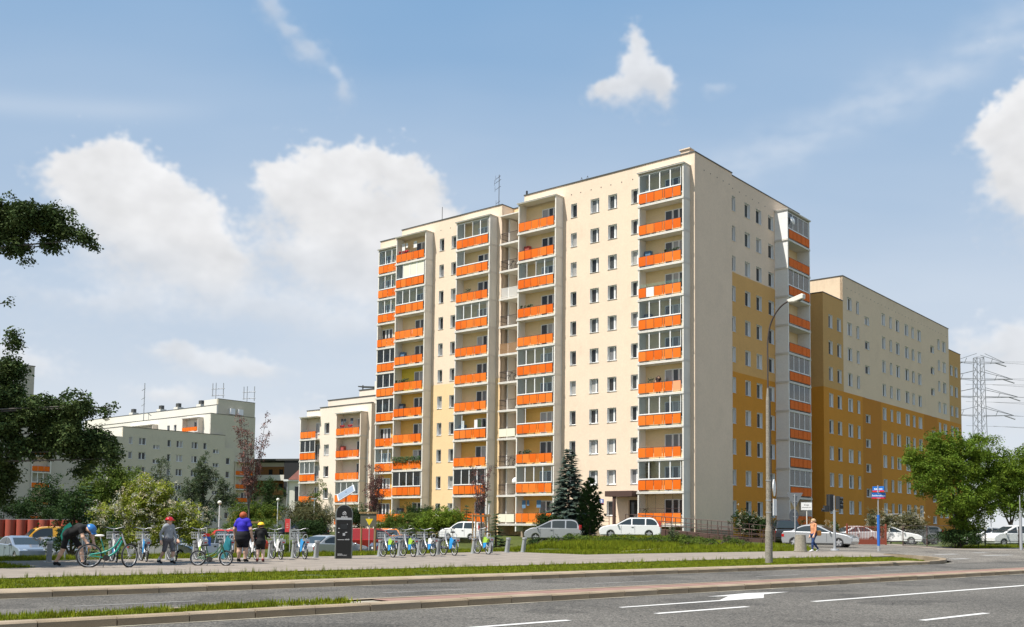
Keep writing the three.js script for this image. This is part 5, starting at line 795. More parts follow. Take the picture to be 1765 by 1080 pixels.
function signTex(w, h, draw) { const c = document.createElement('canvas'); c.width = w; c.height = h; const k = c.getContext('2d'); draw(k, w, h); const t = new THREE.CanvasTexture(c); t.colorSpace = THREE.SRGBColorSpace; return new THREE.MeshStandardMaterial({ map: t, roughness: 0.5, side: THREE.DoubleSide }); }
const plateMesh = (parent, name, w, h, mat, pos, ry = 0) => { const m = new THREE.Mesh(new THREE.PlaneGeometry(w, h), mat); m.name = name; m.position.set(...pos); m.rotation.y = ry; m.castShadow = m.receiveShadow = true; parent.add(m); return m; };
{ // lamp post: concrete shaft, thicker foot, steel tube and arm over the road
  const t = thing('street_lamp', 'tall concrete street lamp with a curved arm in the verge', 'street lamp', at(8.29, -37.9));
  const oct = (r0, r1, y0, y1) => new THREE.CylinderGeometry(r1, r0, y1 - y0, 8).translate(0, (y0 + y1) / 2, 0);
  part(t, 'shaft', G(oct(0.145, 0.135, -0.1, 1.2), oct(0.135, 0.1, 1.2, 1.4), oct(0.1, 0.078, 1.4, 6.1), oct(0.078, 0.035, 6.1, 6.6)), M.conc);
  const d = (k, y) => [0.674 * k, y, 0.738 * k];
  part(t, 'arm', G(tube([d(0, 6.4), d(0.0, 7.6), d(0.02, 8.5), d(0.2, 9.15), d(0.6, 9.62), d(1.05, 9.82)], 0.03, 40, 8)), M.darkMetal);
  const head = part(t, 'luminaire', G(extr([[0, 0], [0.62, 0.05], [0.66, 0.02], [0.64, -0.09], [0.3, -0.12], [0.05, -0.07]], 0.15, 0.025).translate(0, 0, -0.075)), M.offWhite); head.position.set(...d(0.95, 9.8)); head.rotation.y = Math.atan2(-0.738, 0.674); head.rotation.z = 0.12;
  part(head, 'lamp_glass', G(ball(0.46, -0.11, 0, 0.13, 0.06, 0.08)), M.smoky);
  part(t, 'band', G([1.9, 2.35, 3.1].map((y) => new THREE.CylinderGeometry(0.106, 0.106, 0.03, 12, 1, true).translate(0, y, 0))), M.galv);
  part(t, 'cable', G(tube([[0.07, 6.4, 0.05], [0.1, 4, 0.04], [0.115, 2, 0.04], [0.15, 1.2, 0.05]], 0.014, 20, 5)), M.black);
  const s1 = thing('round_sign', 'round road sign seen edge on, on the street lamp', 'sign', [8.29 + 0.22, 2.5, -37.9 - 0.02], 1.2); part(s1, 'disc', G(new THREE.CylinderGeometry(0.32, 0.32, 0.025, 24).rotateX(Math.PI / 2).translate(0, 0.32, 0)), M.white); part(s1, 'bracket', G(box(-0.3, 0.0, 0.3, 0.34, -0.06, -0.02).rotateY(-1.2)), M.galv);
  const s2 = thing('plate_sign', 'white rectangular plate seen edge on, on the street lamp below the round sign', 'sign', [8.29 + 0.24, 1.78, -37.9 - 0.02], 1.15); part(s2, 'plate', G(box(-0.3, 0.3, 0, 0.62, -0.012, 0.012)), M.white); part(s2, 'bracket', G(box(-0.3, 0.0, 0.3, 0.34, -0.06, -0.02).rotateY(-1.2)), M.galv);
}
{ const t = thing('litter_bin', 'round concrete litter bin beside the walking woman', 'bin', at(12.9, -51.6)); part(t, 'drum', G(new THREE.LatheGeometry([[0, 0], [0.34, 0], [0.35, 0.05], [0.31, 0.1], [0.265, 0.84], [0.24, 0.88], [0.2, 0.86], [0.2, 0.3], [0, 0.3]].map((p) => new THREE.Vector2(...p)), 28)), std('binConc', [0.42, 0.38, 0.3], { map: T.pebble, roughness: 0.95 })); part(t, 'rim', G(new THREE.TorusGeometry(0.235, 0.03, 8, 28).rotateX(Math.PI / 2).translate(0, 0.86, 0)), M.conc); }
{ // traffic light
  const t = thing('traffic_light', 'traffic light with dark heads seen from behind, on a grey pole', 'traffic light', at(15.95, -56.2)), hx = (x, y, z, w, h, d, ry) => box(-w / 2, w / 2, 0, h, -d / 2, d / 2).rotateY(ry).translate(x, y, z);
  part(t, 'pole', G(rod([0, 0, 0], [0, 2.25, 0], 0.075, 0.07, 14), rod([0, 2.2, 0], [0.0, 3.05, 0], 0.035, 0.035, 8), new THREE.CylinderGeometry(0.22, 0.24, 0.1, 14).translate(0, 0.05, 0)), M.galv);
  const hm = std('signalBlack', [0.03, 0.032, 0.034], { roughness: 0.5 });
  part(t, 'signal_head', G(hx(-0.2, 2.2, -0.05, 0.3, 0.92, 0.24, 0.5), box(-0.42, -0.05, 2.25, 3.12, -0.08, -0.05).rotateY(0.1)), hm); const h2 = part(t, 'signal_head', G(hx(0.2, 2.3, 0.0, 0.3, 0.72, 0.22, 1.2), [2.42, 2.66, 2.88].map((y) => new THREE.CylinderGeometry(0.1, 0.1, 0.2, 12, 1, true).rotateZ(Math.PI / 2).translate(0.4, y, -0.06))), hm); void h2;
  part(t, 'signal_head', G(hx(-0.46, 2.15, 0, 0.24, 0.34, 0.2, 0.3), [2.25].map((y) => new THREE.CylinderGeometry(0.08, 0.08, 0.16, 12, 1, true).rotateZ(Math.PI / 2).translate(-0.62, y, 0))), hm);
  part(t, 'bracket', G(rod([-0.3, 2.15, 0], [0.3, 2.2, 0], 0.02)), M.galv);
}
{ const t = thing('give_way_sign', 'grey back of a triangular give way sign with a round sign below', 'sign', at(16.45, -67.2)), tri = extr([[-0.55, 0.95], [0.55, 0.95], [0.08, 0.02], [-0.08, 0.02]], 0.02).translate(0, 2.65, -0.05); part(t, 'pole', G(rod([0, 0, 0], [0, 3.5, 0], 0.04, 0.04, 8)), M.galv); part(t, 'triangle_plate', G(tri), M.signBack); part(t, 'round_plate', G(new THREE.CylinderGeometry(0.42, 0.42, 0.02, 24).rotateX(Math.PI / 2).rotateY(0.5).translate(-0.06, 2.1, -0.09)), M.signBack); part(t, 'clamp', G([3.4, 3.0, 2.3, 2.0].map((y) => box(-0.12, 0.12, y, y + 0.03, -0.04, 0.0))), M.galv); }
{ const t = thing('private_road_sign', 'white two line notice sign on a thin pole above the silver saloon', 'sign', at(18.6, -72.5)); part(t, 'pole', G(rod([0, 0, 0], [0, 3.0, 0], 0.035, 0.035, 8)), M.offWhite); part(t, 'board', G(box(-0.42, 0.36, 2.55, 3.1, 0.036, 0.05)), M.white); plateMesh(t, 'lettering', 0.76, 0.53, signTex(256, 176, (k, w, h) => { k.fillStyle = '#f4f3ee'; k.fillRect(0, 0, w, h); k.fillStyle = '#333'; k.font = 'bold 44px sans-serif'; k.textAlign = 'center'; k.fillText('Droga', w / 2, 72); k.font = 'bold 38px sans-serif'; k.fillText('wewnętrzna', w / 2, 128); }), [-0.03, 2.825, 0.053]); }
{ const t = thing('street_name_pole', 'blue pole with two blue and red street name signs near the kerb corner', 'street sign', at(18.0, -55)); part(t, 'pole', G(rod([0, 1.95, 0], [0, 3.6, 0], 0.03, 0.03, 10)), M.galv); part(t, 'sleeve', G(rod([0, 0.05, 0], [0, 1.98, 0], 0.075, 0.075, 14)), M.poleBlue); part(t, 'foot', G(rod([0, -0.1, 0], [0, 0.3, 0], 0.082, 0.08, 14)), M.galv);
  const nm = (text) => signTex(512, 220, (k, w, h) => { k.fillStyle = '#1464b4'; k.fillRect(0, 0, w, h); k.fillStyle = '#d5202a'; k.fillRect(0, h * 0.76, w, h * 0.24); k.fillStyle = '#fff'; k.textAlign = 'center'; k.font = '40px sans-serif'; k.fillText('ul.', w / 2, 46); k.font = 'bold 80px sans-serif'; k.fillText(text, w / 2, 134, w - 24); k.font = '34px sans-serif'; k.fillText('Białołęka', w / 2, h - 14); });
  const a = part(t, 'name_sign', G(box(-0.38, 0.38, 0, 0.33, -0.01, 0.01)), M.poleBlue); a.position.set(0.02, 2.86, 0.04); plateMesh(a, 'lettering', 0.76, 0.33, nm('Świderskiego'), [0, 0.165, 0.012]);
  const b = part(t, 'name_sign', G(box(-0.36, 0.36, 0, 0.3, -0.01, 0.01)), M.poleBlue); b.position.set(0.03, 3.24, -0.02); b.rotation.y = -0.9; plateMesh(b, 'lettering', 0.72, 0.3, nm('Pałacowa'), [0, 0.15, 0.012]); }
{ const t = thing('sign_pole', 'plain grey pole at the right edge of the pavement', 'pole', at(29.3, -62.6)); part(t, 'pole', G(rod([0, 0, 0], [0, 2.25, 0], 0.09, 0.085, 14)), M.galv); part(t, 'upper_pole', G(rod([-0.02, 2.2, 0], [-0.02, 3.4, 0], 0.03, 0.03, 8)), M.galv); }
// bike-share: terminal, docks, bikes
{ const t = thing('bike_terminal', 'black round topped bike hire terminal with a solar panel above', 'terminal', at(-7.72, -38.3), 0.12);
  const W = 0.31; const shape = []; shape.push([-W, 0], [W, 0], [W, 1.72]); for (let i = 0; i <= 12; i++) { const a = i / 12 * Math.PI; shape.push([Math.cos(a) * W, 1.72 + Math.sin(a) * W * 1.05]); } shape.push([-W, 1.72]);
  part(t, 'body', G(extr(shape, 0.2, 0.01).translate(0, 0, -0.2)), std('terminalGrey', [0.2, 0.22, 0.2], { roughness: 0.5 })); const f = part(t, 'front', G(extr(shape.map(([x, y]) => [x * 0.93, 0.02 + y * 0.985]), 0.012).translate(0.01, 0, 0.012)), std('terminalBlack', [0.012, 0.012, 0.012], { roughness: 0.35 }));
  part(f, 'silver_band', G(box(-W * 0.9, W * 0.95, 1.48, 1.56, 0.024, 0.03)), M.galv); part(f, 'screen', G(box(-0.12, 0.14, 1.12, 1.32, 0.024, 0.03)), paneDark[0]); part(f, 'card_reader', G(box(-0.03, 0.06, 0.88, 0.98, 0.024, 0.04)), M.galv);
  const lg = signTex(256, 512, (k, w, h) => { k.fillStyle = '#050505'; k.fillRect(0, 0, w, h); k.fillStyle = '#ddd'; k.strokeStyle = '#ddd'; k.lineWidth = 5; for (const x of [112, 150]) { k.beginPath(); k.arc(x, 60, 14, 0, 7); k.stroke(); } k.beginPath(); k.moveTo(112, 60); k.lineTo(126, 38); k.lineTo(146, 38); k.lineTo(150, 60); k.stroke(); k.font = 'italic bold 32px sans-serif'; k.textAlign = 'center'; k.fillText('veturilo', w / 2, 108); k.textAlign = 'left'; k.font = '12px sans-serif'; for (const [x, y, l] of [[16, 214, 34], [16, 258, 24], [180, 170, 20], [150, 256, 40]]) k.fillRect(x, y, l, 6); k.fillRect(10, 336, 130, 4); k.font = 'italic bold 22px sans-serif'; k.fillText('veturilo', 150, 342); k.fillRect(14, 488, 90, 4); k.font = '19px sans-serif'; k.fillText('www.veturilo.waw.pl', 14, 508); });
  plateMesh(f, 'lettering', 0.5, 1.82, lg, [0.01, 1.02, 0.0255]);
  part(t, 'mast', G(rod([0.05, 2.0, -0.1], [0.05, 2.55, -0.1], 0.018)), M.darkMetal); const sp = part(t, 'solar_panel', G(box(-0.38, 0.38, -0.015, 0.015, -0.22, 0.22)), M.galv); sp.position.set(0.05, 2.5, -0.1); sp.rotation.set(0.62, 0.2, 0.55); part(sp, 'cells', G(box(-0.33, 0.33, 0.016, 0.02, -0.18, 0.18)), phys('cells', [0.2, 0.25, 0.32], { roughness: 0.2 })); }
const dockS = []; for (let k = 0; k < 22; k++) dockS.push(10.18 + 0.965 * k);
const dockGeo = (() => { const g = extr(hullRound(-0.07, 0, 0.07, 0.24, 0.06), 0.62, 0.01); g.translate(0, -0.12, 0); g.rotateX(-Math.PI / 2); return g; })();
const bikeDir = [0.5, 0.866];     // from a dock to the rear wheel of its bike
const ordinal = ['first', 'second', 'third', 'fourth', 'fifth', 'sixth', 'seventh', 'eighth', 'ninth', 'tenth', 'eleventh', 'twelfth', 'thirteenth', 'fourteenth', 'fifteenth', 'sixteenth', 'seventeenth', 'eighteenth', 'nineteenth', 'twentieth', 'twenty first', 'twenty second'];
{ let n = 0, first; dockS.forEach((s, k) => { if ([11, 12, 17].includes(k)) return; const [x, z] = P(s, 35), label = `slanted grey bike dock, ${ordinal[n]} from the left in the row`; n++;
  if (!first) { first = thing('bike_dock', label, 'bike dock', at(x, z), Math.atan2(bikeDir[0], bikeDir[1]), 'bike docks');
    const sh = new THREE.Matrix4().makeShear(0, 0, 0, 0, 0, 0); void sh; const g = G(dockGeo), p = g.attributes.position; for (let i = 0; i < p.count; i++) { const y = p.getY(i); p.setXYZ(i, p.getX(i) * (1 - 0.1 * y), y, p.getZ(i) * (1 - 0.35 * y) + y * 0.26); } g.computeVertexNormals();
    part(first, 'post', g, M.dockGrey); part(first, 'lock_head', G(extr(hullRound(-0.085, 0, 0.085, 0.2, 0.06), 0.07, 0.01).rotateX(-Math.PI / 2).translate(0, 0.6, 0.26)), M.galv); part(first, 'foot_plate', G(box(-0.14, 0.14, 0, 0.02, -0.2, 0.2)), M.galv);
  } else copyOf(first, label, at(x, z)); }); }
std('bikeSilver', [0.5, 0.5, 0.5], { roughness: 0.35, metalness: 0.4 }); std('skirtBlue', [0.03, 0.3, 0.68], { roughness: 0.4 }); std('skirtLime', [0.35, 0.58, 0.06], { roughness: 0.4 }); std('skirtWhite', [0.75, 0.76, 0.76], { roughness: 0.4 }); std('saddle', [0.02, 0.02, 0.02], { roughness: 0.6 });
function wheelParts(t, x, r, y = r, turn = 0) { const w = part(t, 'wheel', memo('btyre' + r, () => G(new THREE.TorusGeometry(r - 0.022, 0.024, 7, 30))), M.rubber); w.position.set(x, y, 0); w.rotation.y = turn; part(w, 'rim', memo('brim' + r, () => { const q = [new THREE.TorusGeometry(r - 0.05, 0.011, 5, 30), new THREE.CylinderGeometry(0.03, 0.03, 0.08, 8).rotateX(Math.PI / 2)]; for (let i = 0; i < 14; i++) { const a = i / 14 * 6.283; q.push(rod([0, 0, i % 2 ? 0.025 : -0.025], [Math.cos(a) * (r - 0.05), Math.sin(a) * (r - 0.05), 0], 0.003, 0.003, 4, true)); } return G(q); }), M.galv); return w; }
const arcTube = (cx, cy, r, a0, a1, rad, n = 12) => { const q = []; for (let i = 0; i <= n; i++) { const a = mix(a0, a1, i / n); q.push([cx + Math.cos(a) * r, cy + Math.sin(a) * r, 0]); } return tube(q, rad, n * 2, 6); };
function hireBike(label, k, up, down, o = {}) {     // nose in dock k; rear wheel at the origin, nose along +x
  const [dx, dz] = P(dockS[k], 35), L = 1.5, x = dx + bikeDir[0] * L + (o.dx || 0), z = dz + bikeDir[1] * L, t = thing('hire_bike', label, 'bicycle', at(x, z), Math.atan2(bikeDir[1], -bikeDir[0]), 'hire bikes in the docks');
  wheelParts(t, 0, 0.33); wheelParts(t, 1.08, 0.33, 0.33, 0.12);
  part(t, 'frame', memo('hframe', () => G(tube([[0.93, 0.92, 0], [0.84, 0.62, 0], [0.62, 0.38, 0], [0.44, 0.31, 0]], 0.036, 20, 8), rod([0.44, 0.31, 0], [0.26, 0.84, 0], 0.024), rod([0.44, 0.31, 0.05], [0, 0.33, 0.06], 0.013), rod([0.44, 0.31, -0.05], [0, 0.33, -0.06], 0.013), rod([0.3, 0.72, 0.03], [0, 0.33, 0.06], 0.011), rod([0.3, 0.72, -0.03], [0, 0.33, -0.06], 0.011))), M.bikeSilver);
  part(t, 'fork', memo('hfork', () => G(rod([0.93, 0.92, 0], [0.97, 0.72, 0], 0.026), rod([0.97, 0.74, 0.05], [1.08, 0.33, 0.055], 0.015), rod([0.97, 0.74, -0.05], [1.08, 0.33, -0.055], 0.015), rod([0.97, 0.74, -0.06], [0.97, 0.74, 0.06], 0.02))), M.bikeSilver);
  part(t, 'handlebar', memo('hbar', () => G(rod([0.93, 0.9, 0], [0.88, 1.1, 0], 0.018), tube([[0.72, 1.13, 0.31], [0.8, 1.14, 0.24], [0.9, 1.09, 0.06], [0.9, 1.09, -0.06], [0.8, 1.14, -0.24], [0.72, 1.13, -0.31]], 0.013, 24, 6))), M.bikeSilver); part(t, 'grip', memo('hgrip', () => G(rod([0.7, 1.13, 0.33], [0.79, 1.14, 0.25], 0.019), rod([0.7, 1.13, -0.33], [0.79, 1.14, -0.25], 0.019))), M.saddle);
  part(t, 'basket', memo('hbask', () => { const q = []; for (const y of [0.78, 0.88, 0.98]) for (const [a, b] of [[[1, -0.17], [1.3, -0.17]], [[1.3, -0.17], [1.3, 0.17]], [[1.3, 0.17], [1, 0.17]], [[1, 0.17], [1, -0.17]]]) q.push(rod([a[0] - (0.98 - y) * 0.2, y, a[1]], [b[0] - (0.98 - y) * 0.2, y, b[1]], 0.009, 0.009, 5)); for (let i = 0; i <= 5; i++) { const zz = -0.17 + i * 0.068; q.push(rod([1.3, 0.98, zz], [1.26, 0.76, zz], 0.006, 0.006, 4), rod([1.26, 0.76, zz], [0.96, 0.76, zz], 0.006, 0.006, 4), rod([0.96, 0.76, zz], [1, 0.98, zz], 0.006, 0.006, 4)); } return G(q); }), M.galv);
  part(t, 'saddle', memo('hsad', () => G(ball(0.2, 0.98, 0, 0.14, 0.04, 0.1), ball(0.32, 0.975, 0, 0.1, 0.03, 0.04), rod([0.27, 0.8, 0], [0.22, 0.96, 0], 0.014))), M.saddle);
  part(t, 'mudguard', memo('hmud', () => G(arcTube(0, 0.33, 0.37, 0.2, 3.0, 0.022), arcTube(1.08, 0.33, 0.37, 0.9, 2.9, 0.022))), M.bikeSilver);
  const sk = (pts, zz) => G(extr(pts, 0.008).translate(0, 0, zz), extr(pts, 0.008).translate(0, 0, -zz - 0.008));
  part(t, 'skirt_guard', memo('hsk1', () => sk([[0.05, 0.52], [0.36, 0.5], [0.3, 0.74], [0.1, 0.76], [-0.1, 0.66]], 0.075)), M[up]); part(t, 'skirt_guard', memo('hsk2', () => sk([[0.05, 0.515], [0.36, 0.495], [0.4, 0.36], [0.3, 0.27], [0.12, 0.34]], 0.075)), M[down]);
  part(t, 'rear_light_box', memo('hrl', () => G(box(-0.3, 0.02, 0.7, 0.74, -0.09, 0.09), box(-0.33, -0.29, 0.6, 0.74, -0.08, 0.08))), M.galv); part(t, 'reflector', memo('hrf', () => G(box(-0.345, -0.332, 0.62, 0.66, -0.04, 0.04))), M.lampRed); part(t, 'lock_ring', memo('hlr', () => G(new THREE.TorusGeometry(0.075, 0.012, 6, 18).rotateY(Math.PI / 2).translate(-0.05, 0.84, 0))), M.galv);
  part(t, 'crank', memo('hcr', () => G(new THREE.CylinderGeometry(0.09, 0.09, 0.02, 16).rotateX(Math.PI / 2).translate(0.44, 0.31, 0.06), rod([0.44, 0.31, 0.08], [0.5, 0.16, 0.1], 0.01), box(0.45, 0.55, 0.14, 0.165, 0.1, 0.19), rod([0.44, 0.31, -0.08], [0.38, 0.46, -0.1], 0.01), box(0.33, 0.43, 0.45, 0.475, -0.19, -0.1))), M.saddle);
  return t;
}
hireBike('white guarded hire bike half hidden by the bending cyclist', 1, 'skirtWhite', 'skirtWhite'); hireBike('hire bike in the third dock behind the teal mountain bike', 2, 'skirtWhite', 'skirtBlue'); hireBike('hire bike with a pale blue guard left of the boy in the red helmet', 3, 'skirtBlue', 'skirtBlue'); hireBike('hire bike right of the boy in the red helmet', 4, 'skirtWhite', 'skirtWhite'); hireBike('hire bike behind the rear wheel of the green child bike', 5, 'skirtWhite', 'skirtLime'); hireBike('hire bike behind the front wheel of the green child bike', 6, 'skirtWhite', 'skirtWhite'); hireBike('hire bike hidden behind the woman in the blue top', 7, 'skirtWhite', 'skirtWhite');
hireBike('plain white guarded hire bike right of the child in the yellow cap', 8, 'skirtWhite', 'skirtWhite'); hireBike('hire bike with an all blue guard left of the terminal', 9, 'skirtBlue', 'skirtBlue'); hireBike('lime and blue guarded hire bike right of the terminal', 13, 'skirtLime', 'skirtBlue'); hireBike('lime and blue guarded hire bike in front of the golden juniper', 14, 'skirtLime', 'skirtBlue'); hireBike('white guarded hire bike left of the blue guarded one before the white hatchback', 15, 'skirtWhite', 'skirtBlue'); hireBike('bright blue guarded hire bike before the white hatchback', 16, 'skirtBlue', 'skirtBlue', { dx: 0.1 }); hireBike('lime and blue guarded hire bike beside the right tree stakes, last in the row', 18, 'skirtLime', 'skirtBlue');
// the two private bicycles
std('tealPaint', [0.01, 0.27, 0.2], { roughness: 0.35 }); std('greenPaint', [0.035, 0.13, 0.06], { roughness: 0.4 });
function sportBike(label, pos, turn, r, wb, mat, steer, o = {}) {
  const t = thing('private_bike', label, 'bicycle', pos, turn), k = r / 0.34, hx = wb - 0.2 * k; wheelParts(t, 0, r); wheelParts(t, wb, r, r, steer);
  const S = (x, y) => [x, y * k, 0];
  part(t, 'frame', G(tube([[hx - 0.03, 0.86 * k, 0], [wb * 0.62, 0.6 * k, 0], [wb * 0.36, 0.44 * k, 0], [0.02, r + 0.03, 0]], 0.024 * k, 18, 7), tube([[hx, 0.76 * k, 0], [wb * 0.66, 0.46 * k, 0], [wb * 0.42, 0.28 * k, 0]], 0.03 * k, 14, 7), rod(S(wb * 0.42, 0.28), S(wb * 0.28, 0.8), 0.018), rod([wb * 0.42, 0.28 * k, 0.04], [0, r, 0.06], 0.012), rod([wb * 0.42, 0.28 * k, -0.04], [0, r, -0.06], 0.012)), mat);
  part(t, 'fork', G([0.06, -0.06].map((zz) => rod([hx + 0.02, 0.82 * k, zz], [wb, r, zz], 0.02, 0.016)), rod(S(hx - 0.02, 0.96), S(hx + 0.02, 0.8), 0.022), rod([hx + 0.02, 0.82 * k, -0.07], [hx + 0.02, 0.82 * k, 0.07], 0.02)), o.fork || M.bikeSilver);
  part(t, 'handlebar', G(tube([[hx - 0.1, 1.0 * k, 0.3], [hx - 0.02, 0.99 * k, 0.1], [hx - 0.02, 0.99 * k, -0.1], [hx - 0.1, 1.0 * k, -0.3]], 0.014, 16, 6)), M.saddle); part(t, 'saddle', G(ball(wb * 0.24, 0.9 * k, 0, 0.13, 0.035, 0.075), rod(S(wb * 0.28, 0.76), S(wb * 0.25, 0.9), 0.014)), o.saddle || M.saddle); part(t, 'crank', G(new THREE.CylinderGeometry(0.09, 0.09, 0.02, 18).rotateX(Math.PI / 2).translate(wb * 0.42, 0.28 * k, 0.05), rod([wb * 0.42, 0.28 * k, 0.06], [wb * 0.42 + 0.13, 0.2 * k, 0.08], 0.011), box(wb * 0.42 + 0.08, wb * 0.42 + 0.18, 0.18 * k, 0.2 * k, 0.08, 0.17)), M.saddle); part(t, 'kickstand', G(rod([wb * 0.4, 0.26 * k, 0.05], [wb * 0.36, 0, 0.16], 0.01)), M.saddle); return t; }
sportBike('teal mountain bike standing in front of the bending cyclist', at(-12.98, -28.7), hd(0.86, -0.3), 0.345, 1.06, M.tealPaint, 0.95, { saddle: M.whiteDull });
sportBike('small dark green child bike parked in front of the hire bikes', at(-10.6, -30.75), hd(0.99, -0.1), 0.24, 0.83, M.greenPaint, -0.35, { fork: M.greenPaint });
// tree stakes, notice board, signs, small lamps behind the docks
function stakes(label, x, z, w, h, turn) { const t = thing('tree_stakes', label, 'tree stakes', at(x, z), turn); for (const a of [-1, 1]) for (const b of [-0.3, 0.3]) part(t, 'stake', G(rod([a * w / 2, -0.2, b], [a * w / 2, h, b], 0.04, 0.038, 8)), M.woodPost); for (const b of [-0.34, 0.34]) part(t, 'rail', G(box(-w / 2 - 0.08, w / 2 + 0.08, h - 0.12, h - 0.04, b - 0.02, b + 0.02)), M.woodPost); part(t, 'strap', G(tube([[-w / 2, h - 0.35, 0.3], [0, h - 0.38, 0.05], [w / 2, h - 0.35, 0.3]], 0.015, 14, 5)), M.darkMetal); return t; }
stakes('wooden tree stakes round the red young tree behind the woman', -13.1, -44.2, 0.95, 2.0, 0.2); stakes('wooden tree stakes at the right end of the bike racks', -3.15, -47.6, 0.62, 1.75, 0.3);
{ const t = thing('notice_board', 'olive notice board on two wooden posts right of the terminal', 'notice board', at(-8.15, -46)); for (const a of [-0.32, 0.32]) part(t, 'post', G(rod([a, -0.2, 0], [a, 1.92, 0], 0.045, 0.045, 8)), M.woodPost); part(t, 'board', G(box(-0.36, 0.36, 1.28, 1.84, 0.046, 0.07)), M.olive); part(t, 'top_rail', G(box(-0.42, 0.4, 1.86, 1.94, -0.05, 0.1)), M.woodPost); part(t, 'marking', G(box(-0.06, 0.1, 1.42, 1.44, 0.07, 0.074), tube([[-0.02, 1.52, 0.075], [0.03, 1.7, 0.075], [0.07, 1.52, 0.075]], 0.008, 10, 5)), M.whiteDull);
  const y = thing('yellow_warning_sign', 'small yellow triangle sign on a thin pole in front of the red van', 'sign', at(-7.9, -44.8)); part(y, 'pole', G(rod([0, 0, 0], [0, 1.4, 0], 0.02)), M.galv); part(y, 'plate', G(extr([[-0.17, 0.3], [0.17, 0.3], [0, 0]], 0.015).translate(0, 1.2, 0.02)), M.signYellow); }
{ const t = thing('one_way_sign', 'blue one way sign with a white arrow under a red strip', 'sign', at(-15.6, -46.3), 0.35); part(t, 'pole', G(rod([0, 0, 0], [0, 2.0, 0], 0.03)), M.galv); part(t, 'blue_plate', G(box(-0.19, 0.19, 1.2, 1.62, 0.03, 0.045)), M.signBlue); part(t, 'arrow', G(extr([[-0.03, 0], [0.03, 0], [0.03, 0.2], [0.09, 0.2], [0, 0.34], [-0.09, 0.2], [-0.03, 0.2]], 0.006).translate(0, 1.24, 0.046)), M.white); part(t, 'red_strip', G(box(-0.13, 0.14, 1.64, 1.77, 0.03, 0.045)), M.signRed);
  const r = thing('red_banner', 'narrow red banner on a thin pole behind the hire bikes', 'banner', at(-14.9, -58)); part(r, 'pole', G(rod([0.14, 0, 0], [0.14, 2.45, 0], 0.025)), M.galv); part(r, 'cloth', G(box(-0.16, 0.13, 1.7, 2.45, 0, 0.015)), std('bannerRed', [0.62, 0.05, 0.05])); part(r, 'lettering', G([1.95, 2.05, 2.15].map((yy) => box(-0.09, 0.04, yy, yy + 0.02, 0.015, 0.018))), M.pale);
  const g = thing('speed_sign', 'grey back of a square road sign with a ring, above the blue guarded hire bike', 'sign', at(-12.5, -50)); part(g, 'pole', G(rod([0, -0.5, 0], [0, 2.0, 0], 0.03)), M.galv); part(g, 'plate', G(box(-0.26, 0.24, 1.42, 1.95, 0.03, 0.045)), M.steel); part(g, 'ring', G(new THREE.TorusGeometry(0.16, 0.025, 6, 24).translate(0, 1.7, 0.05), rod([-0.08, 1.62, 0.05], [-0.06, 1.78, 0.05], 0.015), rod([0.06, 1.62, 0.05], [0.06, 1.78, 0.05], 0.015)), M.black);
  const f = thing('rusted_sign', 'grey plate sign seen from behind left of the globe lamp', 'sign', at(-22.8, -66), 0.1); part(f, 'pole', G(rod([0, 0, 0], [0, 3.4, 0], 0.04)), M.galv); part(f, 'plate', G(box(-0.35, 0.3, 2.35, 2.95, -0.05, -0.03)), M.signBack); }
for (const [x, z, h, l] of [[-23.4, -72, 3.3, 'white globe lamp on a thin post behind the one way sign'], [-24.6, -92, 2.9, 'smaller globe lamp behind the yellow hedge']]) { const t = thing('globe_lamp', l, 'street lamp', at(x, z)); part(t, 'post', G(rod([0, 0, 0], [0, h, 0], 0.045, 0.04, 8)), M.white); part(t, 'globe', G(ball(0, h + 0.14, 0, 0.15, 0.15, 0.15, 16, 12)), phys('globe', [0.75, 0.73, 0.62], { roughness: 0.25 })); }
{ const t = thing('slim_lamp', 'slim pale path lamp leaning beside the right tree stakes', 'street lamp', at(-3.35, -55)); part(t, 'post', G(rod([0, -0.5, 0], [0.16, 3.0, 0], 0.035, 0.03, 8)), M.white); part(t, 'head', G(rod([0.16, 3.0, 0], [0.16, 3.12, 0], 0.05, 0.14, 10)), M.galv); 
  const q = thing('path_lamp', 'path lamp with a flat square head in front of the pale block', 'street lamp', at(-22.2, -96)); part(q, 'post', G(rod([0, 0, 0], [0, 3.2, 0], 0.05)), M.white); part(q, 'head', G(box(-0.25, 0.25, 3.2, 3.32, -0.25, 0.25)), M.galv); }
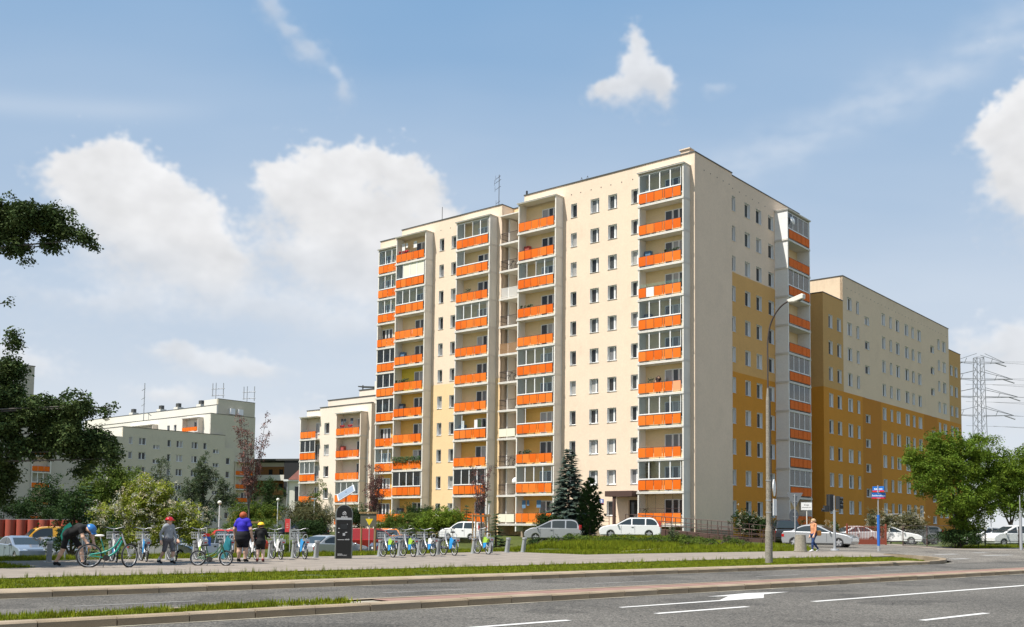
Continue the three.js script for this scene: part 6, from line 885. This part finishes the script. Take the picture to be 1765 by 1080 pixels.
// left edge: map board, red boards, green sheet
{ const t = thing('map_board', 'pale map board in a dark frame cut by the left edge', 'notice board', at(-15.75, -28.6), 0.1); part(t, 'frame', G(box(-1.0, 0.1, 0.35, 1.3, -0.03, -0.005), box(0.06, 0.12, 0, 1.35, -0.02, 0.05)), M.darkMetal); part(t, 'sheet', G(box(-0.95, 0.05, 0.45, 1.25, -0.005, 0.01)), std('mapPale', [0.36, 0.38, 0.34])); part(t, 'drawing', G(box(-0.22, -0.2, 1.05, 1.2, 0.01, 0.014), box(-0.1, -0.08, 1.05, 1.2, 0.01, 0.014), box(-0.22, -0.08, 1.19, 1.21, 0.01, 0.014), [0.55, 0.62, 0.7, 0.78].map((y) => box(-0.3, -0.06, y, y + 0.012, 0.01, 0.014))), M.black);
  const r = thing('red_board_fence', 'fence of curved dark red boards on the left', 'fence', at(-33.3, -66), 0.12); for (let i = 0; i < 8; i++) part(r, 'board', memo('redboard', () => G(new THREE.CylinderGeometry(0.34, 0.34, 1.15, 14, 1, true, -Math.PI / 2, Math.PI).translate(0, 0.58, -0.2))), M.boardRed).position.set(-2.4 + i * 0.69, 0.75, 0); part(r, 'rail', G(box(-2.8, 2.8, 1.9, 1.93, -0.28, -0.2)), M.steel);
  const s = thing('green_sheet', 'green plastic sheet hanging above the leftmost dock', 'sheet', at(-16.7, -34.6), 0.3); part(s, 'sheet', G(extr([[0, 0], [0.22, 0.02], [0.34, 0.45], [0.22, 0.66], [0.04, 0.5], [-0.06, 0.2]], 0.015)), M.teal).position.set(0.1, 0.62, 0); part(s, 'support', G(rod([0.2, 0, 0], [0.2, 0.7, 0], 0.025)), M.galv); }
// right: gate and wire fence
{ const g = thing('red_gate', 'rust red picket gate across the right car park entrance', 'gate', at(24.9, -79), 0.12); for (let i = 0; i <= 24; i++) part(g, 'picket', memo('picket', () => G(box(-0.015, 0.015, 0.08, 1.5, -0.015, 0.015))), M.gateRed).position.x = -1.5 + i * 0.125; part(g, 'frame', G(box(-1.55, 1.55, 0.05, 0.11, -0.02, 0.02), box(-1.55, 1.55, 0.5, 0.55, -0.02, 0.02), box(-1.55, 1.55, 1.36, 1.42, -0.02, 0.02)), M.gateRed); for (const x of [-1.58, 1.6]) part(g, 'gate_post', G(box(x - 0.05, x + 0.05, -0.1, 1.65, -0.05, 0.05)), M.gateRed); part(g, 'base_panel', G(box(-1.5, 1.5, 0.11, 0.46, -0.012, 0.012)), M.gateRed);
  const [ax, az] = [26.7, -76], f = thing('wire_fence', 'sagging wire mesh fence with rusty posts on the right', 'fence', [0, 0, 0]); const pts = [[ax, az], [27.0, -72], [27.6, -68.5], [30.5, -70.5], [34, -73], [38, -76], [42, -79]];
  pts.forEach(([x, z], i) => { part(f, 'fence_post', G(rod([x, gh(x, z) - 0.1, z], [x + 0.02, gh(x, z) + (i < 3 ? 1.55 : 1.3), z], 0.04, 0.04, 8)), i === 2 ? std('rustPost', [0.24, 0.15, 0.11]) : M.brownMetal); if (i) { const [px, pz] = pts[i - 1], y0 = gh(px, pz), y1 = gh(x, z), q = []; for (const h of i < 3 ? [0.05, 0.5, 1.5] : [0.45, 1.2]) q.push(rod([px, y0 + h, pz], [x, y1 + h, z], 0.022, 0.022, 5)); part(f, 'rail', G(q), M.darkMetal); const w = []; const n = 26; for (let k = 0; k < n; k++) { const a = k / n, b = Math.min(1, a + 0.16); w.push(rod([mix(px, x, a), mix(y0, y1, a) + 0.05, mix(pz, z, a)], [mix(px, x, b), mix(y0, y1, b) + 1.25, mix(pz, z, b)], 0.003, 0.003, 3, true), rod([mix(px, x, b), mix(y0, y1, b) + 0.05, mix(pz, z, b)], [mix(px, x, a), mix(y0, y1, a) + 1.25, mix(pz, z, a)], 0.003, 0.003, 3, true)); } part(f, 'mesh', G(w), M.galv); } });
  const c = thing('clothes_frame', 'pale steel frame behind the fence below the ochre wall', 'frame', at(33, -90)); part(c, 'post', G(rod([0, 0, 0], [0, 2.6, 0], 0.05)), M.galv); part(c, 'bar', G(rod([-2.6, 2.6, 0], [0, 2.6, 0], 0.04)), M.galv); part(c, 'post', G(rod([-2.6, 0, 0], [-2.6, 2.6, 0], 0.05)), M.galv); }
// railings of steps and ramp at the entrance
{ const t = thing('ramp_railing', 'long brown steel ramp railing along the foot of the tall block', 'railing', [BX, 0, BZ], BTURN);
  const run = (pts, post = 0.95) => { for (let i = 1; i < pts.length; i++) { const [a, b] = [pts[i - 1], pts[i]], L = Math.hypot(b[0] - a[0], b[2] - a[2]), n = Math.max(1, Math.round(L / post)); part(t, 'rail', G([0.32, 0.62, 1.0].map((h) => rod([a[0], a[1] + h, a[2]], [b[0], b[1] + h, b[2]], 0.021, 0.021, 6))), M.brownMetal); for (let k = 0; k <= n; k++) { const p = a.map((v, j) => mix(v, b[j], k / n)); part(t, 'post', memo('rpost', () => G(box(-0.021, 0.021, -1.0, 1.0, -0.021, 0.021))), M.brownMetal).position.set(...p); } } };
  run([[-9.3, 0.4, 4.2], [-9.2, 1.5, 2.3], [-7.2, 1.5, 2.3]]); run([[-4.6, 1.45, 2.35], [3, 0.95, 2.6], [9.5, 0.5, 2.6]]); run([[-4.6, 1.45, 3.6], [3.4, 0.95, 3.9], [9.8, 0.45, 3.9]]); run([[3.2, 0.5, 5.2], [9.8, 0.15, 5.2]]);
  part(t, 'ramp', G(extr([[-4.6, -0.6], [9.6, -0.6], [9.6, 0.46], [3, 0.9], [-4.6, 1.42]], 1.2).translate(0, 0, 2.5)), M.brownMetal); }
// ───────── people ─────────
std('cloth', [1, 1, 1], { vertexColors: true, roughness: 0.85 });
const SKIN = [0.6, 0.38, 0.27];
function sdfMesh(bones, res, lo, hi, k = 0.022) {   // tapered capsules joined with a smooth minimum
  const S = Math.max(hi[0] - lo[0], hi[1] - lo[1], hi[2] - lo[2]), c = lo.map((v, i) => (v + hi[i]) / 2), mc = new MarchingCubes(res, new THREE.MeshBasicMaterial(), false, false, 120000);
  mc.isolation = 0; const H = res / 2, f = mc.field;
  const pre = bones.map(({ a, b, ra, rb }) => { const d = b.map((v, i) => v - a[i]); return { a, d, l: d[0] * d[0] + d[1] * d[1] + d[2] * d[2] || 1e-9, ra, rb }; });
  const dist = (x, y, z, q) => { const px = x - q.a[0], py = y - q.a[1], pz = z - q.a[2], h = clamp((px * q.d[0] + py * q.d[1] + pz * q.d[2]) / q.l), ex = px - q.d[0] * h, ey = py - q.d[1] * h, ez = pz - q.d[2] * h; return Math.sqrt(ex * ex + ey * ey + ez * ez) - (q.ra + (q.rb - q.ra) * h); };
  for (let z = 0; z < res; z++) for (let y = 0; y < res; y++) for (let x = 0; x < res; x++) {
    const X = c[0] + (x - H) / H * S / 2, Y = c[1] + (y - H) / H * S / 2, Z = c[2] + (z - H) / H * S / 2; let s = 0, m = 1e9;
    for (const q of pre) { const d = dist(X, Y, Z, q); if (d < m) m = d; if (d < 0.15) s += Math.exp(-d / k); }
    f[z * res * res + y * res + x] = -(m < 0.12 && s > 0 ? -k * Math.log(s) : m);
  }
  mc.update(); const n = mc.count, P3 = new Float32Array(n * 3), C = new Float32Array(n * 3), N = mc.normalArray.slice(0, n * 3);
  for (let i = 0; i < n * 3; i++) P3[i] = c[i % 3] + mc.positionArray[i] * S / 2;
  for (let i = 0; i < n; i += 3) { const x = (P3[i * 3] + P3[i * 3 + 3] + P3[i * 3 + 6]) / 3, y = (P3[i * 3 + 1] + P3[i * 3 + 4] + P3[i * 3 + 7]) / 3, z = (P3[i * 3 + 2] + P3[i * 3 + 5] + P3[i * 3 + 8]) / 3; let m = 1e9, col = SKIN; pre.forEach((q, j) => { const d = dist(x, y, z, q); if (d < m) { m = d; col = bones[j].c; } }); for (let j = 0; j < 3; j++) { C[(i + j) * 3] = col[0]; C[(i + j) * 3 + 1] = col[1]; C[(i + j) * 3 + 2] = col[2]; } }
  const g = new THREE.BufferGeometry(); g.setAttribute('position', new THREE.BufferAttribute(P3, 3)); g.setAttribute('normal', new THREE.BufferAttribute(N, 3)); g.setAttribute('color', new THREE.BufferAttribute(C, 3)); g.computeVertexNormals(); return g;
}
const lin = (c) => { const k = new THREE.Color(c); return [k.r, k.g, k.b]; };
/* o.j: joints in metres, facing +z: head, neck, chest, hip, shoulders sl sr, elbows el er, hands hl hr, hips, knees kl kr, ankles al ar, toes tl tr */
function person(label, pos, turn, o) {
  const j = o.j, c = o.c, k = o.scale || 1, t = thing('person', label, 'person', pos, turn, o.group), B = [], w = o.w || 1;
  const add = (a, b, ra, rb, col) => B.push({ a, b, ra, rb, c: col }); const mid = (a, b, h) => a.map((v, i) => mix(v, b[i], h));
  add(j.head, mid(j.head, j.neck, 0.45), 0.1 , 0.075, SKIN); add(j.neck, mid(j.neck, j.head, 0.5), 0.055, 0.055, SKIN);
  const fw = o.face || [0, 0, 1]; const hp = (f, u, s = 0) => [j.head[0] + fw[0] * f + s * fw[2], j.head[1] + u, j.head[2] + fw[2] * f - s * fw[0]];
  add(hp(0.06, -0.03), hp(0.075, -0.09), 0.055, 0.035, SKIN); add(hp(0.1, -0.015), hp(0.118, -0.035), 0.012, 0.018, SKIN); for (const s of [-1, 1]) add(hp(0.0, -0.02, s * 0.1), hp(-0.01, 0.015, s * 0.1), 0.02, 0.022, SKIN);
  add(j.neck, j.chest, 0.075, 0.13 * w, c.top); add(mid(j.sl, j.sr, 0.15), mid(j.sl, j.sr, 0.85), 0.095 * w, 0.095 * w, c.top); add(j.chest, j.hip, 0.145 * w, 0.135 * w, c.top); for (const s of [0.3, 0.7]) { add(mid(j.sl, j.sr, s), mid(j.ql, j.qr, s), 0.1 * w, 0.1 * w, c.top); }
  for (const [s, e, h] of [['sl', 'el', 'hl'], ['sr', 'er', 'hr']]) { const sleeve = c.sleeve || 'long'; add(j[s], j[e], 0.062 * w, 0.047 * w, c.top); if (sleeve === 'short') { B.pop(); add(j[s], mid(j[s], j[e], 0.5), 0.066 * w, 0.062 * w, c.top); add(mid(j[s], j[e], 0.45), j[e], 0.05 * w, 0.044, SKIN); } add(j[e], j[h], 0.044, 0.03, sleeve === 'long' ? c.top : SKIN);
    const d = j[h].map((v, i) => v - j[e][i]), L = Math.hypot(...d), n = d.map((v) => v / L); const pal = j[h].map((v, i) => v + n[i] * 0.075); add(j[h], pal, 0.03, 0.036, SKIN); for (let f = 0; f < 4; f++) { const off = (f - 1.5) * 0.019, b0 = [pal[0], pal[1], pal[2] + off], len = [0.07, 0.08, 0.075, 0.058][f]; add(b0, b0.map((v, i) => v + n[i] * len * 0.55), 0.0105, 0.0095, SKIN); const k1 = b0.map((v, i) => v + n[i] * len * 0.55); add(k1, [k1[0] + n[0] * len * 0.4, k1[1] + n[1] * len * 0.4, k1[2] + n[2] * len * 0.4 + 0.008], 0.0095, 0.008, SKIN); } add([j[h][0], j[h][1], j[h][2] + 0.02], [j[h][0] + n[0] * 0.06, j[h][1] + n[1] * 0.06, j[h][2] + n[2] * 0.06 + 0.045], 0.013, 0.01, SKIN); }
  add(j.ql, j.qr, 0.12 * w, 0.12 * w, c.low); add(j.hip, mid(j.ql, j.qr, 0.5), 0.13 * w, 0.13 * w, c.low);
  for (const [q, kn, a, to] of [['ql', 'kl', 'al', 'tl'], ['qr', 'kr', 'ar', 'tr']]) { const cut = c.hem ?? 2; add(j[q], cut < 1 ? mid(j[q], j[kn], cut) : j[kn], 0.095 * w, cut < 1 ? 0.078 * w : 0.062 * w, c.low); if (cut < 1) add(mid(j[q], j[kn], cut), j[kn], 0.068 * w, 0.056 * w, c.leg || SKIN); const calf = mid(j[kn], j[a], 0.35); if (cut >= 1 && cut < 2) { const m = mid(j[kn], j[a], cut - 1); add(j[kn], m, 0.075 * w, 0.075 * w, c.low); add(m, j[a], 0.058 * w, 0.036, c.leg || SKIN); } else { add(j[kn], calf, 0.056 * w, 0.057 * w, cut >= 2 ? c.low : c.leg || SKIN); add(calf, j[a], 0.057 * w, 0.037, cut >= 2 ? c.low : c.leg || SKIN); } if (c.sock) add(mid(j[kn], j[a], c.sockAt ?? 0.7), j[a], 0.05, 0.042, c.sock); add(j[a], j[to], 0.045, 0.036, c.shoe); add(j[a], [j[a][0], j[a][1] - 0.03, j[a][2] - 0.03], 0.042, 0.04, c.shoe); }
  if (c.skirt) add(mid(j.ql, j.qr, 0.5), mid(j.kl, j.kr, 0.5).map((v, i) => (i === 1 ? v + c.skirt : v)), 0.18 * w, 0.19 * w, c.low);
  const pts = B.flatMap((b) => [b.a, b.b]), lo = [0, 1, 2].map((i) => Math.min(...pts.map((p) => p[i])) - 0.22), hi = [0, 1, 2].map((i) => Math.max(...pts.map((p) => p[i])) + 0.22);
  const g = sdfMesh(B, o.res || 132, lo, hi, 0.014); const eyes = [-1, 1].map((s) => paint(ball(...hp(0.088, 0.012, s * 0.034), 0.011, 0.009, 0.011, 6, 5), new THREE.Color(0.02, 0.02, 0.02))), mouth = paint(ball(...hp(0.1, -0.072), 0.02, 0.006, 0.02, 6, 4), new THREE.Color(0.4, 0.12, 0.1));
  const body = part(t, 'body', G(g, eyes, mouth), M.cloth); void body; t.scale.setScalar(k);
  const cap = (r, y0, yscale, col, name, back = 0.0) => { const q = new THREE.SphereGeometry(r, 20, 12, 0, 6.2832, 0, y0); q.scale(1, yscale, 1.08); const m = part(t, name, G(q), col); m.position.set(j.head[0] - fw[0] * back, j.head[1] + 0.005, j.head[2] - fw[2] * back); if (o.headTilt) m.rotation.x = o.headTilt; return m; };
  if (o.hair) { const m = cap(0.128, 1.75, 1.05, o.hair, 'hair', 0.02); m.rotation.x = (o.headTilt || 0) - 0.35; m.rotation.y = Math.atan2(fw[0], fw[2]); }
  if (o.helmet) { const m = cap(0.15, 1.5, 0.92, o.helmet, 'helmet', 0.0); m.position.y += 0.02; const v = part(t, 'visor', G(box(-0.1, 0.1, -0.012, 0.012, 0.09, 0.2)), o.helmet); v.position.copy(m.position); v.rotation.y = Math.atan2(fw[0], fw[2]); if (o.headTilt) v.rotation.x = o.headTilt; }
  return t;
}
const stand = (h, o = {}) => { const s = h / 1.7; const J = { head: [0, 1.58, 0.02], neck: [0, 1.43, 0], chest: [0, 1.24, 0], hip: [0, 0.98, 0], sl: [0.175, 1.38, 0], sr: [-0.175, 1.38, 0], el: [0.24, 1.1, -0.02], er: [-0.24, 1.1, -0.02], hl: [0.25, 0.86, 0.06], hr: [-0.25, 0.86, 0.06], ql: [0.095, 0.9, 0], qr: [-0.095, 0.9, 0], kl: [0.11, 0.49, 0.01], kr: [-0.11, 0.49, 0.01], al: [0.12, 0.09, -0.02], ar: [-0.12, 0.09, -0.02], tl: [0.14, 0.045, 0.13], tr: [-0.14, 0.045, 0.13], ...o }; void s; return J; };
const away = Math.PI, C = lin;
person('woman with short red hair in a blue top and dark skirt, seen from behind', at(-10.3, -34.2), away - 0.15, { scale: 0.99, w: 1.32, res: 140, j: stand(1.68, { hl: [0.31, 0.86, 0.05], hr: [-0.31, 0.84, 0.06], el: [0.3, 1.12, -0.03], er: [-0.3, 1.12, -0.03] }), c: { top: C('#2a1fa8'), low: C('#0c0c14'), sleeve: 'short', hem: 0.8, skirt: 0.34, shoe: C('#101010') }, hair: std('hairRed', [0.32, 0.06, 0.012], { roughness: 0.7 }) });
{ const b = thing('teal_bag', 'long teal bag hanging from the hand of the woman in blue', 'bag', at(-10.68, -33.95), -0.2); part(b, 'bag', G(extr([[-0.3, 0.15], [-0.08, 0.1], [0.06, 0.45], [0.08, 0.72], [-0.04, 0.86], [-0.1, 0.7]], 0.07, 0.015)), std('tealCloth', [0.02, 0.22, 0.26], { roughness: 0.7 })); part(b, 'handle', G(rod([-0.03, 0.84, 0.03], [0.02, 0.92, 0.03], 0.015)), M.tealCloth); }
person('child in a yellow cap, black coat and red boots beside the woman', at(-9.72, -34.3), away + 0.2, { scale: 0.78, w: 1.1, j: stand(1.7, { er: [-0.27, 1.12, 0.1], hr: [-0.33, 1.08, 0.34] }), c: { top: C('#0a0a0c'), low: C('#0a0a0c'), hem: 0.72, leg: C('#d8b8a8'), sock: C('#7c0f14'), sockAt: 0.12, shoe: C('#3a0a0c'), skirt: 0.34 }, hair: std('hairBrown', [0.06, 0.035, 0.02]), helmet: std('capYellow', [0.8, 0.5, 0.01], { roughness: 0.6 }) });
person('boy in a red helmet, grey jacket and shorts walking past the bikes', at(-11.95, -31.9), 1.05, { scale: 0.86, w: 1.0, j: stand(1.7, { kl: [0.1, 0.5, 0.16], al: [0.12, 0.12, 0.08], tl: [0.13, 0.05, 0.23], kr: [-0.1, 0.5, -0.08], ar: [-0.1, 0.13, -0.36], tr: [-0.1, 0.05, -0.22], el: [0.24, 1.1, 0.05], hl: [0.22, 0.9, 0.22], er: [-0.26, 1.1, -0.12], hr: [-0.28, 0.86, -0.05] }), c: { top: C('#8d9298'), low: C('#5d5c60'), hem: 0.95, sock: C('#d9d9d6'), sockAt: 0.72, shoe: C('#141416') }, hair: M.hairBrown, helmet: std('helmetRed', [0.6, 0.015, 0.02], { roughness: 0.35 }) });
person('cyclist in black with a blue helmet bending over the teal mountain bike', at(-14.0, -29.8), 1.35, { scale: 1.0, headTilt: 0.9, face: [0, 0, 1], j: stand(1.7, { hip: [0, 0.98, -0.1], ql: [0.1, 0.92, -0.1], qr: [-0.1, 0.92, -0.1], chest: [0, 1.12, 0.24], neck: [0, 1.12, 0.47], head: [0, 1.07, 0.63], sl: [0.18, 1.12, 0.4], sr: [-0.18, 1.12, 0.4], el: [0.22, 0.86, 0.52], er: [-0.2, 0.86, 0.52], hl: [0.16, 0.66, 0.62], hr: [-0.14, 0.66, 0.64], kl: [0.12, 0.52, 0.22], al: [0.13, 0.1, 0.3], tl: [0.14, 0.045, 0.45], kr: [-0.12, 0.48, -0.2], ar: [-0.13, 0.1, -0.42], tr: [-0.14, 0.045, -0.27] }), c: { top: C('#0b0b0c'), low: C('#0a0a0b'), sleeve: 'short', hem: 0.8, shoe: C('#0c0c0c') }, helmet: std('helmetBlue', [0.03, 0.16, 0.42], { roughness: 0.35 }) });
person('woman in a peach cardigan and jeans walking with a brown bag beside the bin', at(13.6, -51.7), -1.15, { scale: 1.0, w: 0.98, j: stand(1.7, { kl: [0.09, 0.5, 0.14], al: [0.1, 0.1, 0.16], tl: [0.1, 0.05, 0.32], kr: [-0.09, 0.5, -0.06], ar: [-0.09, 0.16, -0.36], tr: [-0.09, 0.06, -0.26], el: [0.23, 1.1, 0.06], hl: [0.24, 0.88, 0.16], er: [-0.24, 1.1, -0.08], hr: [-0.26, 0.86, 0.0] }), c: { top: C('#c98a64'), low: C('#1f3a66'), shoe: C('#d8d8d6') }, hair: std('hairBlond', [0.42, 0.28, 0.15], { roughness: 0.7 }) });
{ const b = thing('shoulder_bag', 'brown shoulder bag carried by the walking woman', 'bag', at(13.82, -51.62, 0.0), 0.3); part(b, 'bag', G(extr(hullRound(-0.11, 0, 0.11, 0.22, 0.05), 0.08, 0.02).translate(0, 0.86, 0)), std('bagBrown', [0.35, 0.15, 0.03], { roughness: 0.6 })); part(b, 'strap', G(tube([[-0.12, 1.1, 0.04], [-0.2, 1.38, 0.05], [-0.32, 1.46, 0.06]], 0.014, 12, 5)), M.bagBrown); }
{ const [x, y, z] = [BX, ROW(5), BZ], c = Math.cos(BTURN), s = Math.sin(BTURN), lx = -3.2, lz = 0.72; person('dark haired resident leaning at the balcony parapet, sixth storey from the top', [x + lx * c + lz * s, y, z - lx * s + lz * c], BTURN + 0.8, { res: 90, j: stand(1.7, { head: [0, 1.45, 0.12], neck: [0, 1.32, 0.08] }), c: { top: C('#3a2a28'), low: C('#1c1c22'), sleeve: 'short', hem: 2, shoe: C('#111111') }, hair: M.hairBrown }); }
renderer.render(scene, camera);
